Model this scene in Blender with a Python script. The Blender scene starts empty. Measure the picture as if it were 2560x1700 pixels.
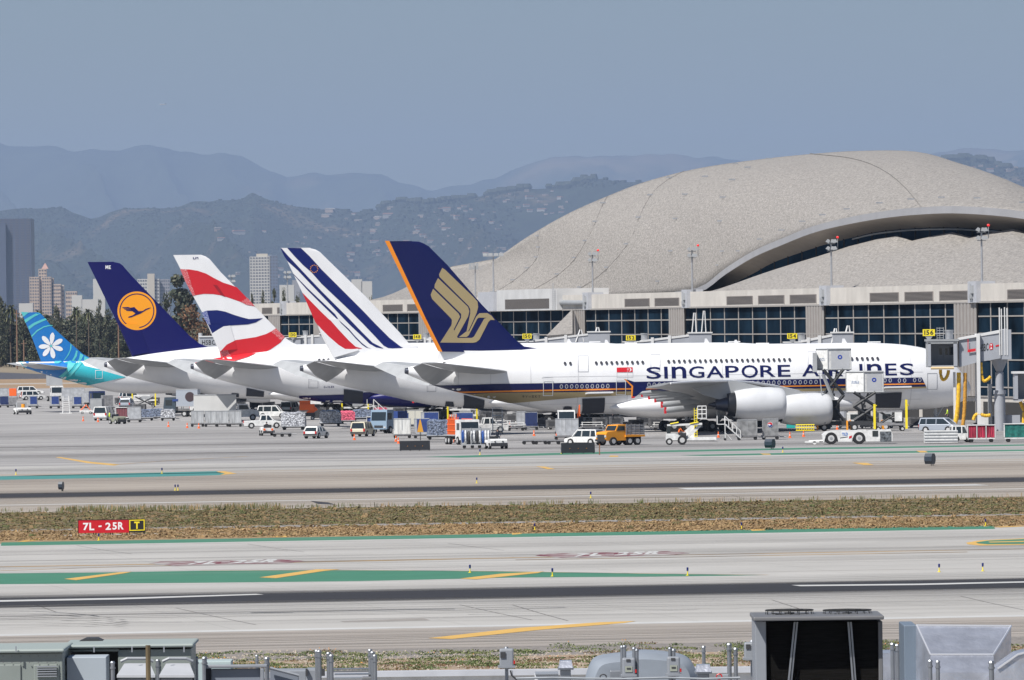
import bpy, bmesh, math, random
from mathutils import Vector, Matrix, noise
from mathutils.geometry import delaunay_2d_cdt
PI=math.pi
scene=bpy.context.scene
COL=scene.collection
F=20000.0; YH=803.0; H=14.2; ROLL=0.012; A=math.radians(10.5)
# ------------------------------------------------------------------ camera
pitch=(YH-850)/F*-1   # horizon above the centre -> look slightly down
fw=Vector((0,math.cos(pitch),-math.sin(pitch)))
rt0=Vector((1,0,0)); up0=rt0.cross(fw)
rt=rt0*math.cos(ROLL)-up0*math.sin(ROLL)
up=rt0*math.sin(ROLL)+up0*math.cos(ROLL)
CAMP=Vector((0,0,H))
cd=bpy.data.cameras.new('camera'); cam=bpy.data.objects.new('camera',cd); COL.objects.link(cam)
cd.sensor_width=36; cd.lens=36*F/2560; cd.clip_start=5; cd.clip_end=160000
cam.matrix_world=Matrix(((rt.x,up.x,-fw.x,0),(rt.y,up.y,-fw.y,0),(rt.z,up.z,-fw.z,H),(0,0,0,1)))
scene.camera=cam
def ray(px,py): return fw*F+rt*(px-1280)-up*(py-850)
def P(px,py,D):
    d=ray(px,py); return CAMP+d*(D/d.y)
def G(px,py,z=0):
    d=ray(px,py); return CAMP+d*((z-H)/d.z)
EV=Vector((math.cos(A),math.sin(A),0)); NV=Vector((-math.sin(A),math.cos(A),0))
def en(p): return (p.dot(EV),p.dot(NV))
def nof(y,x=1280): return G(x,y).dot(NV)
def sc_at(px,py): return F/G(px,py).y
# ------------------------------------------------------------------ materials
MATS={}
def mat(name,col,rough=.6,metal=0.,var=0.,scale=1.,col2=None,detail=4,stretch=(1,1,1),bump=0,coat=0,emit=0,spec=.5,ramp=(.35,.65)):
    if name in MATS: return MATS[name]
    m=bpy.data.materials.new(name); m.use_nodes=True; nt=m.node_tree; b=nt.nodes['Principled BSDF']
    c=tuple(col)+(1,)
    b.inputs['Base Color'].default_value=c; b.inputs['Roughness'].default_value=rough; b.inputs['Metallic'].default_value=metal
    b.inputs['Specular IOR Level'].default_value=spec
    if coat: b.inputs['Coat Weight'].default_value=coat
    if emit:
        b.inputs['Emission Color'].default_value=c; b.inputs['Emission Strength'].default_value=emit
    if var or col2:
        tc=nt.nodes.new('ShaderNodeTexCoord'); mp=nt.nodes.new('ShaderNodeMapping'); mp.inputs['Scale'].default_value=stretch
        nz=nt.nodes.new('ShaderNodeTexNoise'); nz.inputs['Scale'].default_value=scale; nz.inputs['Detail'].default_value=detail
        cr=nt.nodes.new('ShaderNodeValToRGB')
        c2=col2 or tuple(min(1,x*(1+var)) for x in col); c1=col if col2 else tuple(x*(1-var) for x in col)
        cr.color_ramp.elements[0].color=tuple(c1)+(1,); cr.color_ramp.elements[1].color=tuple(c2)+(1,)
        cr.color_ramp.elements[0].position=ramp[0]; cr.color_ramp.elements[1].position=ramp[1]
        L=nt.links.new
        L(tc.outputs['Object'],mp.inputs[0]); L(mp.outputs[0],nz.inputs[0]); L(nz.outputs[0],cr.inputs[0]); L(cr.outputs[0],b.inputs['Base Color'])
        if bump:
            bp=nt.nodes.new('ShaderNodeBump'); bp.inputs['Strength'].default_value=min(1,bump); bp.inputs['Distance'].default_value=.1*max(1,bump)
            L(nz.outputs[0],bp.inputs['Height']); L(bp.outputs[0],b.inputs['Normal'])
    MATS[name]=m; return m
def streaks(m,col,fac,scale,stretch,lo,hi,typ='noise'):
    """lay a second, stretched noise colour over a material's base colour"""
    nt=m.node_tree; b=nt.nodes['Principled BSDF']; L=nt.links.new
    tc=nt.nodes.new('ShaderNodeTexCoord'); mp=nt.nodes.new('ShaderNodeMapping'); mp.inputs['Scale'].default_value=stretch
    nz=nt.nodes.new('ShaderNodeTexNoise'); nz.inputs['Scale'].default_value=scale; nz.inputs['Detail'].default_value=5
    mr=nt.nodes.new('ShaderNodeMapRange'); mr.inputs[1].default_value=lo; mr.inputs[2].default_value=hi; mr.inputs[3].default_value=0; mr.inputs[4].default_value=fac
    mx=nt.nodes.new('ShaderNodeMix'); mx.data_type='RGBA'
    L(tc.outputs['Object'],mp.inputs[0]); L(mp.outputs[0],nz.inputs[0]); L(nz.outputs[0],mr.inputs[0]); L(mr.outputs[0],mx.inputs[0])
    ci=b.inputs['Base Color']
    if ci.is_linked: L(ci.links[0].from_socket,mx.inputs[6])
    else: mx.inputs[6].default_value=ci.default_value
    mx.inputs[7].default_value=tuple(col)+(1,); L(mx.outputs[2],ci); return m
def joints(m,sx,sy,w,col,fac=.6):
    """thin slab joints in object space"""
    nt=m.node_tree; b=nt.nodes['Principled BSDF']; L=nt.links.new
    tc=nt.nodes.new('ShaderNodeTexCoord'); br=nt.nodes.new('ShaderNodeTexBrick'); br.offset=0
    br.inputs['Scale'].default_value=1; br.inputs['Brick Width'].default_value=sx; br.inputs['Row Height'].default_value=sy; br.inputs['Mortar Size'].default_value=w; br.inputs['Mortar Smooth'].default_value=0
    br.inputs['Color1'].default_value=(0,0,0,1);br.inputs['Color2'].default_value=(0,0,0,1);br.inputs['Mortar'].default_value=(fac,fac,fac,1)
    mx=nt.nodes.new('ShaderNodeMix'); mx.data_type='RGBA'; ci=b.inputs['Base Color']
    L(tc.outputs['Object'],br.inputs[0]); L(br.outputs[0],mx.inputs[0])
    if ci.is_linked: L(ci.links[0].from_socket,mx.inputs[6])
    else: mx.inputs[6].default_value=ci.default_value
    mx.inputs[7].default_value=tuple(col)+(1,); L(mx.outputs[2],ci); return m
# ------------------------------------------------------------------ mesh builder
class MB:
    def __init__(s): s.v=[];s.f=[];s.m=[]
    def add(s,vs,fs,m=0):
        o=len(s.v); s.v+= [tuple(x) for x in vs]
        for f in fs: s.f.append(tuple(i+o for i in f)); s.m.append(m)
        return s
    def box(s,c,d,m=0,rz=0,ry=0,top=None):
        x,y,z=d[0]/2,d[1]/2,d[2]/2; tx,ty=top or (1,1)
        vs=[Vector(q) for q in ((-x,-y,-z),(x,-y,-z),(x,y,-z),(-x,y,-z),(-x*tx,-y*ty,z),(x*tx,-y*ty,z),(x*tx,y*ty,z),(-x*tx,y*ty,z))]
        R=Matrix.Rotation(rz,3,'Z')@Matrix.Rotation(ry,3,'Y'); c=Vector(c)
        return s.add([R@q+c for q in vs],[(0,3,2,1),(4,5,6,7),(0,1,5,4),(1,2,6,5),(2,3,7,6),(3,0,4,7)],m)
    def quad(s,*p,m=0): return s.add(p,[tuple(range(len(p)))],m)
    def ring(s,c,ax,r,n,ph=0):
        ax=Vector(ax).normalized(); u=ax.orthogonal().normalized()
        if abs(ax.z)<.99: u=Vector((0,0,1)).cross(ax).normalized()
        w=ax.cross(u)
        return [Vector(c)+u*(r*math.cos(2*PI*i/n+ph))+w*(r*math.sin(2*PI*i/n+ph)) for i in range(n)]
    def loft(s,rings,m=0,c0=True,c1=True,closed=True):
        n=len(rings[0]); o=len(s.v)
        for r in rings: s.v+=[tuple(q) for q in r]
        for k in range(len(rings)-1):
            for i in range(n if closed else n-1):
                j=(i+1)%n; s.f.append((o+k*n+i,o+k*n+j,o+(k+1)*n+j,o+(k+1)*n+i)); s.m.append(m)
        if c0: s.f.append(tuple(o+i for i in reversed(range(n)))); s.m.append(m)
        if c1: s.f.append(tuple(o+(len(rings)-1)*n+i for i in range(n))); s.m.append(m)
        return s
    def cyl(s,p0,p1,r0,r1=None,n=12,m=0,caps=True):
        p0=Vector(p0);p1=Vector(p1); r1=r0 if r1 is None else r1; a=p1-p0
        return s.loft([s.ring(p0,a,r0,n),s.ring(p1,a,r1,n)],m,caps,caps)
    def tube(s,pts,r,n=6,m=0):
        pts=[Vector(p) for p in pts]; rs=[]
        for i,p in enumerate(pts):
            a=(pts[min(i+1,len(pts)-1)]-pts[max(i-1,0)])
            rs.append(s.ring(p,a,r if not isinstance(r,(list,tuple)) else r[i],n))
        return s.loft(rs,m)
    def bar(s,p0,p1,w,m=0): return s.cyl(p0,p1,w*.7071,n=4,m=m)
    def prism(s,pts,y0,y1,m=0,ax='y'):
        n=len(pts)
        if ax=='y': a=[(p[0],y0,p[1]) for p in pts]; b=[(p[0],y1,p[1]) for p in pts]
        elif ax=='x': a=[(y0,p[0],p[1]) for p in pts]; b=[(y1,p[0],p[1]) for p in pts]
        else: a=[(p[0],p[1],y0) for p in pts]; b=[(p[0],p[1],y1) for p in pts]
        return s.add(a+b,[tuple(range(n)),tuple(reversed(range(n,2*n)))]+[(i,i+n,(i+1)%n+n,(i+1)%n) for i in range(n)],m)
    def ball(s,c,r,m=0,n=8,k=5):
        r=r if isinstance(r,(tuple,list)) else (r,r,r); o=len(s.v); c=Vector(c); rings=[]
        for j in range(1,k):
            t=PI*j/k; rings.append([c+Vector((r[0]*math.sin(t)*math.cos(2*PI*i/n),r[1]*math.sin(t)*math.sin(2*PI*i/n),-r[2]*math.cos(t))) for i in range(n)])
        return s.loft(rings,m)
    def build(s,name,mats,parent=None,smooth=False,loc=None,rz=None,fix=True,angle=40):
        me=bpy.data.meshes.new(name); me.from_pydata(s.v,[],s.f)
        if not isinstance(mats,(list,tuple)): mats=[mats]
        for m in mats: me.materials.append(m)
        me.polygons.foreach_set('material_index',s.m)
        if fix:
            bm=bmesh.new(); bm.from_mesh(me); bmesh.ops.recalc_face_normals(bm,faces=bm.faces); bm.to_mesh(me); bm.free()
        if smooth:
            me.polygons.foreach_set('use_smooth',[True]*len(me.polygons))
            try: me.set_sharp_from_angle(angle=math.radians(angle))
            except Exception: pass
        me.update()
        o=bpy.data.objects.new(name,me); COL.objects.link(o)
        if parent is not None: o.parent=parent
        if loc is not None: o.location=loc
        if rz is not None: o.rotation_euler=(0,0,rz)
        return o
def tag(o,label=None,cat=None,group=None,kind=None):
    if label: o['label']=label
    if cat: o['category']=cat
    if group: o['group']=group
    if kind: o['kind']=kind
    return o
def thing(name,label,cat,loc=(0,0,0),rz=0,group=None):
    o=bpy.data.objects.new(name,None); COL.objects.link(o); o.empty_display_size=.5
    o.location=loc; o.rotation_euler=(0,0,rz); return tag(o,label,cat,group)
def dup(root,loc=None,rz=None,label=None,group=None,scale=None):
    r=root.copy(); COL.objects.link(r)
    if loc is not None: r.location=loc
    if rz is not None: r.rotation_euler=(0,0,rz)
    if label: r['label']=label
    if group: r['group']=group
    if scale: r.scale=scale
    for ch in list(root.children):
        c=ch.copy(); COL.objects.link(c); c.parent=r
        for g in list(ch.children):
            d=g.copy(); COL.objects.link(d); d.parent=c
    return r
def lin(r,g,b):
    f=lambda c:(c/255/12.92) if c<=10 else ((c/255+.055)/1.055)**2.4
    return (f(r)*.53,f(g)*.53,f(b)*.53)
# ------------------------------------------------------------------ 2D shapes to surfaces
_gl={}
def glyph(ch,off=.0):
    k=(ch,off)
    if k in _gl: return _gl[k]
    cu=bpy.data.curves.new('g','FONT'); cu.body=ch; cu.offset=off; cu.resolution_u=3
    ob=bpy.data.objects.new('g',cu); COL.objects.link(ob); bpy.context.view_layer.update()
    dg=bpy.context.evaluated_depsgraph_get(); me=ob.evaluated_get(dg).to_mesh()
    vs=[(v.co.x,v.co.y) for v in me.vertices]; fs=[tuple(p.vertices) for p in me.polygons]
    ob.evaluated_get(dg).to_mesh_clear(); bpy.data.objects.remove(ob); bpy.data.curves.remove(cu)
    _gl[k]=(vs,fs); return _gl[k]
def glyph_box(ch,x0,x1,y0,y1,off=0.,flipx=False):
    vs,fs=glyph(ch,off)
    if not vs: return [],[]
    ax=min(v[0] for v in vs);bx=max(v[0] for v in vs);ay=min(v[1] for v in vs);by=max(v[1] for v in vs)
    if ch=='1' or ch=='I': pass
    out=[(x0+(v[0]-ax)/(bx-ax or 1)*(x1-x0), y0+(v[1]-ay)/(by-ay or 1)*(y1-y0)) for v in vs]
    return out,fs
def text2d(txt,x0,x1,y0,y1,off=0.,gap=.12):
    """letters of equal pitch fitted to a box; returns [(verts,faces)]"""
    ws=[]
    for c in txt:
        if c==' ': ws.append(.45); continue
        vs,_=glyph(c,off); w=max(v[0] for v in vs)-min(v[0] for v in vs); ws.append(w)
    tot=sum(ws)+gap*(len(txt)-1); k=(x1-x0)/tot; x=x0; out=[]
    for c,w in zip(txt,ws):
        if c!=' ':
            if c=='-': out.append(glyph_box(c,x,x+w*k,y0+(y1-y0)*.42,y0+(y1-y0)*.56,off))
            else: out.append(glyph_box(c,x,x+w*k,y0,y1,off))
        x+=(w+gap)*k
    return out
def inpoly(p,poly):
    x,y=p; c=False; n=len(poly); j=n-1
    for i in range(n):
        xi,yi=poly[i];xj,yj=poly[j]
        if (yi>y)!=(yj>y) and x<(xj-xi)*(y-yi)/(yj-yi)+xi: c=not c
        j=i
    return c
def polys2d(polys):
    """even-odd filled polygons -> (verts,faces)"""
    vs=[];es=[]
    for p in polys:
        o=len(vs); vs+=[Vector(q) for q in p]; es+=[(o+i,o+(i+1)%len(p)) for i in range(len(p))]
    r=delaunay_2d_cdt(vs,es,[],0,1e-5)
    V=[(q.x,q.y) for q in r[0]]; Fs=[]
    for t in r[2]:
        c=(sum(V[i][0] for i in t)/len(t),sum(V[i][1] for i in t)/len(t))
        if sum(inpoly(c,p) for p in polys)%2: Fs.append(tuple(t))
    return V,Fs
def decal(shapes,fn,name,mats,parent,step=.5,smooth=True):
    """shapes: [(verts2d,faces,matindex)], cut on a grid and laid on the surface fn(u,v)->xyz"""
    bm=bmesh.new()
    for vs,fs,mi in shapes:
        bv=[bm.verts.new((a,b,0)) for a,b in vs]
        for f in fs:
            try: q=bm.faces.new([bv[i] for i in f]); q.material_index=mi
            except ValueError: pass
    bmesh.ops.remove_doubles(bm,verts=bm.verts[:],dist=1e-5)
    if step and bm.verts:
        xs=[v.co.x for v in bm.verts]; ys=[v.co.y for v in bm.verts]
        for ax,lo,hi in ((0,min(xs),max(xs)),(1,min(ys),max(ys))):
            k=math.floor(lo/step)+1
            while k*step<hi:
                co=[0,0,0];no=[0,0,0];co[ax]=k*step;no[ax]=1
                bmesh.ops.bisect_plane(bm,geom=bm.verts[:]+bm.edges[:]+bm.faces[:],plane_co=co,plane_no=no,dist=1e-6); k+=1
    for v in bm.verts: v.co=Vector(fn(v.co.x,v.co.y))
    me=bpy.data.meshes.new(name); bm.to_mesh(me); bm.free()
    if not isinstance(mats,(list,tuple)): mats=[mats]
    for m in mats: me.materials.append(m)
    if smooth: me.polygons.foreach_set('use_smooth',[True]*len(me.polygons))
    o=bpy.data.objects.new(name,me); COL.objects.link(o)
    if parent is not None: o.parent=parent
    return o
def pick(rows,x):
    """piecewise linear table"""
    if x<=rows[0][0]: return rows[0][1:] if len(rows[0])>2 else rows[0][1]
    for a,b in zip(rows,rows[1:]):
        if x<=b[0]:
            t=(x-a[0])/(b[0]-a[0]); r=[p+(q-p)*t for p,q in zip(a[1:],b[1:])]; return r if len(r)>1 else r[0]
    return rows[-1][1:] if len(rows[-1])>2 else rows[-1][1]
# ------------------------------------------------------------------ light, sky, air
SUN_EL=math.radians(53); SUN_AZ=math.radians(222)   # azimuth clockwise from +Y: behind the camera, to the left
w=bpy.data.worlds.new('World'); scene.world=w; w.use_nodes=True; nt=w.node_tree
bg=nt.nodes['Background']; sky=nt.nodes.new('ShaderNodeTexSky'); sky.sky_type='NISHITA'; sky.sun_disc=False
sky.sun_elevation=SUN_EL; sky.sun_rotation=SUN_AZ; sky.air_density=1.0; sky.dust_density=.6; sky.ozone_density=3
hs=nt.nodes.new('ShaderNodeMix'); hs.data_type='RGBA'; hs.blend_type='MULTIPLY'; hs.inputs[0].default_value=1; hs.inputs[7].default_value=(.85,.895,.97,1)
nt.links.new(sky.outputs[0],hs.inputs[6]); nt.links.new(hs.outputs[2],bg.inputs[0]); bg.inputs[1].default_value=.048
sd=bpy.data.lights.new('sun','SUN'); sd.energy=4.6; sd.angle=math.radians(.5); sd.color=(1,.965,.91)
so=bpy.data.objects.new('sun',sd); COL.objects.link(so)
sv=Vector((math.sin(SUN_AZ)*math.cos(SUN_EL),math.cos(SUN_AZ)*math.cos(SUN_EL),math.sin(SUN_EL)))
so.rotation_euler=sv.to_track_quat('Z','Y').to_euler(); so.location=(0,0,300)
scene.view_settings.view_transform='Standard'; scene.view_settings.look='None'; scene.view_settings.exposure=0.5; scene.view_settings.gamma=1
scene.render.engine='CYCLES'; cy=scene.cycles; cy.use_denoising=True; cy.volume_bounces=0; cy.max_bounces=5; cy.diffuse_bounces=2; cy.glossy_bounces=3; cy.transmission_bounces=2; cy.transparent_max_bounces=6
hm=bpy.data.materials.new('haze'); hm.use_nodes=True; t=hm.node_tree; t.nodes.clear()
ou=t.nodes.new('ShaderNodeOutputMaterial'); pv=t.nodes.new('ShaderNodeVolumePrincipled'); t.links.new(pv.outputs[0],ou.inputs['Volume'])
pv.inputs['Color'].default_value=(.465,.612,.885,1); pv.inputs['Density'].default_value=.000024; pv.inputs['Anisotropy'].default_value=0
hz=MB().box((0,33990,799),(30000,68020,1602)).build('haze',hm); tag(hz,kind='stuff')
# ------------------------------------------------------------------ ground
def gsheet(name,pts,m,z,label=None):
    """flat polygon in airport (e,n) frame"""
    o=MB().add([(e,n,z) for e,n in pts],[tuple(range(len(pts)))]).build(name,m,rz=A); return tag(o,label,kind='structure')
def band(name,y0,y1,m,z,x0=None,x1=None,fade=0):
    """strip parallel to the runways between image rows y0 (far) and y1 (near), read at x=1280; x0,x1 limit it"""
    n0,n1=nof(y0),nof(y1)
    e=lambda x,y:G(x,y).dot(EV)
    if x0 is None: a0,a1=-900,-900
    else: a0,a1=e(x0,y0),e(x0,y1)
    if x1 is None: b0,b1=1100,1100
    else: b0,b1=e(x1,y0),e(x1,y1)
    return gsheet(name,[(a0,n0),(b0,n0),(b1,n1),(a1,n1)],m,z)
def poly(name,pts,m,z):
    return gsheet(name,[en(G(x,y)) for x,y in pts],m,z)
asph=mat('apron_concrete',lin(198,195,193),.85,var=.10,scale=.05)
streaks(asph,lin(158,155,153),.7,.05,(.25,2.2,1),.5,.66); streaks(asph,lin(216,213,210),.7,.03,(.2,1.6,1),.52,.7)
joints(asph,7.6,7.6,.03,lin(120,118,116),.35)
conc=mat('taxiway_concrete',lin(216,213,208),.85,var=.07,scale=.1)
streaks(conc,lin(198,195,190),.6,.06,(.2,2.5,1),.5,.7); streaks(conc,lin(172,169,166),.45,.015,(.2,4,1),.58,.75); joints(conc,11,11,.035,lin(150,147,142),.4)
beige=mat('runway_concrete',lin(199,188,175),.85,var=.06,scale=.1)
streaks(beige,lin(179,168,157),.7,.06,(.2,2.5,1),.5,.7); streaks(beige,lin(210,203,194),.7,.03,(.2,3,1),.5,.7); joints(beige,7.6,7.6,.03,lin(150,140,130),.3)
tan=mat('shoulder_asphalt',lin(196,187,178),.9,var=.06,scale=.15)
streaks(tan,lin(178,169,161),.6,.08,(.12,3,1),.5,.66)
gravel=mat('gravel_verge',lin(160,153,147),.95,var=.28,scale=3.5,detail=6)
dirt=mat('dirt',lin(184,156,126),.95,var=.25,scale=.8,detail=8,bump=.5); streaks(dirt,lin(196,186,174),.9,2.5,(1,1,1),.5,.62)
rub=mat('tyre_rubber_marks',lin(66,64,68),.8,var=.12,scale=.3); streaks(rub,lin(110,107,108),.75,.5,(.02,3,1),.52,.72)
rubs=mat('tyre_rubber_haze',lin(150,147,146),.85,var=.1,scale=.2); streaks(rubs,lin(200,197,192),.9,.4,(.015,2.5,1),.48,.62)
white=mat('white_marking',lin(236,236,234),.7,var=.07,scale=.6); 
worn=mat('worn_white_marking',lin(222,219,214),.8,var=.08,scale=.4); streaks(worn,lin(205,200,194),1,.5,(.05,1,1),.52,.6)
green=mat('green_marking',lin(78,150,120),.8,var=.06,scale=.3); streaks(green,lin(120,160,140),.7,.25,(.08,1.6,1),.56,.72)
teal=mat('teal_marking',lin(84,164,160),.8,var=.06,scale=.3); streaks(teal,lin(140,176,170),.7,.25,(.08,1.6,1),.56,.72)
yel=mat('yellow_marking',lin(255,205,110),.75,var=.06,scale=.6)
ylw=mat('worn_yellow_marking',lin(206,168,110),.8,var=.08,scale=.6); streaks(ylw,lin(120,105,90),.9,.35,(.25,1,1),.5,.56)
maroon=mat('maroon_marking',lin(133,38,62),.8,var=.08,scale=.5)
drygrass=mat('dry_grass_ground',lin(184,154,114),.95,var=.2,scale=1.2,detail=8); streaks(drygrass,lin(190,158,118),.8,.12,(.15,1.4,1),.5,.66)
grnd=mat('open_ground',lin(172,156,130),.95,var=.12,scale=.01)
base=MB().add([(-30000,-1500,-.02),(30000,-1500,-.02),(30000,130000,-.02),(-30000,130000,-.02)],[(0,1,2,3)]).build('ground',grnd); tag(base,kind='structure')
band('apron',948,1147,asph,0.0)
band('taxiway',1147,1340,conc,0.004) if 0 else None
band('service_road',1147,1166,conc,0.0)
band('north_runway',1166,1262,beige,0.0)
band('grass_ground',1262,1306,mat('olive_grass_ground',lin(138,122,88),.95,var=.22,scale=1.2,detail=8),0.0)
band('grass_ground',1306,1338,drygrass,0.0)
band('parallel_taxiway',1338,1450,conc,0.0)
band('south_runway',1450,1566,conc,0.0)
band('runway_shoulder',1566,1616,tan,0.0)
band('gravel_shoulder',1616,1640,gravel,0.0)
b0=gsheet('dirt_verge',[(-900,nof(1640)),(1100,nof(1640)),(1100,60),(-900,60)],dirt,0.0)
# far side of the field, left of the terminal
band('far_concrete',925,948,mat('far_concrete',lin(196,190,184),.9,var=.06,scale=.05),0.0)
def fband(name,y0,y1,m,z):
    a=nof(y0,100); b=nof(y1,100); return gsheet(name,[(-1500,a),(300,a),(300,b),(-1500,b)],m,z)
dg=mat('far_dry_grass',lin(190,160,126),.95,var=.1,scale=.05)
fband('far_road',904,927,mat('far_road',lin(178,172,168),.9,var=.06,scale=.05),.004)
fband('far_asphalt',927,947,mat('far_asphalt',lin(98,98,106),.9,var=.06,scale=.05),.004)
fband('far_grass_strip',947,957.5,dg,.004); fband('far_path',957.5,960,mat('far_path',lin(214,206,196),.9),.004); fband('far_grass_strip',960,971,dg,.004)
# markings
M=.004
def faded(name,col,nc,hw,alpha=1.,k=2.2,rag=.8,sc=1.,stretch=(.012,1.4,1)):
    """worn film: opaque round the line n=nc, ragged and thin towards +-hw"""
    m=mat(name,col,.85,var=.15,scale=.3,stretch=(.05,1,1)); nt=m.node_tree; L=nt.links.new; b=nt.nodes['Principled BSDF']; out=nt.nodes['Material Output']
    tc=nt.nodes.new('ShaderNodeTexCoord'); sp=nt.nodes.new('ShaderNodeSeparateXYZ'); L(tc.outputs['Object'],sp.inputs[0])
    def mth(op,a,c=None):
        q=nt.nodes.new('ShaderNodeMath'); q.operation=op
        for i,v in enumerate((a,c)):
            if v is None: continue
            if isinstance(v,(int,float)): q.inputs[i].default_value=v
            else: L(v,q.inputs[i])
        return q.outputs[0]
    d=mth('DIVIDE',mth('ABSOLUTE',mth('SUBTRACT',sp.outputs[1],nc)),hw)
    mp=nt.nodes.new('ShaderNodeMapping'); mp.inputs['Scale'].default_value=stretch; L(tc.outputs['Object'],mp.inputs[0])
    nz=nt.nodes.new('ShaderNodeTexNoise'); nz.inputs['Scale'].default_value=sc; nz.inputs['Detail'].default_value=6; L(mp.outputs[0],nz.inputs[0])
    f=mth('ADD',mth('MULTIPLY',mth('SUBTRACT',1.,d),k),mth('MULTIPLY',mth('SUBTRACT',nz.outputs[0],.55),rag*4)); f=mth('MULTIPLY',mth('MINIMUM',mth('MAXIMUM',f,0.),1.),alpha)
    tr=nt.nodes.new('ShaderNodeBsdfTransparent'); mx=nt.nodes.new('ShaderNodeMixShader'); L(f,mx.inputs[0]); L(tr.outputs[0],mx.inputs[1]); L(b.outputs[0],mx.inputs[2]); L(mx.outputs[0],out.inputs['Surface']); return m
def wearband(name,y0,y1,col,alpha,k=2.2,rag=.8,z=M,sc=1.,stretch=(.012,1.4,1)):
    n0,n1=nof(y0),nof(y1); return gsheet(name,[(-900,n0),(1100,n0),(1100,n1),(-900,n1)],faded('film_%s_%d'%(name,int(y0)),col,(n0+n1)/2,abs(n0-n1)/2,alpha,k,rag,sc,stretch),z)
poly('green_edge_band',[(1060,1142),(1280,1135.5),(1387,1132.5),(1640,1126.5),(1873,1122),(2060,1118.5),(2170,1117.5),(2620,1110),(2620,1113),(2170,1121.5),(2060,1122.5),(1873,1126.5),(1640,1131),(1387,1137.5),(1280,1140.5),(1150,1144)],green,M*1)
poly('green_edge_band',[(1700,1138),(2000,1131.5),(2600,1123.5),(2600,1128.5),(2000,1136),(1760,1140)],green,M*2)
poly('teal_edge_band',[(-60,1192),(540,1178),(585,1183),(545,1188),(300,1194),(-60,1201)],teal,M)
poly('yellow_bar',[(540,1179),(560,1178),(592,1184),(550,1188),(562,1184)],yel,M*3)
for q in ([(1526,1139),(1546,1139.5),(1545,1142.5),(1522,1142)],[(1900,1134),(1924,1134.5),(1928,1137),(1908,1137)],[(2290,1127),(2313,1127.5),(2320,1131),(2300,1131.5)],[(1340,1166),(1362,1167),(1388,1173),(1370,1173.5)],[(2130,1157),(2168,1157.5),(2185,1163),(2160,1163)]):
    poly('yellow_bar',q,yel,M*4)
poly('yellow_guide_line',[(138,1143),(150,1142.5),(230,1155),(300,1161),(285,1164),(220,1158)],yel,M)
def line(name,pts,w,m,z):
    """ground line through pixel points, w metres wide"""
    q=[Vector(en(G(x,y))) for x,y in pts]; L_=[];R_=[]
    for i,p in enumerate(q):
        d=(q[min(i+1,len(q)-1)]-q[max(i-1,0)]).normalized(); nn=Vector((-d.y,d.x))*w/2; L_.append(p+nn);R_.append(p-nn)
    mb=MB(); n=len(q); mb.add([(p.x,p.y,z) for p in L_+R_],[(i,i+1,n+i+1,n+i) for i in range(n-1)]); return tag(mb.build(name,m,rz=A),kind='structure')
line('yellow_guide_line',[(280,1162),(420,1152),(620,1141)],.5,ylw,M*2)
band('runway_edge_line',1170,1171.2,worn,M)
poly('white_edge_line',[(700,1149),(1300,1146),(1900,1139),(2560,1128),(2560,1131),(1900,1142.5),(1300,1149),(700,1151)],worn,M*5)
wearband('tyre_mark_strip',1212,1227,lin(58,56,60),.95,2.0,.5,M)
wearband('tyre_mark_haze',1203,1236,lin(130,122,116),.45,1.2,.7,M*.5)
band('runway_edge_line',1241.5,1243.5,worn,M)
poly('runway_centre_dash',[(1692,1220.5),(2100,1214.5),(2440,1211),(2475,1213.5),(2330,1216),(2000,1220.5),(1720,1224)],white,M*3)
poly('skid_mark',[(775,1252),(820,1256),(842,1262),(795,1260)],rub,M)
band('gravel_track',1304,1308.5,mat('pale_gravel',lin(176,170,166),.95,var=.2,scale=2),M)
poly('sign_pad',[(160,1337),(395,1333.5),(403,1336.5),(160,1341)],worn,M*2)
band('green_edge_band',1334.5,1343,green,M,-100,2700)
band('taxiway_edge_line',1343,1345.5,worn,M)
for q in ([(42,1354),(96,1347),(115,1347),(100,1350),(60,1355)],[(660,1343),(700,1340),(728,1340),(715,1343)],[(1280,1332),(1300,1331.5),(1305,1335),(1280,1337)] ,[(1875,1324),(1905,1323.5),(1916,1326),(1880,1327.5)],[(2480,1318),(2540,1315),(2570,1316),(2500,1319)]):
    poly('yellow_bar',q,yel,M*3)
band('taxiway_centre_line',1394,1395.6,ylw,M)
line('taxiway_branch_line',[(0,1427),(300,1417),(760,1406),(1100,1399),(1290,1394)],.5,ylw,M*2)
band('taxiway_branch_line',1399.5,1400.6,ylw,M*1.5,1290,2600)
poly('green_island',[(2415,1357),(2450,1351),(2560,1346),(2640,1344),(2640,1360),(2560,1362),(2450,1364),(2420,1361)],yel,M*2)
poly('green_island',[(2440,1356.5),(2470,1352),(2560,1348),(2640,1346),(2640,1358),(2560,1360),(2470,1361),(2445,1359)],green,M*4)
poly('green_island_line',[(2470,1355),(2600,1352),(2600,1354.5),(2475,1357)],yel,M*5)
gl=[(-60,1434),(200,1432),(500,1427),(820,1425.5),(1100,1427),(1280,1429),(1600,1434),(1850,1437),(1920,1437.5),(1850,1439),(1600,1442),(1280,1444),(900,1453),(500,1457),(-60,1461)]
poly('green_painted_area',gl,green,M)
line('yellow_border_line',gl[2:9],.35,ylw,M*2)
for q in ([(160,1448),(300,1431),(330,1430),(310,1434),(190,1451)],[(648,1444),(790,1424),(850,1424),(810,1428),(690,1446)],[(1150,1447),(1250,1435),(1360,1429),(1345,1433),(1190,1449)]):
    poly('yellow_bar',q,yel,M*4)
band('runway_edge_line',1440,1441.3,worn,M,1900,None)
band('white_stripe',1457,1460,worn,M,None,1280)
wearband('tyre_mark_strip',1466,1498,lin(52,51,56),.96,2.2,.5,M)
wearband('tyre_mark_haze',1452,1522,lin(104,101,102),.5,1.2,.9,M*.5)
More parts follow.
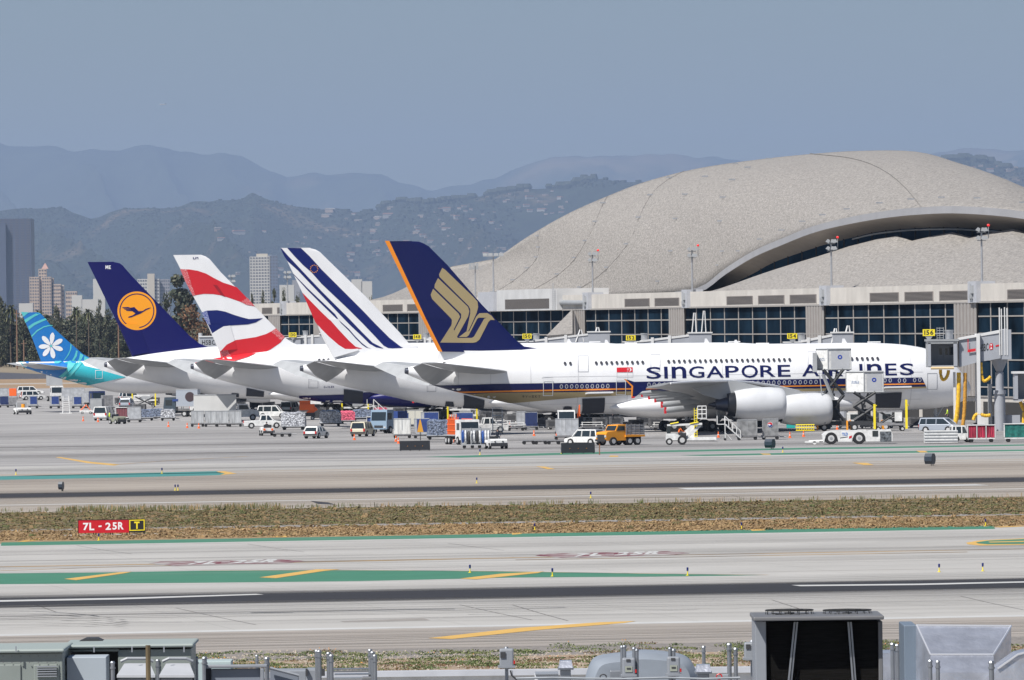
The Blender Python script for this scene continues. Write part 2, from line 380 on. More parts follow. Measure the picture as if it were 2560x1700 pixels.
poly('runway_centre_dash',[(-60,1502),(300,1495),(640,1485),(660,1487),(300,1499),(-60,1506)],white,M*3)
poly('runway_centre_dash',[(1978,1463),(2300,1459.5),(2640,1452),(2640,1455),(2300,1463),(2000,1466)],white,M*3)
band('runway_edge_line',1561.5,1565.5,white,M)
poly('yellow_bar',[(1070,1596),(1300,1570),(1500,1556),(1590,1553),(1560,1558),(1350,1575),(1130,1598)],yel,M*3)
for y0,y1,c,a in ((1350,1372,(184,180,176),.4),(1374,1402,(176,172,168),.45),(1404,1424,(188,184,180),.4),(1500,1545,(186,183,179),.35),(1568,1600,(168,160,152),.4),(1590,1616,(158,152,146),.4),(1150,1166,(150,147,144),.6),(1168,1200,(168,156,145),.5),(1228,1260,(176,166,154),.5),(1092,1112,(140,137,135),.55),(1112,1132,(136,133,131),.55),(1060,1088,(150,147,146),.4)):
    wearband('worn_streaks',y0,y1,lin(*c),a,.9,1.6,M*.25,1.3,(.008,.9,1))
rnd=random.Random(77)
SEAL=mat('joint_sealant',lin(110,105,102),.85)
for y in (1149,1158,1163.5,1182,1199,1232,1256,1347,1366,1384,1427,1448,1530,1549,1575,1586,1603,1617):
    a0=rnd.uniform(-200,800); pts=[(x,y+rnd.uniform(-.7,.7)-(x-1280)*.0155) for x in range(-60,2680,60)]; line('sealed_joint',pts,rnd.choice((.06,.09,.12)),SEAL,M*.75)
for x0,y0,x1,y1 in ((180,1362,330,1385),(620,1360,760,1380),(1120,1358,1260,1376),(440,1520,640,1562),(1150,1512,1330,1550),(1280,1512,1420,1552),(60,1500,140,1530),(1930,1500,2060,1540),(2400,1490,2560,1525),(1830,1238,1860,1246),(60,1130,200,1142)):
    line('sealed_joint',[(x0,y0),((x0+x1)/2,(y0+y1)/2+1),(x1,y1)],.08,SEAL,M*.8)
TRK=faded('tyre_track_film',lin(95,92,92),0,1e4,.75,.35,.6,1.5,(.06,.6,1))
for i in range(34):
    x0=rnd.uniform(-60,1200); y=rnd.uniform(1082,1138) if i<26 else rnd.uniform(1515,1560); L_=rnd.uniform(150,700); sl=rnd.uniform(-.004,.028) if i<26 else rnd.uniform(-.02,-.012)
    line('tyre_track',[(x0+L_*k/6,y+sl*L_*k/6+math.sin(k*.5+i)*1.0) for k in range(7)],rnd.uniform(.25,.8),TRK,M*.6+i*.00005)
for k in range(6):
    line('tyre_track',[(x,1528+k*7+((x-40)/100)**2*(3-k*.4)) for x in range(-40,330,30)],.25,TRK,M*.62)
poly('repair_patch',[(850,1553),(1060,1545),(1075,1551),(860,1556)],mat('patch_asphalt',lin(178,172,166),.9,var=.1,scale=1.),M*.9)
# painted runway numbers on the taxiway
def painted(txt,x0,x1,y,dy,slant):
    w=G(x1,y).x-G(x0,y).x
    c=(x0+x1)/2
    q=[(x0,y+dy*.2),(x0+30,y-dy*.25),(x1-60,y-dy*.75),(x1,y-dy*.35),(x1-40,y+dy*.05),(x0+70,y+dy*.75)]
    poly('red_number_panel',q,maroon,M*3)
    e0,n0=en(G(x0+80,y+dy*.35)); e1,n1=en(G(x1-90,y-dy*.25)); hgt=abs(nof(y-dy*.36,c)-nof(y+dy*.36,c))
    sh=[]
    for vs,fs in text2d(txt,e0,e1,0,hgt,.05):
        sh.append((vs,fs,0))
    k=(n1-n0)/(e1-e0)
    o=decal(sh,lambda u,v:(u+v*.25,n0+k*(u-e0)+v-.25*hgt,M*5),'painted_number',white,None,step=0,smooth=False); o.rotation_euler=(0,0,A); tag(o,kind='structure')
painted('7L-25R',372,765,1407,11,1); painted('7L-25R',1338,1725,1387,11,1)
# ------------------------------------------------------------------ hills
near=[(-300,540),(0,529),(80,520),(148,517),(163,519),(186,533),(229,550),(250,546),(280,532),(313,521),(364,519),(407,522),(449,517),(487,506),(529,507),(551,499),(610,496),(633,480),(661,493),(712,510),(741,518),(805,524),(847,522),(889,532),(932,524),(957,520),(984,500),(1062,509),(1167,497),(1237,483),(1322,471),(1427,467),(1455,452),(1512,448),(1575,453),(1700,455),(2000,450),(2300,415),(2362,402),(2412,397),(2468,404),(2510,421),(2560,421),(2900,430)]
far=[(-300,350),(0,355),(25,363.5),(152,368),(186,376),(224,378),(237,373),(305,375),(339,367),(383,360),(423,372),(449,380),(508,385),(567,383),(606,391),(635,404),(661,419),(695,431),(720,443),(783,431),(826,436),(911,432),(970,440),(1000,452),(1076,478),(1181,460),(1237,449),(1294,421),(1357,400),(1392,392),(1462,390),(1533,392),(1645,386),(1694,386),(1744,395),(1800,393),(1870,402),(2100,410),(2348,383),(2398,371),(2447,367),(2517,376),(2560,372),(2900,380)]
KH=2.3
def hills(name,prof,D0,D1,amp,m,step,rows=26,seed=0,ybase=790):
    xs=[-300+step*i for i in range(int(3200/step)+1)]; vs=[];fs=[]
    for j in range(rows+3):
        t=j/rows
        for x in xs:
            D=D0+(D1-D0)*min(t,1) + max(0,t-1)*3000
            yr=pick(prof,x); zr=P(x,yr,D1).z; X=(x-1280)*D1/F/KH
            g=noise.noise(Vector((X/420,seed,t*1.2)))+.5*noise.noise(Vector((X/160,seed+3,t*3)))
            rid=abs(noise.noise(Vector((X/300+t*1.5,seed+7,t*.8))))
            env=min(1,t)**.9
            z=zr*env*(1-.0) - amp*rid*4*env*(1-env)*1.6 + amp*g*env*(1-env)*1.5
            z+= (noise.noise(Vector((X/60,seed,D/60/KH)))*amp*.07)*(1 if t<.95 else .3)
            if t>1: z-= (t-1)*zr*3
            vs.append(((x-1280)*D/F,D,z-.02*(t<=0)))
    n=len(xs)
    for j in range(rows+2):
        for i in range(n-1): fs.append((j*n+i,j*n+i+1,(j+1)*n+i+1,(j+1)*n+i))
    o=MB().add(vs,fs).build(name,m,smooth=True,fix=False,angle=180); return tag(o,kind='structure')
hn=mat('near_hill_scrub',lin(50,60,42),.95,var=.35,scale=.008,detail=9); streaks(hn,lin(140,118,92),.75,.0027,(1,.5,1),.58,.70); streaks(hn,lin(36,46,36),.8,.02,(1,.5,1),.48,.56)
hf=mat('far_hill_scrub',lin(70,78,58),.95,var=.25,scale=.0025,detail=7); streaks(hf,lin(170,146,118),.6,.0009,(1,.5,1),.58,.72)
NH=hills('hills',near,25000,35000,430,hn,9); FH=hills('mountains',far,50000,64000,950,hf,14,seed=5)

streaks(maroon,lin(205,200,196),.95,.9,(.5,.9,1),.46,.52)
# ------------------------------------------------------------------ aircraft
WH=mat('white_paint',(.78,.78,.79),.35,coat=.1,var=.03,scale=.5,stretch=(1,1,.25),detail=8)
LG=mat('light_grey_paint',(.36,.37,.38),.45,var=.08,scale=.5)
MG=mat('grey_paint',(.30,.31,.32),.5,var=.06,scale=.6)
DK=mat('dark_opening',(.018,.019,.022),.7)
BK=mat('black_rubber',(.014,.014,.015),.8)
GLS=mat('dark_glass',(.02,.028,.035),.12,spec=.8)
STL=mat('galvanised_steel',(.42,.43,.45),.45,metal=.6,var=.08,scale=2)
NVY=mat('navy_paint',(.004,.007,.070),.4,spec=.3); GLD=mat('gold_paint',(.33,.26,.135),.45); ORG=mat('orange_paint',(.80,.25,.012),.45)
RED=mat('red_paint',(.58,.014,.022),.4); SEAM=mat('panel_seam',(.30,.31,.34),.6); NAV2=mat('bright_navy_paint',(.006,.013,.12),.4,spec=.3)
YELO=mat('logo_yellow',(.90,.34,.008),.45); NAVD=mat('deep_blue_paint',(.006,.006,.095),.4,spec=.3)
# body stations of the wide double-decker: aft distance, bottom, top, half width
ST=[(0,4.7,5.2,.2),(.25,4.1,5.8,.75),(.8,3.5,6.6,1.4),(1.8,2.95,7.7,2.1),(3,2.65,8.8,2.65),(5,2.42,9.95,3.1),(7.5,2.3,10.5,3.4),(10,2.26,10.78,3.52),(14,2.25,10.93,3.57),(20,2.25,10.95,3.57),(43,2.25,10.95,3.57),(47,2.3,10.95,3.56),(50.5,2.45,10.93,3.5),(54.4,2.75,10.85,3.32),(57,3.25,10.7,3.1),(59.2,3.8,10.5,2.88),(62,4.45,10.2,2.5),(65,5.1,9.85,2.05),(68,5.85,9.4,1.55),(70,6.5,9.1,1.15),(71.8,7.25,8.75,.72),(72.6,7.6,8.55,.45)]
def smooth_st(st):
    end=st[-1][0]; Ls=[q[0] for q in st if q[0]<4]+[4+i*.75 for i in range(int((end-7)/.75))]+[end-2.9+i*.58 for i in range(6)]
    out=[]
    for L in Ls:
        if 4<=L<end-3:
            acc=[0,0,0]
            for d in (-1.4,-.7,0,.7,1.4):
                q=pick(st,L+d)
                for i in range(3): acc[i]+=q[i]/5
            out.append((L,*acc))
        else: out.append((L,*pick(st,L)))
    return out
class Frame:
    """vertical plane frame of one aircraft: pixel <-> (aft distance L, height z)"""
    def __init__(s,xn,Dn,st,scale=1.,yaw=A):
        s.O=P(xn,900,Dn); s.O.z=0; s.yaw=yaw; s.E=Vector((math.cos(yaw),math.sin(yaw),0)); s.N=Vector((-math.sin(yaw),math.cos(yaw),0)); s.st=smooth_st(st); s.p=2.15
    def lz(s,px,py,sb=0):
        d=ray(px,py); t=((s.O-CAMP).dot(s.N)-sb)/d.dot(s.N); q=CAMP+d*t
        return (-(q-s.O).dot(s.E),q.z)
    def side(s,L,z,out=0.):
        b,t,hw=pick(s.st,L); c=(b+t)/2;h=(t-b)/2; k=min(.999,abs((z-c)/h)); y=hw*(1-k**s.p)**(1/s.p)
        z2=max(b+.01,min(t-.01,z)); ny=(y/hw)**(s.p-1)/hw; nz=math.copysign(k**(s.p-1)/h,z-c); l=math.hypot(ny,nz) or 1
        return (-L,-(y+out*ny/l),z2+out*nz/l)
    def poly(s,pts,sb=None):
        """pixel polygon on the body side -> (L,z); iterates the side distance"""
        r=[]
        for x,y in pts:
            q=s.lz(x,y,3.2)
            for _ in range(2):
                L=max(0,min(s.st[-1][0],q[0])); sd=-s.side(L,q[1])[1]; q=s.lz(x,y,sd)
            r.append(q)
        return r
def fuselage(fr,parent,mats,seg=72,fine=None,name='fuselage',facemat=None):
    mb=MB(); rings=[]; Ls=[q[0] for q in fr.st]; sm=lambda L:pick(fr.st,L)
    for L in Ls:
        b,t,hw=sm(L); c=(b+t)/2;h=(t-b)/2; r=[]
        for i in range(seg):
            th=2*PI*i/seg; cc,ss=math.cos(th),math.sin(th); e=2/fr.p
            r.append((-L,hw*math.copysign(abs(cc)**e,cc),c+h*math.copysign(abs(ss)**e,ss)))
        rings.append(r)
    mb.loft(rings)
    return mb.build(name,mats,parent,smooth=True,angle=60)
def airfoil(le,te,zle,zte,t,y,n=7):
    """closed ring: x from le to te, thickness t (fraction of chord)"""
    c=le-te; r=[]
    prof=[(0,0),(.02,.28),(.08,.55),(.25,.9),(.42,1),(.65,.72),(.85,.33),(1,.03)]
    for u,h in prof: r.append((le-c*u,y,zle+(zte-zle)*u+h*t*c*.55))
    for u,h in reversed(prof[1:-1]): r.append((le-c*u,y,zle+(zte-zle)*u-h*t*c*.45))
    return r
def finskin(L0,c,tt):
    pass
class Fin:
    """vertical fin from its outline in (L,z): root LE, tip LE, tip TE, root TE"""
    def __init__(s,le,te,t=.38,ttip=.14):
        s.le=le; s.te=te; s.t=t; s.tt=ttip   # le/te: tables of (z,L)
        s.z0=min(le[0][0],te[0][0]); s.z1=max(le[-1][0],te[-1][0])
    def half(s,L,z):
        a=pick(s.le,z); b=pick(s.te,z); c=max(.2,b-a); u=max(0,min(1,(L-a)/c)); f=(z-s.z0)/(s.z1-s.z0); th=s.t+(s.tt-s.t)*f
        return th*(.06+.94*math.sin(PI*min(1,u**.62))**.75)
    def side(s,out=0.): return lambda L,z:(-L,-(s.half(L,z)+out),z)
    def mesh(s,name,mats,parent,tipround=0):
        mb=MB(); rings=[]; zs=sorted(set([q[0] for q in s.le]+[q[0] for q in s.te]+[s.z0+(s.z1-s.z0)*i/24 for i in range(25)]))
        us=[0,.01,.03,.06,.1,.15,.2,.26,.33,.4,.48,.56,.64,.72,.8,.88,.94,1]
        for z in zs:
            a=pick(s.le,z); b=pick(s.te,z); r=[]
            for u in us: r.append((-(a+(b-a)*u),-s.half(a+(b-a)*u,z),z))
            for u in reversed(us[1:]): r.append((-(a+(b-a)*u),s.half(a+(b-a)*u,z),z))
            rings.append(r)
        mb.loft(rings); return mb.build(name,mats,parent,smooth=True,angle=40)
def landing_gear(parent,L,y,nw,z0=3.2,r=.7,name='landing_gear'):
    mb=MB()
    ax=[-.85*(nw-1),.85*(nw-1)] if nw<3 else [-1.7,0,1.7]
    if nw==2: ax=[-.85,.85]
    if nw==1: ax=[0]
    mb.cyl((-L,y,.7),(-L,y,z0),.22,m=1); mb.bar((-L,y,1.2),(-L+1.4,y,z0),.2,m=1); mb.box((-L,y,r),(ax[-1]-ax[0]+.5,.3,.3),1)
    g=mb.build(name,[BK,LG],parent)
    for a in ax:
        for s in (-1,1):
            w=MB(); w.cyl((-L+a,y+s*.5-.22,r),(-L+a,y+s*.5+.22,r),r,n=18); w.cyl((-L+a,y+s*.5-.25,r),(-L+a,y+s*.5+.25,r),r*.4,n=12,m=1); w.build('wheel',[BK,LG],g)
def nacelle(parent,Lf,Lr,y,zc,R,mats=None,core=True,name='engine'):
    """turbofan: inlet at Lf, fan exit at Lr; x is forward (negative L)"""
    mb=MB(); prof=[(0,.83),(.03,.93),(.1,.985),(.3,1.04),(.55,1.03),(.8,.95),(1,.83)]
    n=32; ring=lambda L,r,dz=0:[(-L,y+r*math.cos(2*PI*i/n),zc+dz+r*math.sin(2*PI*i/n)) for i in range(n)]
    T=Lr-Lf
    rs=[ring(Lf+T*.35,R*.72)]+[ring(Lf+T*.04,R*.78)]+[ring(Lf+T*u,R*q) for u,q in prof]+[ring(Lr,R*.79),ring(Lr-T*.2,R*.7)]
    mb.loft(rs,0,True,True)
    for k,f in enumerate(mb.f): pass
    o=mb.build(name,[mats or mat('nacelle_pale_grey',(.56,.57,.59),.4,var=.05,scale=.6,coat=.1)],parent,smooth=True,angle=40)
    m2=MB(); m2.loft([ring(Lr-.9,R*.70),ring(Lr+.15,R*.74),ring(Lr+.95,R*.68),ring(Lr+.9,R*.6)],0)
    m2.build('fan_duct',[mat('sooty_metal',(.05,.052,.058),.35,metal=.7)],o,smooth=True)
    m3=MB(); m3.loft([ring(Lr+.3,R*.52),ring(Lr+1.3,R*.42),ring(Lr+2.4,R*.28)],0); m3.loft([ring(Lr+2.2,R*.22),ring(Lr+3.3,R*.04)],0)
    m3.build('exhaust_cone',[mat('exhaust_metal',(.10,.105,.13),.4,metal=.8)],o,smooth=True)
    m4=MB(); m4.cyl((-Lf-.9,y,zc),(-Lf-.92,y,zc),R*.74,n=24); m4.build('fan',[DK],o)
    return o
def wing(parent,sgn,mats_top=None,detail=True):
    # stations: y, LE L, TE L, zLE, zTE, t
    W=[(0,17.5,38.5,3.3,2.6,.13),(3.5,20.8,38.6,3.75,3.0,.13),(8,24.2,39.3,4.9,3.9,.12),(14.4,28.9,41.2,5.75,4.85,.11),(20,33.0,43.2,6.25,5.35,.10),(26,37.4,45.5,6.55,5.6,.10),(33,42.4,48.3,6.6,5.75,.10),(38.2,46.0,50.1,6.5,5.8,.10),(39.6,47.2,50.7,6.45,5.85,.09)]
    Wf=[]; 
    for a,b in zip(W,W[1:]):
        for i in range(3): Wf.append(tuple(p+(q-p)*i/3 for p,q in zip(a,b)))
    Wf.append(W[-1])
    mb=MB(); mb.loft([airfoil(-l,-t,zl,zt,th,sgn*y) for y,l,t,zl,zt,th in Wf])
    o=mb.build('wing',[LG],parent,smooth=True,angle=50)
    le=MB(); le.tube([(-l+.08,sgn*y,zl-.02) for y,l,t,zl,zt,th in Wf[5:]],[.2-.09*i/len(Wf[5:]) for i in range(len(Wf[5:]))],n=8); le.build('leading_edge',[WH],o,smooth=True)
    if detail:
        fx=[(8,39.3,3.6,1.25),(13.2,40.8,4.3,1.15),(18.5,42.7,4.9,1.0),(23.5,44.5,5.2,.85),(28.5,46.4,5.4,.65),(33,48.2,5.55,.5)]
        for y,t,z,h in fx:
            f=MB(); rs=[]
            for u,r in ((-.95,.05),(-.7,.45),(-.3,.9),(.0,1.0),(.3,.85),(.62,.6)):
                x=-t-u*3.2*1.0; cz=z-.25*h-max(0,u)*h*.5
                rs.append([(x,sgn*y+.3*r*h*math.cos(2*PI*i/10),cz+.5*r*h*math.sin(2*PI*i/10)-.1) for i in range(10)])
            f.loft(rs); q=f.build('flap_track_fairing',[LG],o,smooth=True)
            g=MB(); x=-t-.62*3.2; cz=z-.25*h-.62*h*.5-.1; g.box((x-.04,sgn*y,cz),(.22,.34*h,.62*h+.05)); g.build('fairing_tip',[RED],q)
        pn=MB()
        for yy,a,b in ((16.5,.42,.78),(30,.3,.7)):
            pass
    return o
def a380(nm,label,xn,Dn,group,fin_px=None,body_mats=None,decor=None,detail=True,gear=True,belly=None,tailcone=None,finmat=None,scale=None):
    fr=Frame(xn,Dn,ST)
    root=thing('airliner',label,'airliner',fr.O,fr.yaw,group)
    fus=fuselage(fr,root,[body_mats or WH])
    # belly fairing
    mb=MB(); rs=[]
    for L,b,t,hw in ((16,2.4,4.0,2.6),(18.5,2.05,4.8,3.5),(22,1.75,5.2,4.05),(27,1.58,5.3,4.25),(34,1.55,5.35,4.3),(39,1.6,5.2,4.25),(42,1.75,4.9,4.05),(44.5,2.05,4.45,3.7),(46.3,2.45,3.95,3.1),(47.3,2.9,3.4,2.3)):
        c=(b+t)/2;h=(t-b)/2; rs.append([(-L,hw*math.copysign(abs(math.cos(2*PI*i/28))**.8,math.cos(2*PI*i/28)),c+h*math.copysign(abs(math.sin(2*PI*i/28))**.85,math.sin(2*PI*i/28))) for i in range(28)])
    mb.loft(rs); mb.build('belly_fairing',[WH],root,smooth=True,angle=60)
    wing(root,-1,detail=detail); wing(root,1,detail=False)
    for sg in (-1,1):
        nacelle(root,21.9-.3,21.6+6.3,sg*14.4,2.72,2.0) ; nacelle(root,30.0,36.3,sg*25.7,3.62,2.0)
        for (y,Lf,zt,zb) in ((14.4,23.4,5.3,3.6),(25.7,31.7,6.25,4.6)):
            p=MB(); p.prism([(-Lf,zb),(-Lf-.6,zb+1.0),(-Lf-4.5,zt+.3),(-Lf-10.5,zt-.2),(-Lf-8.5,zb+.25),(-Lf-6.5,zb-.35),(-Lf-4.5,zb-.4)],sg*y-.27,sg*y+.27); p.build('engine_pylon',[LG],root)
    # tailplane
    for sg in (-1,1):
        T=[(1.0,59.0,66.6,7.7,7.85,.10),(4,61.6,68.1,8.05,8.1,.10),(9,66.0,70.6,8.55,8.6,.09),(14.6,70.9,73.3,9.1,9.15,.09),(15.2,71.8,73.6,9.15,9.2,.06)]
        t=MB(); t.loft([airfoil(-l,-q,zl,zt,th,sg*y) for y,l,q,zl,zt,th in T]); tp=t.build('tailplane',[LG],root,smooth=True,angle=50)
        e=MB(); e.loft([airfoil(-q-.02,-q-c,zt,zt-d,.10,sg*y) for y,q,zt,c,d in [(2.0,67.1,7.95,2.6,1.75),(8.4,70.3,8.52,2.0,1.35),(14.5,73.3,9.13,1.2,.5)]]); e.build('elevator',[LG],tp,smooth=True)
    # exhaust of the tail turbine
    q=MB(); q.cyl((-72.5,0,8.08),(-73.0,0,8.12),.46,.34,n=16); q.build('tail_exhaust',[mat('exhaust_metal',(.10,.105,.13),.4,metal=.8)],root,smooth=True)
    if gear:
        landing_gear(root,34.2,-6.2,2,3); landing_gear(root,37.5,-2.6,3,2.6); landing_gear(root,34.2,6.2,2,3); landing_gear(root,37.5,2.6,3,2.6); landing_gear(root,4.6,0,1,3.4,r=.62)
    for L in (12.5,27): m=MB(); m.box((-L,0,11.0),(1.6,.5,.16)); m.build('antenna',[WH],root)
    for L in (16,30): m=MB(); m.prism([(-L,10.9),(-L-.7,10.9),(-L-.6,11.5),(-L-.35,11.5)],-.04,.04); m.build('antenna',[WH],root)
    return root,fr
def fin_of(fr,root,px,mats,name='fin'):
    """px: dict with 'le' and 'te' lists of pixels from root to tip"""
    le=[fr.lz(x,y) for x,y in px['le']]; te=[fr.lz(x,y) for x,y in px['te']]
    fin=Fin([(z,L) for L,z in le],[(z,L) for L,z in te]); o=fin.mesh(name,mats,root); return fin,o
def finpaint(fr,fin,parent,shapes,mats,name,out=.015,step=.45):
    sh=[]
    for s in shapes:
        pl=s[0]; mi=s[1]
        V,Fs=polys2d([[fr.lz(x,y) for x,y in p] for p in (pl if isinstance(pl[0][0],(tuple,list)) else [pl])]); sh.append((V,Fs,mi))
    return decal(sh,fin.side(out*1.4),name,mats,parent,step)
def layered(region,layers):
    """region polygon cut by layer polygons (later ones on top) -> verts, faces, material per face (0=base)"""
    vs=[];es=[]
    for p in [region]+[l[0] for l in layers]:
        o=len(vs); vs+=[Vector(q) for q in p]; es+=[(o+i,o+(i+1)%len(p)) for i in range(len(p))]
    r=delaunay_2d_cdt(vs,es,[],0,1e-5); V=[(q.x,q.y) for q in r[0]]; by={}
    for t in r[2]:
        c=(sum(V[i][0] for i in t)/len(t),sum(V[i][1] for i in t)/len(t))
        if not inpoly(c,region): continue
        mi=0
        for pl,k in layers:
            if inpoly(c,pl): mi=k
        by.setdefault(mi,[]).append(tuple(t))
    return V,by
def rudder(fr,fin,root,corners,layers,mats,ang=.2,name='rudder'):
    """lower rudder panel swung towards the camera: corners = hinge top, hinge bottom, rear bottom, rear top"""
    R=[fr.lz(*p) for p in corners]; LL=[([fr.lz(*p) for p in pl],k) for pl,k in layers]
    V,by=layered(R,LL); (a,b)=R[0],R[1]; d=Vector((b[0]-a[0],b[1]-a[1])).normalized(); n=Vector((-d.y,d.x))
    if n.dot(Vector(R[3])-Vector(a))<0: n=-n
    fn=lambda L,z:(-L,-(fin.half(L,z)+.03+max(0,(Vector((L,z))-Vector(a)).dot(n))*ang),z)
    o=decal([(V,f,k) for k,f in by.items()],fn,name,mats,root,1.0,False)
    so=o.modifiers.new('thick','SOLIDIFY'); so.thickness=.12; so.offset=0; return o
def bodypaint(fr,parent,shapes,mats,name,out=.02,step=.5):
    sh=[]
    for s in shapes:
        pl=s[0]; mi=s[1]
        V,Fs=polys2d([fr.poly(p) for p in (pl if isinstance(pl[0][0],(tuple,list)) else [pl])]); sh.append((V,Fs,mi))
    return decal(sh,lambda L,z:fr.side(L,z,out),name,mats,parent,step)
def bodytext(fr,parent,txts,m,name,out=.02,step=.4):
    """txts: (char,x0,x1,ytop,ybot,off) in pixels"""
    sh=[]
    for ch,x0,x1,y0,y1,off in txts:
        (La,za),(Lb,zb)=fr.poly([(x0,y1),(x1,y0)])
        vs,fs=glyph_box(ch,0,1,0,1,off); sh.append(([(La+(Lb-La)*a,za+(zb-za)*b) for a,b in vs],fs,0))
    return decal(sh,lambda L,z:fr.side(L,z,out),name,m,parent,step)
def arc(cx,cy,r,a0,a1,n,ry=None):
    ry=r if ry is None else ry
    return [(cx+r*math.cos(math.radians(a0+(a1-a0)*i/n)),cy+ry*math.sin(math.radians(a0+(a1-a0)*i/n))) for i in range(n+1)]
def rectring(x0,y0,x1,y1,w):
    return [[(x0,y0),(x1,y0),(x1,y1),(x0,y1)],[(x0+w,y0+w),(x1-w,y0+w),(x1-w,y1-w),(x0+w,y1-w)]]
def winobj(fr,parent,pts,r=(.16,.23),m=None,rim=None,name='window'):
    """window plates on the body side at pixel centres; one mesh, copied"""
    src=None
    for x,y in pts:
        L,z=fr.poly([(x,y)])[0]; q=Vector(fr.side(L,z,.11)); n=Vector(fr.side(L,z+.1,.11))-q; tilt=math.atan2(-n.y,n.z)
        if src is None:
            mb=MB(); n_=12
            if rim: 
                mb.add([((r[0]+.08)*math.cos(2*PI*i/n_),0,(r[1]+.08)*math.sin(2*PI*i/n_)) for i in range(n_)],[tuple(range(n_))],1)
            mb.add([(r[0]*math.cos(2*PI*i/n_),-.006,r[1]*math.sin(2*PI*i/n_)) for i in range(n_)],[tuple(range(n_))],0)
            src=mb.build(name,[m or GLS,rim or GLS],parent,fix=False); o=src
        else: o=src.copy(); COL.objects.link(o); o.parent=parent
        o.location=q; o.rotation_euler=(tilt,0,0)
FINS={'le':[(1360,873),(1310,866),(1290,850),(1205,762),(1120,664),(1072,616),(1060,609),(1048,604),(1030,603)],'te':[(1103,905),(1097,877),(1060,800),(1010,695),(966,603)]}
def gold_bird(fr,fin,root):
    S=lambda L:[(900+x/3.734,580+y/3.734) for x,y in L]
    b1=S([(765,335),(790,350),(1060,610),(1095,650),(1100,700),(1085,755),(1010,920),(990,930),(1000,880),(1025,760),(1025,720),(1010,690),(740,420),(735,395)])
    b2=S([(725,430),(1005,700),(1017,740),(1005,790),(905,972),(850,972),(940,800),(940,765),(920,745),(692,520),(695,490)])
    b3=S([(680,530),(915,760),(930,790),(838,980),(830,985),(740,1032),(852,860),(855,820),(840,800),(670,625),(657,585)])
    b4=S([(740,1032),(820,990),(1040,988),(1060,975),(1155,810),(1180,800),(1105,800),(1090,810),(1010,965),(990,980),(920,980),(985,930),(1015,925),(1080,790),(1110,758),(1185,756),(1225,780),(1257,822),(1215,820),(1195,840),(1110,1005),(1080,1028),(1050,1034)])
    finpaint(fr,fin,root,[(b1,0),(b2,0),(b3,0)],[GLD],'bird_emblem',.02)
    finpaint(fr,fin,root,[(b4,0)],[GLD],'bird_emblem',.024)
# ---- the nearest airliner
r1,f1=a380('a','white airliner nearest the camera with navy tail, gold bird emblem and blue cheatline',2425,1018.6,'double-deck airliners parked nose-in at the gates')
fin,fo=fin_of(f1,r1,FINS,[NVY])
finpaint(f1,fin,fo,[([(1090,910),(1097,876),(1200,877),(1330,874),(1345,880),(1180,915)],0)],[WH],'fin_root',.016)
finpaint(f1,fin,fo,[([(962,602),(973,602),(1066,800),(1104,878),(1095,878),(1056,798)],0)],[ORG],'trailing_edge_stripe',.018)
gold_bird(f1,fin,fo)
def lower_rudder(fr,root,pts,mats,deg=14,name='rudder',split=None):
    """drooped lower rudder: a panel hinged along its front edge and swung away"""
    q=[fr.lz(x,y) for x,y in pts]; h0=Vector((-q[1][0],-.26,q[1][1])); h1=Vector((-q[2][0],-.26,q[2][1]))
    return q
seams=[]
B3=lambda L:[(900+x/3.734,580+y/3.734) for x,y in L]
rudder(f1,fin,fo,[(1122,801),(1160,880),(1097,879),(1056,799)],[([(1050,796),(1062,796),(1106,884),(1094,884)],2),(B3([(740,1032),(855,860),(870,850),(960,1034)]),1)],[NVY,GLD,ORG])
bodypaint(f1,r1,[([(1040,957),(1100,963),(1233,959.5),(1534,955.5),(1740,951.5),(1930,948.5),(2120,946),(2304,943.7),(2315,966),(2000,971),(1740,975),(1534,978.5),(1233,981),(1140,985),(1040,980)],0)],[NVY],'cheatline',.08)
bodypaint(f1,r1,[([(1125,977.5),(1300,975),(1580,970),(1900,965),(2311,957.5),(2312,960.3),(1900,968),(1580,973.5),(1300,978.5),(1130,981.5)],0)],[ORG],'orange_stripe',.10)
bodypaint(f1,r1,[([(1140,984.5),(1233,981),(1534,978.5),(1740,975),(2000,971),(2315,966),(2316,970),(1980,979),(1740,983),(1577,987),(1452,992.5),(1276,1007),(1180,1006)],0)],[GLD],'gold_band',.07)
T=[]
def L5(ch,a,b,t,bt,off=.010): T.append((ch,1500+a/4.216,1500+b/4.216,840+t/4.216,840+bt/4.216,off))
for q in (('S',490,640,325,452),('I',678,710,323,448),('n',757,905,320,446),('G',938,1095,318,443),('A',1122,1300,316,441),('P',1322,1460,313,438),('O',1492,1660,305,442),('R',1690,1845,308,432),('E',1875,2003,304,430),('A',2130,2305,298,425)): L5(*q)
def L6(ch,a,b,t,bt,off=.010): T.append((ch,2000+a/4.216,2000+b/4.216,820+t/4.216,820+bt/4.216,off))
for q in (('I',235,262,387,512),('R',310,450,384,508),('L',490,600,380,504),('I',628,655,379,502),('n',708,855,376,500),('E',900,1015,374,500),('S',1055,1195,372,498)): L6(*q)
bodytext(f1,r1,T[:9],NVY,'lettering',.03); bodytext(f1,r1,T[9:],NVY,'lettering',.03)
sg=[(c,1305+8*i-(8 if c=='-' else 0)*0,1311+8*i,987.5 if c!='-' else 990.5,993.5 if c!='-' else 992,.02) for i,c in enumerate('9V-SKT')]
bodytext(f1,r1,sg,mat('brown_lettering',(.10,.075,.04),.6),'registration',.09)
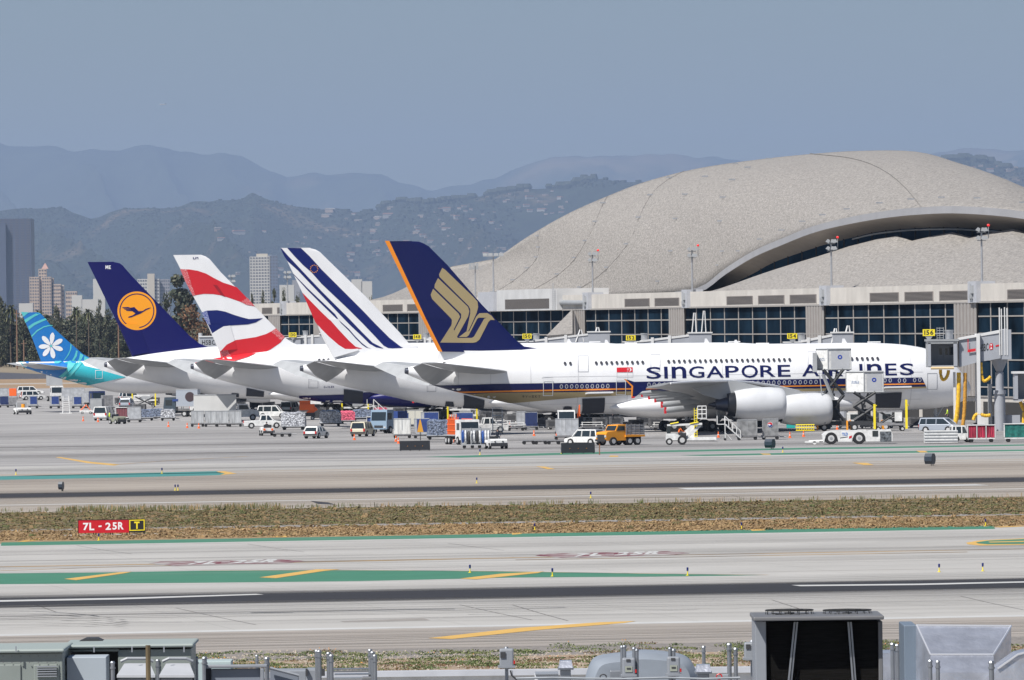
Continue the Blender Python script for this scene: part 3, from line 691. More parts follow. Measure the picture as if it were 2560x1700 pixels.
# flag
fl=lambda x,y:(1500+x/4.216,840+y/4.216)
bodypaint(f1,r1,[([fl(175,333),fl(343,330),fl(345,380),fl(177,383)],0)],[RED],'flag',.022)
bodypaint(f1,r1,[([fl(*p) for p in arc(312,355,19,-90,90,8)]+[fl(*p) for p in arc(305,355,14,90,-90,8,18)],0)],[WH],'flag_crescent',.03)
bodypaint(f1,r1,[([[fl(*p) for p in q] for q in rectring(177,384,348,438,2.5)],0)],[SEAM],'flag_outline',.022)
for cx,cy in ((290,348),(298,343),(302,352),(296,360),(288,358)):
    bodypaint(f1,r1,[([fl(*p) for p in arc(cx,cy,3,0,315,7)],0)],[WH],'flag_star',.03)
# doors
D1=[]
for x0,y0,x1,y1,c in ((1445,889,1471,930,0),(1626,886,1650,928,0),(2019,879,2040,920,0),(2318,933,2343,974,0)):
    D1.append(([*rectring(x0,y0,x1,y1,1.1)],0))
[bodypaint(f1,r1,[d],[SEAM],'door',.026) for d in D1]
[bodypaint(f1,r1,[([*rectring(a,b,c,d,1.5)],0)],[mat('door_outline_white',(.62,.63,.66),.5)],'door',.11) for a,b,c,d in ((1357,949,1382,989),(1539.5,947,1564,987))]
W1=[(1412,909),(1425.5,909)]+[(1490+i*12.9,908-.2*i) for i in range(10)]+[(1671+i*13.15,904.2-.2*i) for i in range(24)]+[(2129+i*12.9,897.5-.15*i) for i in range(6)]
winobj(f1,r1,W1,(.18,.24),mat('window_dark',(.06,.06,.07),.25))
W2=[(1403+12.9*i,966-.12*i) for i in range(10)]+[(1622+13*i,961.5-.1*i) for i in range(5)]+[(1868+13.2*i,957.5-.22*i) for i in range(14)]+[(2212+13*i,950.5) for i in range(2)]+[(2248,951),(2261,951),(2286,950),(2299,949.5)]
winobj(f1,r1,W2,(.13,.20),mat('window_dark_blue',(.02,.025,.07),.25),mat('window_rim',(.42,.43,.48),.5))
DKG=mat('cargo_hold_dark',(.03,.033,.045),.8)
def cargo(fr,root,op,door,name='cargo_door'):
    bodypaint(fr,root,[(op,0)],[DKG],'cargo_opening',.12)
    if door:
        x0,x1,y=door; a=fr.poly([(x0,y)])[0]; b=fr.poly([(x1,y-1.5)])[0]; ya=fr.side(a[0],a[1])[1]
        m=MB(); m.add([(-a[0],ya,a[1]),(-b[0],ya,b[1]),(-b[0]+.15,ya-1.9,b[1]+.12),(-a[0]-.0,ya-1.9,a[1]+.12),(-a[0],ya,a[1]+.18),(-b[0],ya,b[1]+.18),(-b[0]+.1,ya-1.9,b[1]+.3),(-a[0],ya-1.9,a[1]+.3)],[(0,1,2,3),(4,5,6,7),(0,1,5,4),(1,2,6,5),(2,3,7,6),(3,0,4,7)]); m.build(name,[WH],root)
cargo(f1,r1,[(1455,996),(1512,994),(1509,1030),(1452,1033)],(1463,1524,986))
cargo(f1,r1,[(2188,983),(2254,980),(2249,1018),(2187,1018)],(2206,2268,972))
bodypaint(f1,r1,[([(1408,1018),(1413,1015),(1429,1016),(1430,1029),(1407,1028)],0)],[DKG],'bulk_door_opening',.1)
# panel lines on the belly fairing and tail
bodypaint(f1,r1,[([(1354,944.5),(1382,942.5),(1382,943.2),(1354,945.2)],0)],[SEAM],'panel_line',.03)
PSEAM=mat('faint_panel_seam',(.60,.60,.62),.5)
for L0 in (8.5,14.6,20.5,26.8,33,39.5,45.2,51.5,57.5,62.5,66.5):
    b,t,hw=pick(f1.st,L0); V=[]; Z=[b+.3+(t-b-.5)*i/24 for i in range(25)]
    m=MB(); vs=[Vector(f1.side(L0-.035,z,.022)) for z in Z]+[Vector(f1.side(L0+.035,z,.022)) for z in Z]; m.add(vs,[(i,i+1,26+i,25+i) for i in range(24)]); m.build('panel_seam',[PSEAM],r1,fix=False)
for zz in (3.7,7.15):
    m=MB(); Ls=[7+i*1.0 for i in range(50)]; vs=[Vector(f1.side(l,zz-.02,.022)) for l in Ls]+[Vector(f1.side(l,zz+.02,.022)) for l in Ls]; m.add(vs,[(i,i+1,51+i,50+i) for i in range(49)]); m.build('panel_seam',[PSEAM],r1,fix=False)
# wing-tip fence
q=lambda x,y:(lambda p:(-p[0],p[1]))(f1.lz(1500+x/4.216,840+y/4.216,39.7))
m=MB(); m.prism([q(255,455),q(290,460),q(350,480),(q(420,515)),q(490,533),q(480,560),q(430,592),q(392,625),q(370,640),q(332,642),q(338,530)],-39.66,-39.85); wf=m.build('wingtip_fence',[NVY],r1)
m=MB(); m.prism([q(252,453),q(268,455),q(346,526),q(340,640),q(330,642),q(331,532)],-39.64,-39.88); m.build('fence_edge',[ORG],wf)
m=MB(); m.prism([q(332,640),q(372,636),q(360,652),q(332,657)],-39.64,-39.88); m.build('fence_tip',[RED],wf)
LET=None
# nose-gear and panel on the tail cone
bodypaint(f1,r1,[([(1107,906),(1119,904),(1110,908),(1108.5,913),(1107,913)],0)],[DK],'vent',.03)
# ---- second airliner: white with navy and red tail stripes
GRP='double-deck airliners parked nose-in at the gates'
r2,f2=a380('a','white airliner with slanted navy stripes and a red wedge on its tail',2057.7,1103.3,GRP,detail=True)
a5=lambda L:[(600+x/5.9025,640+y/5.9025) for x,y in L]; a4=lambda L:[(400+x/3.935,600+y/3.935) for x,y in L]
fin2,fo2=fin_of(f2,r2,{'le':[(1045,866),(1022,858),(1000,832),(915,742),(810,640),(800,630),(789,624),(776,620.5)],'te':[(833,896),(805,841),(790,804),(756,732),(712,640),(701.7,620)]},[WH])
AFL=[(a5([(1020,0),(1200,200),(1400,400),(1600,600),(1800,800),(2000,1010),(2200,1210),(2361,1335),(2400,1350),(2361,1358),(2240,1362),(2180,1358),(2110,1320),(2000,1200),(1800,990),(1600,790),(1400,600),(1200,410),(1050,240),(930,135),(800,0),(695,-120),(895,-118)]),1),
 (a5([(710,0),(800,95),(1000,310),(1200,520),(1400,720),(1600,920),(1800,1130),(1950,1280),(2110,1362),(2090,1364),(2000,1347),(1900,1290),(1800,1190),(1600,1000),(1400,790),(1200,580),(1000,370),(850,210),(700,75),(655,10),(598,-112),(612,-112)]),1),
 (a5([(775,250),(1000,480),(1200,670),(1400,860),(1445,930),(1465,955),(1600,1075),(1700,1190),(1800,1290),(1880,1350),(1935,1368),(1860,1352),(1800,1312),(1700,1215),(1600,1100),(1430,935),(1200,710),(1000,510),(785,270)]),1),
 (a5([(918,540),(1180,810),(1340,965),(1450,1090),(1600,1250),(1700,1340),(1800,1364),(1640,1375),(1540,1372),(1440,1310),(1300,1190),(1180,1070),(1110,975)]),2)]
def tailart(fr,fin,fo,layers,mats,name,step=.45):
    allp=[]
    for k in (1,2,3,4,5):
        L=[l for l in layers if l[1]==k]
        if L: finpaint(fr,fin,fo,[(l[0],0) for l in L],[mats[k]],name[k],.012+.008*k,step)
tailart(f2,fin2,fo2,AFL,[WH,NAV2,RED],['','tail_stripe','tail_wedge'])
for i in range(12):
    t=2*PI*i/12; cx,cy=784.7+9.2*math.cos(t),672+9.2*math.sin(t)
    finpaint(f2,fin2,fo2,[(arc(cx,cy,1.3,0,300,5),0)],[YELO],'star',.03)
rudder(f2,fin2,fo2,a5([(1442,930),(1750,1390),(1370,1500),(1118,965)]),[AFL[3]],[WH,WH,RED])
cargo(f2,r2,[(1159,986),(1211,999),(1208,1020),(1156,1021)],None)
bodypaint(f2,r2,[([(1114,1003),(1133,1004),(1135,1015),(1112,1014)],0)],[DKG],'bulk_door_opening',.1)
bodypaint(f2,r2,[(rectring(1067,958,1090,979,1),0)],[SEAM],'door',.07)
bodypaint(f2,r2,[(rectring(800,900,801.5,950,.5),0)],[SEAM],'panel_line',.03)
# ---- third: red, white and blue waves
r3,f3=a380('a','white airliner with red and blue waves on its tail and a blue belly',1694,1188.3,GRP,detail=True)
fin3,fo3=fin_of(f3,r3,{'le':[(760,868),(744,862),(728,855),(712.6,844),(636,765),(552.5,681),(524.5,648),(514,641),(503,637)],'te':[(556,896),(527,831),(504,778),(481,737),(452,674),(433,637.5)]},[WH])
WV=[(a4([(198,286),(290,290),(370,303),(450,330),(530,375),(620,420),(700,445),(755,465),(935,655),(860,640),(780,605),(680,570),(600,545),(520,532),(430,530),(322,547),(250,410)]),1),
 (a4([(408,712),(460,695),(560,690),(640,705),(720,735),(800,760),(870,778),(940,775),(1010,768),(940,810),(860,830),(780,835),(700,840),(620,850),(560,885),(508,918),(465,830)]),2),
 (a4([(586,1098),(650,1030),(740,985),(840,970),(940,955),(1040,925),(1100,895),(1140,868),(1228,955),(1180,1010),(1080,1080),(960,1130),(880,1140),(800,1150),(720,1175),(600,1175)]),1)]
RFD=mat('fading_red_paint',(.56,.014,.024),.4); streaks(RFD,(.75,.5,.5),.75,14,(1,1,1),.5,.56); BFD=mat('fading_blue_paint',(.05,.08,.3),.4); streaks(BFD,(.6,.62,.7),.75,14,(1,1,1),.5,.56)
WVL=WV+[(a4([(198,286),(262,290),(345,545),(322,547),(250,410)]),3),(a4([(860,568),(930,650),(850,638),(790,608)]),3),(a4([(408,712),(460,697),(520,910),(508,918),(465,830)]),4),(a4([(586,1098),(640,1040),(700,1150),(600,1160)]),3),(a4([(1090,900),(1140,868),(1225,955),(1190,990)]),3)]
tailart(f3,fin3,fo3,WVL,[WH,RED,NAV2,RFD,BFD],['','wave','wave','wave_fade','wave_fade'])
finpaint(f3,fin3,fo3,[(a4([(520,440),(560,445),(640,560),(600,545)]),0)],[mat('deep_red_paint',(.30,.008,.016),.4)],'wave_fold',.035)
rudder(f3,fin3,fo3,[(574,811),(592,873),(548,877),(517,811)],[WV[1],WV[2]],[WH,RED,NAV2],.16)
bodypaint(f3,r3,[([(487,908),(527,900),(556,893),(600,886),(640,884),(620,893),(580,905),(490,909)],0)],[RED],'red_flash',.09)
[c_.data.materials.clear() or c_.data.materials.append(NAVD) for c_ in r3.children if c_.name.startswith('belly_fairing')]
bodypaint(f3,r3,[([(748,989),(858,986),(1000,972),(1400,958),(1500,1045),(760,1045)],0)],[NAVD],'belly_paint',.07)
cargo(f3,r3,[(859,972),(907,978),(906,1006),(857,1004)],None)
bodypaint(f3,r3,[(rectring(771,948,795,970,.9),0)],[SEAM],'door',.07)
bodytext(f3,r3,[(c,809+4.6*i,812.8+4.6*i,964.5 if c!='-' else 967,969.5 if c!='-' else 968.5,.02) for i,c in enumerate('G-XLEK')],NAV2,'registration',.07)
winobj(f3,r3,[(798,901),(809,901),(821,900)],(.2,.24),mat('window_dark',(.06,.06,.07),.25))
finpaint(f3,fin3,fo3,[([(fx,fy) for fx,fy in q],0) for q in (a4([(323,168),(330,168),(330,184),(342,184),(342,189),(323,189)]),a4([(347,168),(358,168),(358,172),(350,189),(345,189)]),a4([(362,168),(374,168),(374,189),(368,189),(368,174),(362,174)]))],[NAV2],'tail_letters',.03)
# ---- fourth: dark blue tail with a yellow disc
r4,f4=a380('a','white airliner with a dark blue tail carrying a yellow disc with a flying crane',1399,1273.3,GRP,detail=False)
l4=lambda L:[(x/4.216,600+y/4.216) for x,y in L]
fin4,fo4=fin_of(f4,r4,{'le':[(548,872),(526.6,870),(498,858.5),(474,839.6),(403,766),(332,692.5),(306,663),(299,658),(284.6,655)],'te':[(331,892),(294,809),(218.7,655)]},[NAVD])
finpaint(f4,fin4,fo4,[(arc(341.6,777,48.3,0,354,60),0)],[YELO],'tail_disc',.02)
finpaint(f4,fin4,fo4,[([arc(341.6,777,43.4,0,354,60),arc(341.6,777,40.9,0,354,60)],0)],[NAVD],'disc_ring',.03)
finpaint(f4,fin4,fo4,[(l4(q),0) for q in ([(1375,714),(1412,706),(1458,750),(1500,748),(1530,728),(1560,717),(1592,711),(1565,727),(1540,737),(1480,775),(1440,790),(1380,815),(1350,820),(1353,808),(1400,792),(1425,772),(1400,757),(1372,730)],[(1283,709),(1350,706),(1378,716),(1374,724),(1295,718)],[(1300,724),(1378,728),(1390,738),(1312,732)],[(1322,738),(1392,741),(1402,750),(1332,747)])],[NAVD],'crane_emblem',.04)
finpaint(f4,fin4,fo4,[(l4(q),0) for q in ([(1110,306),(1110,268),(1118,268),(1125,285),(1131,268),(1139,268),(1139,306),(1132,306),(1132,285),(1127,297),(1122,297),(1117,285),(1117,306)],[(1144,268),(1166,268),(1166,275),(1152,275),(1152,283),(1164,283),(1164,290),(1152,290),(1152,299),(1168,299),(1168,306),(1144,306)])],[WH],'tail_letters',.03)
rudder(f4,fin4,fo4,l4([(1448,880),(1570,1180),(1395,1215),(1250,888)]),[(arc(341.6,777,48.3,0,354,60),1)],[NAVD,YELO],.14)
bodypaint(f4,r4,[([(616,969),(660,978),(659,991),(615,989)],0)],[DKG],'cargo_opening',.12)
bodypaint(f4,r4,[([(579,982),(597,983),(597,992),(577,991)],0)],[DKG],'bulk_door_opening',.1)
# ---- fifth: turquoise airliner
ST2=[(0,4.9,5.4,.2),(.4,4.3,6.1,.8),(1.2,3.7,6.9,1.45),(2.5,3.2,7.7,2.1),(4.5,2.95,8.25,2.6),(7,2.86,8.48,2.8),(44,2.85,8.5,2.82),(47.7,3.15,8.5,2.75),(52.2,4.45,8.47,2.3),(56.7,5.7,8.45,1.6),(59.1,6.4,8.42,1.2),(61.9,7.35,8.42,.7),(63.7,7.95,8.4,.3)]
f5=Frame(985,1341.6,ST2); f5.p=2.0
TB=mat('ocean_blue_paint',(.012,.17,.50),.35,coat=.1); TT=mat('turquoise_paint',(.03,.40,.47),.35,coat=.1,var=.12,scale=.12); TL=mat('light_turquoise_paint',(.10,.50,.52),.4)
r5=thing('airliner','turquoise and white airliner with a white flower on its tail, smallest and farthest left','airliner',f5.O,f5.yaw)
fuselage(f5,r5,[WH])
fin5,fo5=fin_of(f5,r5,{'le':[(240,904),(235,900),(208.4,886),(179.3,861),(128.4,815),(106.6,788.5),(100.6,783.6),(92,781)],'te':[(104,907),(80,844),(53.3,781)]},[TB])
n5=lambda L:[(x/4.127,740+y/4.127) for x,y in L]
for q in ([(215,165),(300,168),(270,190),(242,215)],[(250,245),(300,215),(390,168),(420,180),(350,215),(300,250),(262,278)],[(290,315),(350,275),(420,245),(470,228),(482,245),(420,270),(350,305),(300,345)],[(322,410),(380,350),(450,312),(510,298),(540,300),(545,308),(500,312),(450,325),(385,365),(328,425)],[(728,492),(738,500),(732,550),(705,610),(670,655),(650,670),(690,615),(718,560)],[(785,560),(800,570),(790,620),(750,680),(730,680),(765,620)],[(825,590),(860,610),(840,650),(815,690),(790,690),(815,640)],[(870,620),(990,680),(860,680)]):
    finpaint(f5,fin5,fo5,[(n5(q),0)],[TL],'tail_wave',.02)
FC=(127.2,865); 
for i,(ang,ln,wd) in enumerate(((-83,34,6),(-30,33,6.2),(18,31,6.2),(78,32,6.2),(128,32,6),(176,31,6),(-132,33,6.2))):
    ca,sa=math.cos(math.radians(ang)),math.sin(math.radians(ang)); pr=[(2,0),(8,-.55),(18,-.95),(26,-.9),(31,-.5),(33,0),(31,.5),(26,.9),(18,.95),(8,.55)]
    finpaint(f5,fin5,fo5,[([(FC[0]+(u*ln/33)*ca-v*wd*sa,FC[1]+(u*ln/33)*sa+v*wd*ca) for u,v in pr],0)],[WH],'petal',.03+.001*i)
finpaint(f5,fin5,fo5,[(arc(FC[0],FC[1],3,0,315,7),0)],[TL],'flower_centre',.045)
bodypaint(f5,r5,[([(44,900),(199,900),(212,915),(264,927),(315,942.5),(218,963),(145,950),(66,925)],0)],[TT],'tail_paint',.06)
bodypaint(f5,r5,[([(60,900),(150,900),(190,905),(175,925),(150,945),(100,940),(66,925)],0)],[TB],'tail_paint',.09)
for q in ([(700,680),(760,665),(800,665),(740,750),(650,830),(600,830),(680,770)],[(820,680),(850,690),(800,750),(720,830),(690,830),(770,750)],[(560,680),(600,665),(640,680),(600,700),(560,700)]):
    bodypaint(f5,r5,[(n5(q),0)],[TL],'tail_wave',.12)
bodypaint(f5,r5,[(rectring(238,926,256,946,.9),0)],[WH],'door',.12)
for sg in (-1,1):
    W5=[(0,20,32,3.4,3.0,.13),(3,22.5,33.2,3.7,3.2,.13),(9.5,27.5,35.5,4.4,4.0,.11),(20,36,41,5.4,5.1,.10),(29.5,43.5,46.4,6.4,6.3,.09)]
    m=MB(); m.loft([airfoil(-l,-t,zl,zt,th,sg*y) for y,l,t,zl,zt,th in W5]); wg=m.build('wing',[LG],r5,smooth=True,angle=50)
    m=MB(); m.prism([(-43.6,6.3),(-46.3,6.3),(-47.8,8.3),(-46.8,8.3)],sg*29.5-.05,sg*29.5+.05); m.build('winglet',[WH],wg)
    nacelle(r5,22.6,26.6,sg*9.4,2.3,1.1); nacelle(r5,31,35,sg*19.3,3.2,1.1)
    m=MB(); m.loft([airfoil(-l,-t,zl,zt,th,sg*y) for y,l,t,zl,zt,th in [(.8,54.6,60.8,7.2,7.25,.11),(9.7,61.3,64.2,8.1,8.15,.09)]]); m.build('tailplane',[LG],r5,smooth=True,angle=50)
landing_gear(r5,32,-5,2,3); landing_gear(r5,32,5,2,3); landing_gear(r5,6,0,1,3,r=.5)
# ---- airliner far off in the air
r6=thing('airliner','tiny pale airliner flying low in the open sky above the mountains','airliner',P(407,261,24000),math.radians(235))
r6.scale=(.5,.5,.5); SC=1.0
m=MB(); m.loft([m.ring((x*SC,0,0),(1,0,0),max(.05,r)*SC,16) for x,r in ((-31,.3),(-26,1.2),(-20,2.3),(-10,2.8),(18,2.8),(25,2.4),(29,1.5),(31,.3))]); m.build('fuselage',[WH],r6,smooth=True)
for sg in (-1,1):
    m=MB(); m.loft([airfoil(8-abs(y)*.5,-3-abs(y)*.22,-1+abs(y)*.1,-1+abs(y)*.1,.12,sg*y) for y in (0,10,30)]); m.build('wing',[LG],r6)
    m=MB(); m.cyl((6,sg*10,-2.2),(0,sg*10,-2.2),1.6,1.2,n=16); m.build('engine',[LG],r6)
    m=MB(); m.loft([airfoil(-24-y*.6,-29-y*.3,1+y*.06,1+y*.06,.1,sg*y) for y in (0,10)]); m.build('tailplane',[LG],r6)
m=MB(); m.prism([(-22,2),(-30,11),(-33,11),(-30,1)],-.2,.2); m.build('fin',[MG],r6)
# ------------------------------------------------------------------ terminal
WQ=Vector((75,1019,0)); WU=Vector((-.197,1,0)).normalized(); WN=Vector((-1,-.197,0)).normalized()
def wl(px,py,w=0):
    d=ray(px,py); t=((WQ-CAMP).dot(WN)+w)/d.dot(WN); q=CAMP+d*t-WQ; return (q.dot(WU),q.z)
def wD(px): return (WQ+WU*wl(px,800)[0]).y
def wbox(mb,u0,u1,z0,z1,w0,w1,m=0):
    """box in wall coordinates: u along the wall, w outwards"""
    c=[(u0,w0),(u1,w0),(u1,w1),(u0,w1)]; vs=[]
    for z in (z0,z1):
        for u,w in c: q=WU*u+WN*w; vs.append((q.x,q.y,z))
    return mb.add(vs,[(0,3,2,1),(4,5,6,7),(0,1,5,4),(1,2,6,5),(2,3,7,6),(3,0,4,7)],m)
PC=mat('pale_concrete',(.52,.49,.45),.85,var=.07,scale=.25); streaks(PC,(.43,.40,.365),.5,.4,(1,1,.15),.52,.68)
GC=mat('grey_concrete',(.50,.50,.50),.85,var=.08,scale=.25)
MUL=mat('stone_mullion',(.30,.28,.262),.7,var=.06,scale=1)
TG=mat('tinted_glazing',(.006,.015,.026),.6,var=.7,scale=.14,spec=0)
LVR=mat('louvre_brown',(.24,.215,.20),.7); LVD=mat('louvre_shadow',(.03,.028,.026),.9)
term=thing('terminal_building','long pale concrete concourse with dark gridded glazing behind the parked airliners','building',WQ)
uA=wl(2700,800)[0]; uB=wl(560,800)[0]
m=MB(); wbox(m,uA,uB,15.95,18.5,-14,0); wbox(m,uA,uB,-.1,3.2,-14,-.3); m.build('wall',[PC],term)
m=MB(); wbox(m,uA,uB,15.9,16.15,0,.2,0); m.build('ledge',[MUL],term)
m=MB(); wbox(m,uA,uB,3.2,15.9,-14,-1.2,0); m.build('back_wall',[mat('dark_interior',(.02,.022,.025),.9)],term)
bays=[(2441,2700,[2473,2515,2557,2600,2645]),(2060,2390,[2092,2130,2168,2206,2245,2284,2322,2360]),(1711,2019,[1738,1773,1808,1843,1878,1913,1948,1983]),(1462,1675,[1486,1519,1551,1584,1617,1650]),(1080,1430,[1110,1140,1168,1196,1223,1250,1281,1313,1343,1374,1404]),(800,1050,[825,850,874,898,921,944,968,991,1019,1047]),(700,786,[719,745,771]),(560,674,[585,610,635,655])]
for x0,x1,cols in bays:
    u0,u1=wl(x0,800)[0],wl(x1,800)[0]
    m=MB(); wbox(m,u0,u1,3.3,15.9,-.5,-.25); g=m.build('glazing',[TG],term)
    m=MB()
    for x in cols: u=wl(x,800)[0]; wbox(m,u-.17,u+.17,3.3,15.9,-.25,-.18)
    for z in (14.1,11.8,8.24,4.57,3.3): wbox(m,u0,u1,z-.09,z+.09,-.25,-.15)
    m.build('frame',[MUL],g)
for x0,x1 in ((2390,2441),(2019,2060),(1676,1711),(1430,1462),(1050,1080),(786,800),(674,700)):
    u0,u1=wl(x0,800)[0],wl(x1,800)[0]; m=MB(); wbox(m,u0,u1,3.3,15.9,-.5,.1,1)
    k=6
    for i in range(k+1): c=u0+(u1-u0)*i/k; h=abs(u1-u0)/k*.28; wbox(m,c-h,c+h,3.3,15.9,.1,.17,0)
    wbox(m,u0,u1,11.7,11.9,.1,.16,0)
    m.build('louvred_pilaster',[MUL,LVR],term)
for x0,x1,ya,yb in ((2176,2247,737,760),(2263,2333,737,760),(2350,2420,736,760),(1818,1882,747,767),(1897,1961,747,767),(1976,2041,746,767),(1563,1624,754,770),(1638,1698,753,770),(958,1007,769,783),(1019,1047,769,783),(870,925,770,784),(656,681,777,787),(694,708,777,787),(2520,2580,733,757)):
    (u0,za),(u1,zb)=wl(x0,yb),wl(x1,ya); za=16.35; zb=17.55
    m=MB(); wbox(m,u0,u1,za,zb,.003,.02,1)
    for i in range(7): z=za+(zb-za)*(i+.5)/7; wbox(m,u0,u1,z-.035,z+.035,.02,.06,0)
    for u in (u0,u1): wbox(m,u-.15,u+.15,za-.05,zb+.05,.0,.08,0)
    wbox(m,u0,u1,zb,zb+.08,0,.08,0)
    m.build('louvre',[LVR,LVD],term)
for x0,x1,ya,yb in ((2452,2560,985,1010),(2300,2430,1000,1040),(2190,2290,1000,1040),(1990,2100,1010,1040)):
    u0,u1=wl(x0,800)[0],wl(x1,800)[0]; m=MB(); wbox(m,u0,u1,.1,2.6,-.297,-.2); m.build('loading_opening',[LVD],term)
# piers that carry the light masts
GP=mat('pier_grey',(.40,.41,.44),.7,var=.05,scale=1)
PIERS=[(1465,1479),(1713,1726),(2058,2076),(2430,2452),(706,716)]
for x0,x1 in PIERS:
    u0,u1=wl(x0,740)[0],wl(x1,740)[0]; m=MB(); wbox(m,u0,u1,15.96,18.85,-2,.6); p=m.build('mast_pier',[GP],term)
    m=MB(); c=(u0+u1)/2; wbox(m,c-.9,c+.2,17.2,18.3,.6,.9,0); wbox(m,c-.5,c+.9,16.5,17.1,.6,.85,1); m.tube([WU*(c-.3)+WN*.75+Vector((0,0,z)) for z in (18.3,17.0,16.2)],.07,m=1); m.tube([WU*(c+.5)+WN*.75+Vector((0,0,z)) for z in (18.5,17.0,16.3)],.07,m=0); m.build('conduit',[LG,MG],p)
# penthouse with a wide louvre
def wbuild(name,label,cat,x0,x1,y0,y1,w0,w1,m_):
    """independent block standing on the concourse, given as a pixel box"""
    (u0,z0),(u1,z1)=wl(x0,y1,w1),wl(x1,y0,w1); mb=MB(); wbox(mb,u0,u1,z0,z1,w0,w1); o=mb.build(name,m_,None,loc=WQ); return o,(u0,u1,z0,z1)
m=MB(); (u0,z0),(u1,z1)=wl(1204,777,1),wl(1392,721,1); uc=wl(1242,750,1)[0]; wbox(m,uc,u1,16,z1,-8,1); pent=m.build('wall',[GC],term)
m=MB(); wbox(m,u0,uc,16,z1-.25,-8,1.6); m.build('wall',[GP],term)
m=MB(); a,b=wl(1263,760,1)[0],wl(1373,760,1)[0]; wbox(m,a,b,16.3,18.0,1.003,1.02,1)
for i in range(11): z=16.3+1.7*(i+.5)/11; wbox(m,a,b,z-.03,z+.03,1.02,1.06,0)
m.build('louvre',[LVR,LVD],pent)
m=MB()
lu=wl(1383,760,1.4)[0]
for k in range(12): m.bar(WU*(lu-.5)+WN*1.4+Vector((0,0,16.2+k*.33)),WU*(lu+.5)+WN*1.4+Vector((0,0,16.2+k*.33)),.05)
for d in (-.5,.5): m.bar(WU*(lu+d)+WN*1.4+Vector((0,0,16.1)),WU*(lu+d)+WN*1.4+Vector((0,0,20.6)),.07)
m.build('ladder',[MG],pent)
m=MB(); q=lambda x,y,w:(lambda a:WU*a[0]+WN*w+Vector((0,0,a[1])))(wl(x,y,w)); m.tube([q(1390,772,.2),q(1392,762,.2),q(1400,756,.2),q(1430,757,.2),q(1464,757,.2)],.45,n=10); m.build('duct',[MG],term,smooth=True)
# triangular roof flap hanging over the glazing
RF=mat('roof_panels',(.255,.237,.218),.75,var=.32,scale=2.9,detail=9,stretch=(.7,.7,1.3)); streaks(RF,(.18,.167,.154),.45,3.2,(.5,.3,1.6),.5,.6); streaks(RF,(.40,.378,.355),.55,3.6,(1,.5,1),.56,.64)
m=MB(); a,b,c,d=[q(x,y,w) for x,y,w in ((1431,773,.6),(1431,834,5.5),(1366,839,6.5),(1372,836,6.5))]
n_=Vector((.3,.1,-.5)); m.add([a,b,c,a+n_,b+n_,c+n_],[(0,1,2),(5,4,3),(0,2,5,3),(1,4,5,2),(0,3,4,1)]); m.build('roof_flap',[RF],term)
# great vaulted roof
def spline(pts,n):
    out=[]
    for i in range(len(pts)-1):
        p0,p1,p2,p3=[Vector(pts[max(0,min(len(pts)-1,j))]) for j in (i-1,i,i+1,i+2)]
        for k in range(n):
            t=k/n; out.append(.5*((2*p1)+(p2-p0)*t+(2*p0-5*p1+4*p2-p3)*t*t+(3*p1-p0-3*p2+p3)*t**3))
    out.append(Vector(pts[-1])); return out
Fe=[(1180,748),(1320,746),(1480,742),(1620,738),(1744,724),(1814,675),(1884,632),(1955,601),(2025,573),(2095,554),(2201,534),(2306,523),(2412,521),(2560,534),(2720,568)]
Bk=[(1120,735),(1180,690),(1251,639),(1322,590),(1420,534),(1519,490),(1617,453),(1744,421),(1884,400),(2025,385),(2150,377),(2290,379),(2390,407),(2482,457),(2720,600)]
Dfe=lambda x:pick([(1180,1500),(1744,1330),(2060,1235),(2306,1185),(2720,1130)],x)
fe=[P(p.x,p.y,Dfe(p.x)) for p in spline(Fe,4)]
bkp=spline(Bk,4); bk=[P(p.x,p.y,Dfe(f.x)+pick([(0,90),(20,150),(45,190),(56,150)],i)) for i,(p,f) in enumerate(zip(bkp,spline(Fe,4)))]
hall=thing('vaulted_roof_hall','huge pale vaulted roof hall with curved eave rising above the concourse','building',(fe[20].x,fe[20].y,0))
def rel(ob,v): return Vector(v)-ob.location
R=22; vs=[];fs=[]
for j in range(R+1):
    t=j/R
    for a,b in zip(fe,bk):
        q=a.lerp(b,t); q.z+=math.sin(PI*t)*3.2*(1-.35*t); vs.append(rel(hall,q))
nf=len(fe)
for j in range(R):
    for i in range(nf-1): fs.append((j*nf+i,j*nf+i+1,(j+1)*nf+i+1,(j+1)*nf+i))
base=len(vs)
for b in bk: vs.append(rel(hall,Vector((b.x,b.y+70,12))))
for i in range(nf-1): fs.append((R*nf+i,R*nf+i+1,base+i+1,base+i))
roof=MB().add(vs,fs).build('roof',[RF],hall,smooth=True,fix=False,angle=180)
so_=roof.modifiers.new('thick','SOLIDIFY'); so_.thickness=.4; so_.offset=-1
def iso(k,r=.12,t0=0,t1=1,shift=0):
    pts=[]
    for j in range(13):
        t=t0+(t1-t0)*j/12; i=min(nf-1,max(0,k+shift*t)); i0=int(i); f=i-i0; i1=min(nf-1,i0+1)
        a=fe[i0].lerp(fe[i1],f); b=bk[i0].lerp(bk[i1],f); q=a.lerp(b,t); q.z+=math.sin(PI*t)*3.2*(1-.35*t)+.08; pts.append(rel(hall,q))
    return pts
SE=mat('roof_seam_metal',(.19,.178,.166),.7)
for k,sh,r in ((1,12,.035),(3,17,.035),(6,21,.035),(44,-8,.06)):
    m=MB(); m.tube(iso(k,shift=sh),r,n=4); m.build('roof_seam',[SE],roof)
for k,sh in ((1,12),(3,17),(6,21),(12,20),(20,14)):
    for j in range(1,12,2):
        pt=iso(k,shift=sh)[j]; m=MB(); m.box(pt+Vector((0,0,.25)),(1.1,.3,.25)); m.build('roof_anchor',[STL],roof)
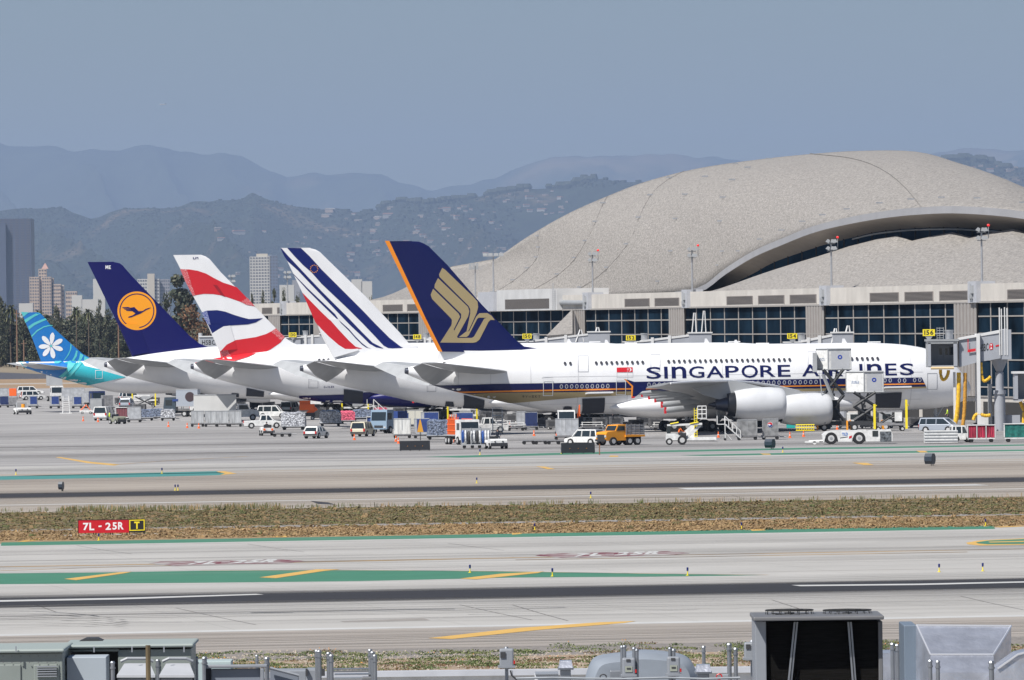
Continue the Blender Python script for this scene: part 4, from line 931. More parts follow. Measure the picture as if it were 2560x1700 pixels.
for k in range(16,56,3):
    m=MB(); pt=iso(k)[0]+(Vector((0,3,1.6)) ); m.box(pt,(1.0,.3,.2)); m.build('roof_anchor',[STL],roof)
i0=14
FA=mat('eave_metal',(.30,.30,.315),.55,var=.05,scale=.3); SO=mat('soffit_panels',(.27,.235,.20),.6,var=.06,scale=.4)
fa=[p-Vector((0,0,pick([(0,.2),(14,.5),(20,.7),(60,.8)],i))) for i,p in enumerate(fe)]
m=MB(); rg=[[rel(hall,a+Vector((0,-.3,.3))),rel(hall,b+Vector((0,-.3,0))),rel(hall,b+Vector((0,1.2,0))),rel(hall,a+Vector((0,1.2,.3)))] for a,b in zip(fe[i0:],fa[i0:])]
m.loft(rg,0); m.build('eave',[FA],hall,smooth=True)
Gt=[(1744,735),(1790,722),(1820,716),(1847.5,702),(1889,681),(1934,656),(2003,631),(2072,609),(2131,594),(2192,580),(2284,571),(2386,569),(2447,573),(2508,577),(2720,612)]
gt=[P(p.x,p.y,Dfe(p.x)+16) for p in spline(Gt,3)]
src=fa[i0:]; n1=len(gt)
def at(seq,t): 
    i=t*(len(seq)-1); k=int(i); return seq[k].lerp(seq[min(k+1,len(seq)-1)],i-k)
# match soffit rings by x
def byx(seq,x):
    for a,b in zip(seq,seq[1:]):
        if (a.x-x)*(b.x-x)<=0 and a.x!=b.x: return a.lerp(b,(x-a.x)/(b.x-a.x))
    return seq[0] if abs(seq[0].x-x)<abs(seq[-1].x-x) else seq[-1]
m=MB(); vs=[];fs=[]
NS=60
xa,xb=src[0].x,src[-1].x
for i in range(NS+1):
    x=xa+(xb-xa)*i/NS; a=byx(src,x); b=byx(gt,x+ (0)); 
    for k in range(7):
        t=k/6; q=a.lerp(b,t); q.z-=0; q.z+=math.sin(PI*t)*.3; vs.append(rel(hall,q+Vector((0,1.0 if k==0 else 0,0))))
for i in range(NS):
    for k in range(6): fs.append((i*7+k,i*7+k+1,i*7+8+k,i*7+7+k))
m.add(vs,fs); sf=m.build('soffit',[SO],hall,smooth=True,fix=False,angle=180)
m=MB(); vs=[];fs=[]
for i,g_ in enumerate(gt): vs+= [rel(hall,g_+Vector((0,0,.4))),rel(hall,Vector((g_.x,g_.y,15)))]
for i in range(len(gt)-1): fs.append((2*i,2*i+2,2*i+3,2*i+1))
m.add(vs,fs); gw=m.build('clerestory_glass',[mat('clerestory_glass',(.008,.026,.048),.6,var=.3,scale=.1,spec=0)],hall,fix=False)
m=MB(); x=gt[0].x
while x<gt[-1].x:
    g_=byx(gt,x); m.bar(rel(hall,g_+Vector((0,-.3,.2))),rel(hall,Vector((g_.x,g_.y-.3,15))),.28); x+=1.85
m.build('glazing_bar',[LVD],gw)
m=MB(); m.tube([rel(hall,byx(gt,x_)+Vector((0,-.8,-.25))) for x_ in [gt[24].x+(gt[-4].x-gt[24].x)*i/14 for i in range(15)]],.13); m.build('rail',[LG],gw)
# low folded roofs in front of the clerestory
Sl=[(1840,738),(1873,723),(2003,658),(2130,617),(2200,599),(2247,592),(2284,604.5),(2330,593),(2386,583),(2430,595.5),(2480,584),(2540,575),(2600,594),(2720,600)]
Bs=[(1700,748),(1720,746),(1760,745),(1830,745),(1890,744),(1950,743),(2040,742),(2110,741),(2180,740),(2270,739),(2350,738),(2430,736),(2560,734),(2720,732)]
fr_=thing('folded_roof','low folded pale roofs standing in front of the dark clerestory glass','roof',(fe[30].x,fe[30].y-20,0))
s1=spline(Sl,1); top=[P(a,b,Dfe(a)+8) for a,b in Sl]; bot=[P(a,b,wD(a)+9) for a,b in Bs]
vs=[];fs=[];RR=8
for j in range(RR+1):
    t=j/RR
    for k,(a,b) in enumerate(zip(top,bot)):
        v=a.lerp(b,t); v.z+=math.sin(PI*t)*.25; vs.append(rel(fr_,v))
nn=len(top)
for j in range(RR):
    for i in range(nn-1): fs.append((j*nn+i,j*nn+i+1,(j+1)*nn+i+1,(j+1)*nn+i))
b0_=len(vs)
for k,a in enumerate(top): vs.append(rel(fr_,Vector((a.x,a.y+6,14))))
for i in range(nn-1): fs.append((i,i+1,b0_+i+1,b0_+i))
rf=MB().add(vs,fs).build('roof',[RF],fr_,fix=False); so_=rf.modifiers.new('thick','SOLIDIFY'); so_.thickness=.3; so_.offset=-1
for k in (4,7,10):
    for j0 in (0,):
        pts=[Vector(vs[j*nn+k])*.55+Vector(vs[j*nn+k+1])*.45+Vector((0,0,.1)) for j in range(RR+1)]; m=MB(); m.tube(pts,.08,n=4); m.build('roof_seam',[SE],rf)
# low shell on the left
sh=thing('low_shell_roof','low pale shell roof rising behind the tails, left of the great vault','roof',P(1120,740,1620)*1); sh.location.z=0
Sa=[(880,775),(956,749),(1015,718),(1075,690),(1130,666),(1221,650),(1330,632),(1450,640)]
tp=[P(a,b,1640) for a,b in Sa]; bt=[P(a,770,1560) for a,b in Sa]; vs=[];fs=[]
for j in range(7):
    for a,b in zip(tp,bt): v=a.lerp(b,j/6); v.z+=math.sin(PI*j/6)*1.2; vs.append(rel(sh,v))
for a in tp: vs.append(rel(sh,Vector((a.x,a.y+30,12))))
k=len(tp)
for j in range(6):
    for i in range(k-1): fs.append((j*k+i,j*k+i+1,(j+1)*k+i+1,(j+1)*k+i))
for i in range(k-1): fs.append((i,i+1,7*k+i+1,7*k+i))
s_=MB().add(vs,fs).build('roof',[RF],sh,smooth=True,fix=False,angle=180)
m=MB(); m.tube([rel(sh,P(1245,650,1600)),rel(sh,P(1180,705,1580)),rel(sh,P(1130,750,1562))],.1,n=4); m.build('roof_seam',[SE],s_)
# ------------------------------------------------------------------ apron light masts
LMP=mat('lamp_red',(.9,.02,.02),.4,emit=.25)
def mast(x,yb,yt,D,label,kind='two',beacon=False):
    b=P(x,yb,D); t=P(x,yt,D); t.x=b.x; h=t.z-b.z; o=thing('light_mast',label,'light mast',b,0,'floodlight masts along the concourse roof')
    m=MB(); m.cyl((0,0,-.5),(0,0,h*.92),.16,.11,n=8); m.build('mast',[STL],o)
    if kind=='two':
        for zz,dz in ((h*.93,0),(h*.78,0)):
            f=MB(); f.box((0,0,zz-.3),(1.2,.7,.1)); f.build('platform',[MG],o)
            for dx,tilt in ((-.45,.5),(.2,.1),(.55,-.2)):
                l=MB(); l.box((dx,-.35,zz+.1),(.6,.5,.5),ry=tilt,top=(.6,.8)); l.build('floodlight',[MG],o)
    elif kind=='flat':
        f=MB(); f.box((0,0,h*.93),(3.6,1.2,.12)); f.build('platform',[MG],o)
        for dx in (-1.4,-.5,.5,1.4): l=MB(); l.box((dx,0,h*.93+.3),(.8,.6,.45)); l.build('floodlight',[LG],o)
    else:
        for k in range(6):
            l=MB(); l.box((-.9+.6*(k%3),-.3,h*(.86+.1*(k//3))),(.5,.4,.55)); l.build('floodlight',[MG],o)
        f=MB(); f.box((0,0,h*.83),(2.4,.8,.1)); f.build('platform',[MG],o)
    if beacon:
        f=MB(); f.cyl((.95,0,h*.78),(.95,0,h*1.0),.05,n=6); p=f.build('beacon_post',[LG],o); f=MB(); f.ball((.95,0,h*1.0+.15),.2); f.build('beacon',[LMP],p)
    return o
mast(2455,702,566,wD(2455)+1,'light mast with red beacon at the far right, in front of the folded roofs','two',True)
mast(2079,714,596,wD(2079)+1,'light mast with red beacon standing before the middle of the curved eave','two',True)
mast(1731,724,616,wD(1731)+1,'light mast with small red beacon just left of the eave corner','two',True)
mast(1482,733,628,wD(1482)+1,'light mast before the middle of the great vault, right of the penthouse','two',True)
mast(1234,722,634,wD(1234)+3,'tall light mast with flat T-shaped head beside the penthouse','flat')
mast(1189,742,658,wD(1189)+3,'light mast with a cluster of six lamps right of the navy tail','cluster')
mast(719,756,676,wD(719)+1,'light mast peeking out left of the striped tail','two')
mast(580,770,685,wD(580)+1,'light mast mostly hidden behind the red and blue waved tail','two')
# ------------------------------------------------------------------ jet bridges
BG=mat('bridge_grey',(.33,.345,.38),.55,var=.04,scale=.6); BW=mat('bridge_white',(.62,.62,.62),.6,var=.04,scale=.6)
SY=mat('sign_yellow',(.82,.66,.02),.5); SKK=mat('sign_black',(.012,.012,.012),.6)
def flatpaint(shapes,org,ex,ez,name,m,parent,out):
    ex=Vector(ex);ez=Vector(ez);n=ex.cross(ez).normalized(); 
    return decal([(v,f,0) for v,f in shapes],lambda u,v:Vector(org)+ex*u+ez*v+n*out,name,m,parent,step=0,smooth=False)
def gate_sign(txt,x0,x1,y0,y1,D,label,post=True):
    a=P(x0,y1,D); b=P(x1,y0,D); w=b.x-a.x; h=b.z-a.z
    o=thing('gate_sign',label,'sign',((a.x+b.x)/2,D,a.z-.9),0,'yellow gate number signs')
    m=MB(); m.box((0,0,.9+h/2),(w,.22,h)); p=m.build('panel',[SY],o)
    flatpaint(text2d(txt,-w*.38,w*.38,.9+h*.16,.9+h*.86,.03),(0,-.11,0),(1,0,0),(0,0,1),'number',SKK,p,.012)
    m=MB(); m.prism([(-.5,.9),(.5,.9),(.08,.35),(.08,-.3),(-.08,-.3),(-.08,.35)],-.06,.06); m.build('post',[MG],o)
    return o
def jet_bridge(D,x0,x1,yt0,x2,yt2,x3,yt3,label,drum=None,frames=()):
    """cab x0..x1, tunnel to x2, end box to x3; yt: image row of the roof"""
    o=thing('jet_bridge',label,'jet bridge',P((x0+x3)/2,900,D),0,'passenger bridges at the gates'); o.location.z=0
    r=lambda x,y,dy=0:rel(o,P(x,y,D)+Vector((0,dy,0)))
    a=r(x0,yt0); b=r(x1,yt0); c=r(x2,yt2); d=r(x3,yt3); H_=3.0
    m=MB(); m.box(((a.x+b.x)/2,0,a.z-H_/2),(b.x-a.x,3.6,H_)); m.box(((a.x+b.x)/2,0,a.z+.08),(b.x-a.x+.5,4,.16),1); m.build('cab',[BG,BW],o)
    m=MB(); ring=lambda p,w,h:[(p.x,-w/2,p.z-h),(p.x,w/2,p.z-h),(p.x,w/2,p.z),(p.x,-w/2,p.z)]
    m.loft([ring(b,2.8,2.7),ring(c,2.8,2.7)]); m.loft([ring(b+Vector((0,0,.3)),3,.3),ring(c+Vector((0,0,.35)),3,.3)],1); m.build('tunnel',[BG,BW],o)
    m=MB(); m.box(((c.x+d.x)/2,0,c.z-1.3),(d.x-c.x,3.8,3.6)); m.box(((c.x+d.x)/2,0,c.z+.6),(d.x-c.x+.3,4.1,.2),1); m.build('rotunda',[BG,BW],o)
    for t in (.25,.6):
        p=b.lerp(c,t); m=MB(); m.box((p.x,-1.2,p.z/2-1.2),(.4,.4,p.z-2.4)); m.box((p.x,1.2,p.z/2-1.2),(.4,.4,p.z-2.4)); m.box((p.x,0,.45),(1,3.2,.9)); m.box((p.x,-1.45,p.z-.9),(.45,.3,2.9)); m.build('support',[BW],o)
    m=MB(); m.cyl(((c.x+d.x)/2,0,0),((c.x+d.x)/2,0,c.z-3),.7,n=14); m.build('column',[BG],o)
    if drum: q=r(drum,yt0); m=MB(); m.cyl((q.x,0,q.z+.1),(q.x,0,q.z+1.25),.5,.5,n=16); m.cyl((q.x,0,q.z+1.25),(q.x,0,q.z+1.4),.58,n=16); m.build('vent_drum',[STL],o,smooth=True)
    for xx,yy,dx in frames:
        t_=r(xx,yy); m=MB(); m.bar((t_.x,-1.3,t_.z),(t_.x-dx,-1.5,c.z-1),.16); m.bar((t_.x+.2,-1.2,t_.z),(t_.x+abs(dx)*.8,-1.4,c.z-1),.14); m.build('hoist_frame',[BW],o)
    return o
jet_bridge(1290,1296,1330,855,1470,839,1524,831,'grey jet bridge behind the crown of the nearest airliner, at sign 150',1341,((1450,824,.7),(1493,818,.8)))
jet_bridge(1212,1560,1600,856,1722,842,1778,829,'grey jet bridge at sign 152, with two tall white hoist frames',1611,((1734,782,.5),(1758,777,.5)))
jet_bridge(1132,1962,2000,857,2080,842,2131,829,'grey jet bridge at sign 154, above the first letters of AIRLINES',2004,((2086,821,.5),(2118,814,.7)))
jet_bridge(1400,1015,1052,852,1090,850,1120,846,'grey jet bridge at sign 148, between the striped and navy tails',1066)
jet_bridge(1510,710,752,845,800,842,820,838,'grey jet bridge at sign 130, left of the striped tail',764)
jet_bridge(1340,500,560,846,640,840,660,836,'grey jet bridge with black lettering between the blue tail and the waved tail',490) if 0 else None
gate_sign('150',1306,1329,834,847,1288,'yellow gate sign 150 above the nearest airliner, right of its tail')
gate_sign('152',1565,1589,838,851,1210,'yellow gate sign 152 above the flag on the nearest airliner')
gate_sign('154',1968,1993,833,847,1130,'yellow gate sign 154 right of the middle, over the word SINGAPORE')
gate_sign('156',2307,2337,823,840,984,'yellow gate sign 156 on the large jet bridge at the right edge')
gate_sign('148',1033,1053,836,848,1398,'yellow gate sign 148 between the striped tail and the navy tail')
gate_sign('130',722,741,831,843,1508,'yellow gate sign 130 left of the striped tail')
# small bridge with lettering between blue tail and waves
o=thing('jet_bridge','small grey jet bridge with black lettering between the blue and the waved tail','jet bridge',P(520,870,1330)); o.location.z=0
m=MB(); a=rel(o,P(500,870,1330)); b=rel(o,P(575,842,1330)); m.box(((a.x+b.x)/2,0,(a.z+b.z)/2),(b.x-a.x,3,b.z-a.z)); m.box(((a.x+b.x)/2,0,b.z+.1),(b.x-a.x+.3,3.3,.2),1); t_=m.build('tunnel',[BG,BW],o)
flatpaint(text2d('HSBC',a.x+.4,a.x+2.6,a.z+.5,a.z+1.3,.02),(0,-1.5,0),(1,0,0),(0,0,1),'lettering',SKK,t_,.015)
m=MB(); m.cyl((a.x+.1,0,a.z),(a.x+.1,0,b.z+.7),.35,n=12); m.build('vent_drum',[LG],o); m=MB(); m.cyl((0,0,0),(0,0,a.z),.6,n=12); m.build('column',[BG],o)
# the large bridge at the right
HY=mat('yellow_hose',(.72,.42,.02),.6,var=.2,scale=3); HO=mat('ochre_hose',(.50,.25,.03),.65,var=.25,scale=4); CRM=mat('cream_bumper',(.62,.47,.26),.7)
def hose(o,pts,r,m_,name='hose'):
    pts=[Vector(p) for p in pts]; sm_=spline([tuple(p) for p in pts],6); rr=[r*(1+.14*(i%2)) for i in range(len(sm_))]; m=MB(); m.tube(sm_,rr,n=10); return m.build(name,[m_],o,smooth=True,angle=20)
def big_bridge():
    D=984; o=thing('jet_bridge','large grey jet bridge with open cab and red stripe by the nearest nose','jet bridge',P(2420,1070,D),0,'passenger bridges at the gates'); o.location.z=0
    r=lambda x,y,dy=0:rel(o,P(x,y,D)+Vector((0,dy,0)))
    a=r(2317,918); b=r(2392,850); W_=b.x-a.x; cx=(a.x+b.x)/2; cz=(a.z+b.z)/2; h=b.z-a.z
    m=MB(); m.box((cx,1.9,cz),(W_,.1,h),0)
    m.box((a.x+.1,0,cz),(.2,3.6,h),1); m.box((b.x-.1,0,cz),(.2,3.6,h),1); m.box((cx,0,a.z+.1),(W_-.41,3.6,.2),0); m.box((cx,.05,b.z),(W_+.3,4.0,.25),1); m.box((cx,-1.83,b.z-.25),(W_,.1,.35),1); m.box((a.x+.25,-1.82,cz-.1),(.35,.12,h-.4),0); m.box((b.x-.3,-1.82,cz-.1),(.45,.12,h-.4),0)
    cab=m.build('cab',[BG,MG],o)
    for k,dx in enumerate((-.35,.35)):
        d=MB(); d.box((cx+dx+.3,1.8,cz-.25),(.66,.08,h*.72)); dd=d.build('door',[BG],cab); d=MB(); d.box((cx+dx+.3,1.74,cz+.25),(.34,.05,.8)); d.build('door_window',[GLS],dd)
    d=MB(); d.box((cx+1.25,1.8,cz+.3),(.8,.06,.95)); d.build('window',[GLS],cab)
    m=MB(); m.cyl((a.x+.4,-1.9,a.z-.12),(b.x-.5,-1.9,a.z-.12),.17,n=10); m.build('bumper',[CRM],o)
    # tunnel
    t0,t1=r(2396,850),r(2516,829); b0,b1=r(2398,918),r(2515,893)
    m=MB(); rg=lambda p,q,w:[(p.x,-w/2,q.z),(p.x,w/2,q.z),(p.x,w/2,p.z),(p.x,-w/2,p.z)]
    mid=r(2443,838); mb_=r(2443,905)
    m.loft([rg(t0,b0,2.5),rg(mid,mb_,2.5)]); m.loft([rg(mid+Vector((0,0,.2)),mb_,2.9),rg(t1,b1,2.9)]); m.loft([rg(t0+Vector((0,0,.25)),t0,2.9),rg(t1+Vector((0,0,.35)),t1,3.2)],1); tn=m.build('tunnel',[BG,BW],o)
    m=MB(); e=r(2508,860); m.box((e.x+.3,0,(t1.z+b1.z)/2),(1.2,3.4,t1.z-b1.z+.5)); m.build('rotunda',[BG],o)
    ex=(t1-mid).normalized(); sl=math.atan2(t1.z-mid.z,t1.x-mid.x)
    mp=lambda x,y,w=1.45:rel(o,P(x,y,D-w))
    p0=mp(2449,880)
    flatpaint(text2d('HSBC',0,1.08,0,.9,.012,.1),p0+Vector((0,0,0)),(1,0,.18),(0,0,1),'lettering',SKK,tn,.03)
    L=lambda pts:flatpaint([polys2d([[(rel(o,P(x,y,D-1.45)).x,rel(o,P(x,y,D-1.45)).z) for x,y in pts]])],(0,-1.45,0),(1,0,0),(0,0,1),'red_mark',RED,tn,.04)
    L([(2472.5,869),(2474.5,859),(2481,858),(2483,866),(2481.5,873.5),(2475,875)])
    f_=flatpaint([polys2d([[(rel(o,P(x,y,D-1.45)).x,rel(o,P(x,y,D-1.45)).z) for x,y in q_]]) for q_ in ([(2475.5,860.5),(2480,860.5),(2477.8,866)],[(2475.5,873),(2480.5,872),(2477.8,866.5)])],(0,-1.45,0),(1,0,0),(0,0,1),'emblem',WH,tn,.06)
    L([(2489,863),(2501,860.5),(2501,864.5),(2489,867)]); L([(2419,848),(2421,848),(2421,874),(2439,871),(2439,878),(2419,881)])
    # legs
    for x,yb,yt,w in ((2443,1076,834,.42),):
        p=r(x,yt); m=MB(); m.box((p.x,-1.75,p.z/2),(w,.5,p.z)); m.build('leg',[BW],o)
        m=MB(); m.box((p.x,1.75,p.z/2),(w,.5,p.z)); m.build('leg',[BW],o); m=MB(); m.box((p.x,0,.6),(1.6,4,.5)); bg=m.build('bogie',[BG],o)
        for s in (-1.4,1.4): m=MB(); m.cyl((p.x-.25,s-.2,.5),(p.x-.25,s+.2,.5),.5,n=14); m.build('wheel',[BK],bg)
    p=r(2385,930); m=MB(); m.box((p.x,-.6,p.z/2),(.3,.3,p.z)); m.build('leg',[BW],o)
    m=MB(); p=r(2498,893); m.cyl((p.x,0,0),(p.x,0,4.6),.68,n=16); m.cyl((p.x,0,4.6),(p.x,0,7.2),.5,n=16); m.cyl((p.x,0,4.5),(p.x,0,5.0),.8,n=16); m.cyl((p.x,0,7.2),(p.x,0,p.z),.35,1.2,n=16); m.build('column',[BG],o,smooth=True)
    m=MB(); p=r(2475,960); m.cyl((p.x,.3,0),(p.x,.3,p.z),.28,n=10); m.build('column',[LG],o,smooth=True)
    for x,yt in ((2496,769),(2509,768),(2501,772),(2515,770)):
        p=r(x,yt); q_=r(x+1.5,888); m=MB(); m.bar((p.x,-1.7,p.z),(q_.x,-1.7,q_.z),.13); m.build('cable_post',[BW],o)
    m=MB(); q_=r(2373,849); m.cyl((q_.x,0,q_.z),(q_.x,0,q_.z+1.2),.5,n=16); m.cyl((q_.x,0,q_.z+1.0),(q_.x,0,q_.z+1.2),.56,n=16); m.build('vent_drum',[STL],o,smooth=True)
    m=MB(); 
    for dx in (0,.35,.8): q_=r(2342,849); m.bar((q_.x+dx,-.5,q_.z),(q_.x+dx,-.5,q_.z+1.5),.05)
    for k in range(5): m.bar((q_.x,-.5,q_.z+.3*k+.2),(q_.x+.8,-.5,q_.z+.3*k+.2),.04)
    m.build('ladder',[LG],o)
    hose(o,[r(2350,924,-1),r(2351,938,-1),r(2356,949,-1),r(2364,945,-1),r(2369,934,-1),r(2370,925,-1)],.19,HY)
    hose(o,[r(2396,931,-.8),r(2396,970,-.8),r(2394,1010,-.8),r(2390,1045,-.8),r(2383,1072,-.9)],.25,HY); hose(o,[r(2412,932,-.6),r(2412,980,-.6),r(2410,1030,-.6),r(2406,1066,-.6)],.22,HO)
    hose(o,[r(2450,906,-1.6),r(2452,935,-1.6),r(2457,952,-1.6),r(2468,948,-1.6),r(2475,941,-1.6)],.19,HY)
    hose(o,[r(2431,1050,-1.8),r(2436,1038,-1.8),r(2446,1035,-1.8),r(2462,1039,-1.8),r(2474,1037,-1.8)],.2,HY)
    m=MB(); m.box((r(2492,1)[0],1.5,.95),(4.6,1.6,1.9)); gu=m.build('ground_cabinet',[BG],o)
    m=MB(); m.box((r(2448,1)[0],1.2,.9),(1.3,1.2,1.8),1); m.build('ground_cabinet',[LG,BW],o)
    return o
big_bridge()
o=thing('jet_bridge','grey jet bridge cab with cream bumper cut off by the right edge','jet bridge',P(2560,1070,975),0,'passenger bridges at the gates'); o.location.z=0
r_=lambda x,y:rel(o,P(x,y,975)); a=r_(2535,1000); b=r_(2640,930)
m=MB(); cx=(a.x+b.x)/2; cz=(a.z+b.z)/2; m.box((cx,1.6,cz),(b.x-a.x,.1,b.z-a.z)); m.box((a.x+.2,0,cz),(.4,3.3,b.z-a.z)); m.box((b.x,0,cz),(.4,3.3,b.z-a.z)); m.box((cx,0,b.z),(b.x-a.x+.4,3.6,.25),1); m.box((cx,0,a.z),(b.x-a.x,3.3,.2)); m.build('cab',[BG,BW],o)
m=MB(); m.cyl((a.x+1,-1.7,a.z-.1),(b.x,-1.7,a.z-.1),.17,n=10); m.build('bumper',[CRM],o); m=MB(); m.box((cx,0,a.z/2),(.5,.5,a.z)); m.build('leg',[BW],o)
hose(o,[r_(2551,1004),r_(2555,1016),r_(2560,1030),r_(2558,1066)],.2,HY)
# ------------------------------------------------------------------ trees
def foliage_mesh(name,seed,h,w,kind,n=2300):
    rnd=random.Random(seed); mb=MB()
    cl=[]
    k=34 if kind!='palm' else 0
    for i in range(k):
        t=rnd.random(); z=h*(.08+.88*t); rr=w/2*math.sin(PI*min(1,.28+t*.68))**.6
        an=rnd.uniform(0,2*PI); d=rr*math.sqrt(rnd.random())*.85; cl.append((d*math.cos(an),d*math.sin(an),z,w*rnd.uniform(.10,.20)))
    def leaf(c,s,m):
        a=Vector((rnd.gauss(0,1),rnd.gauss(0,1),rnd.gauss(0,.6))).normalized(); b=a.cross(Vector((rnd.gauss(0,1),rnd.gauss(0,1),rnd.gauss(0,1)))).normalized(); c=Vector(c)
        mb.quad(c-a*s-b*s*.6,c+a*s*.9-b*s*.5,c+a*s+b*s*.7,c-a*s*.8+b*s*.6,m=m)
    if kind!='palm':
        for i in range(n):
            c=rnd.choice(cl); v=Vector((rnd.gauss(0,1),rnd.gauss(0,1),rnd.gauss(0,1))).normalized()*c[3]*rnd.uniform(.5,1.08); v.z*=.8
            leaf((c[0]+v.x,c[1]+v.y,c[2]+v.z),h*rnd.uniform(.014,.028),rnd.choice((0,0,1)))
    else:
        for i in range(90):
            an=2*PI*i/34*3.1; up=rnd.uniform(-.9,1.0); L=w/2*rnd.uniform(.85,1.1); pts=[]
            for q in range(6):
                u=q/5; pts.append(Vector((math.cos(an)*L*u*(1-.15*abs(up)),math.sin(an)*L*u,h*.9+L*(up*u*.9-.55*u*u))))
            for q in range(5):
                sd=Vector((-math.sin(an),math.cos(an),0))*w*.055*(1-.12*q); mb.quad(pts[q]-sd,pts[q+1]-sd*.8,pts[q+1]+sd*.8,pts[q]+sd,m=i%2)
    return mb
TK=mat('bark',(.10,.075,.055),.9,var=.2,scale=2)
LF=[mat('leaves_'+n,c,.8,var=.35,scale=.5,spec=.2) for n,c in (('dark',(.058,.068,.042)),('olive',(.11,.108,.068)),('bluish',(.068,.08,.056)),('grey',(.12,.118,.08)),('rust',(.16,.085,.045)),('palm',(.06,.07,.035)),('palm_light',(.13,.13,.07)))]
KIND={'evergreen':(0,1,20,15,'b'),'eucalyptus':(2,3,24,13,'b'),'rusty':(4,3,20,17,'b'),'palm':(5,6,19,6.5,'palm'),'bushy':(0,3,14,14,'b')}
PROTO={}
def tree(kind,x,yb,yt,D,label,group,seed=0,wpx=None,gz=None):
    k0=(kind,seed%3); a,b,h,w,tp_=KIND[kind]
    base=P(x,yb,D); 
    if base.z>0 or gz is not None: base.z=gz or 0
    H_=P(x,yt,D).z-base.z; s=H_/h; sx=s if not wpx else (wpx*D/F)/w
    if k0 not in PROTO:
        root=thing(('palm_tree' if tp_=='palm' else 'tree'),label,'palm tree' if tp_=='palm' else 'tree',base)
        cr=foliage_mesh('crown',seed*7+len(PROTO),h,w,tp_).build('crown',[LF[a],LF[b]],root,fix=False)
        m=MB(); m.tube([(0,0,-.2),(.2,0,h*.4),(0,.1,h*(.9 if tp_=='palm' else .75))],[h*.02,h*.014,h*.008] if tp_!='palm' else [.35,.28,.25],n=7)
        if tp_!='palm':
            for q in range(5): an=q*1.3; m.tube([(.1,0,h*(.3+.07*q)),(math.cos(an)*w*.18,math.sin(an)*w*.18,h*(.45+.08*q)),(math.cos(an)*w*.34,math.sin(an)*w*.34,h*(.55+.08*q))],[h*.01,h*.007,h*.004],n=5)
        m.build('trunk',[TK],root); PROTO[k0]=root
    else: root=dup(PROTO[k0],base)
    root.location=base; root.rotation_euler=(0,0,seed*1.7); root.scale=(sx,sx,s); tag(root,label,None,group); return root
rnd=random.Random(5)
TR='trees beyond the left end of the airfield'
lab={'evergreen':'dark evergreen tree in the tree belt at the far left','bushy':'low grey-green bushy tree in the tree belt at the far left','eucalyptus':'loose bluish eucalyptus in the tree belt at the far left','palm':'palm in the tree belt at the far left'}
for i in range(84):
    x=-30+i*6.4+rnd.uniform(-6,6); k=rnd.choice(('evergreen','bushy','eucalyptus','evergreen')); D=2950+rnd.uniform(-120,300)
    tree(k,x,905,rnd.uniform(782,822) if x<330 else rnd.uniform(800,850),D,lab[k],'mixed trees of the tree belt' if k!='palm' else None,i,wpx=rnd.uniform(62,100))
for x,yt,k,w_,lb in ((2,742,'evergreen',50,'tall dark tree cut off by the left edge above the airfield'),(28,755,'palm',44,'bushy-headed palm beside the tall tree at the left edge'),(98,768,'palm',30,'palm standing just right of the turquoise tail tip'),(142,768,'bushy',44,'round tree between two palms above the turquoise tail'),(192,760,'palm',38,'left of two palms close together, left of the blue tail'),(222,766,'palm',36,'right of two palms close together, left of the blue tail'),(250,752,'eucalyptus',26,'thin tree touching the left side of the blue tail'),(268,775,'evergreen',52,'dark tree half behind the blue tail'),(60,785,'evergreen',60,'broad dark tree behind the turquoise tail')):
    tree(k,x,905,yt,2850,lb,None,int(x)+3,wpx=w_)
for x,yt,k,w_,D,lb in ((452,688,'eucalyptus',110,2300,'large leafy tree rising between the blue tail and the waved tail'),(415,735,'evergreen',60,2320,'small dark crown left of the large tree between the tails'),(482,762,'rusty',110,2250,'rust-brown tree right behind the waved tail'),(512,800,'rusty',70,2240,'lower rust-brown tree touching the waved tail'),(395,778,'evergreen',60,2400,'dark tree at the right edge of the blue tail'),(632,733,'evergreen',15,2100,'slim dark tree below the white apartment tower'),(661,730,'evergreen',24,2100,'dark tree right of the slim one, above the concourse roof'),(686,722,'eucalyptus',26,2100,'tallest of the trees above the concourse roof'),(712,724,'evergreen',22,2100,'dark tree just left of the light mast by the striped tail'),(738,736,'bushy',40,2100,'round bushy tree right of the light mast by the striped tail'),(936,733,'bushy',34,2100,'lone round tree right of the striped tail'),(745,742,'bushy',26,2120,'low crown touching the striped tail')):
    tree(k,x,905,yt,D,lb,None,int(x),wpx=w_,gz=0)
for x,yb,yt,lb in ((43,905,775,'tall brown wooden pole before the trees at the far left'),(297,900,800,'brown wooden pole left of the base of the blue tail'),(60,905,850,'grey lamp pole behind the turquoise tail')):
    q_=P(x,yb,2700); q_.z=0; tt=P(x,yt,2700).z; o=thing('utility_pole',lb,'pole',q_); m=MB(); m.cyl((0,0,0),(0,0,tt),.28,.2,n=8); m.build('pole',[mat('weathered_wood',(.20,.12,.08),.9)],o); m=MB(); m.box((0,0,tt-1.2),(2.0,.15,.2)); m.build('crossarm',[mat('weathered_wood',(.20,.12,.08),.9)],o)
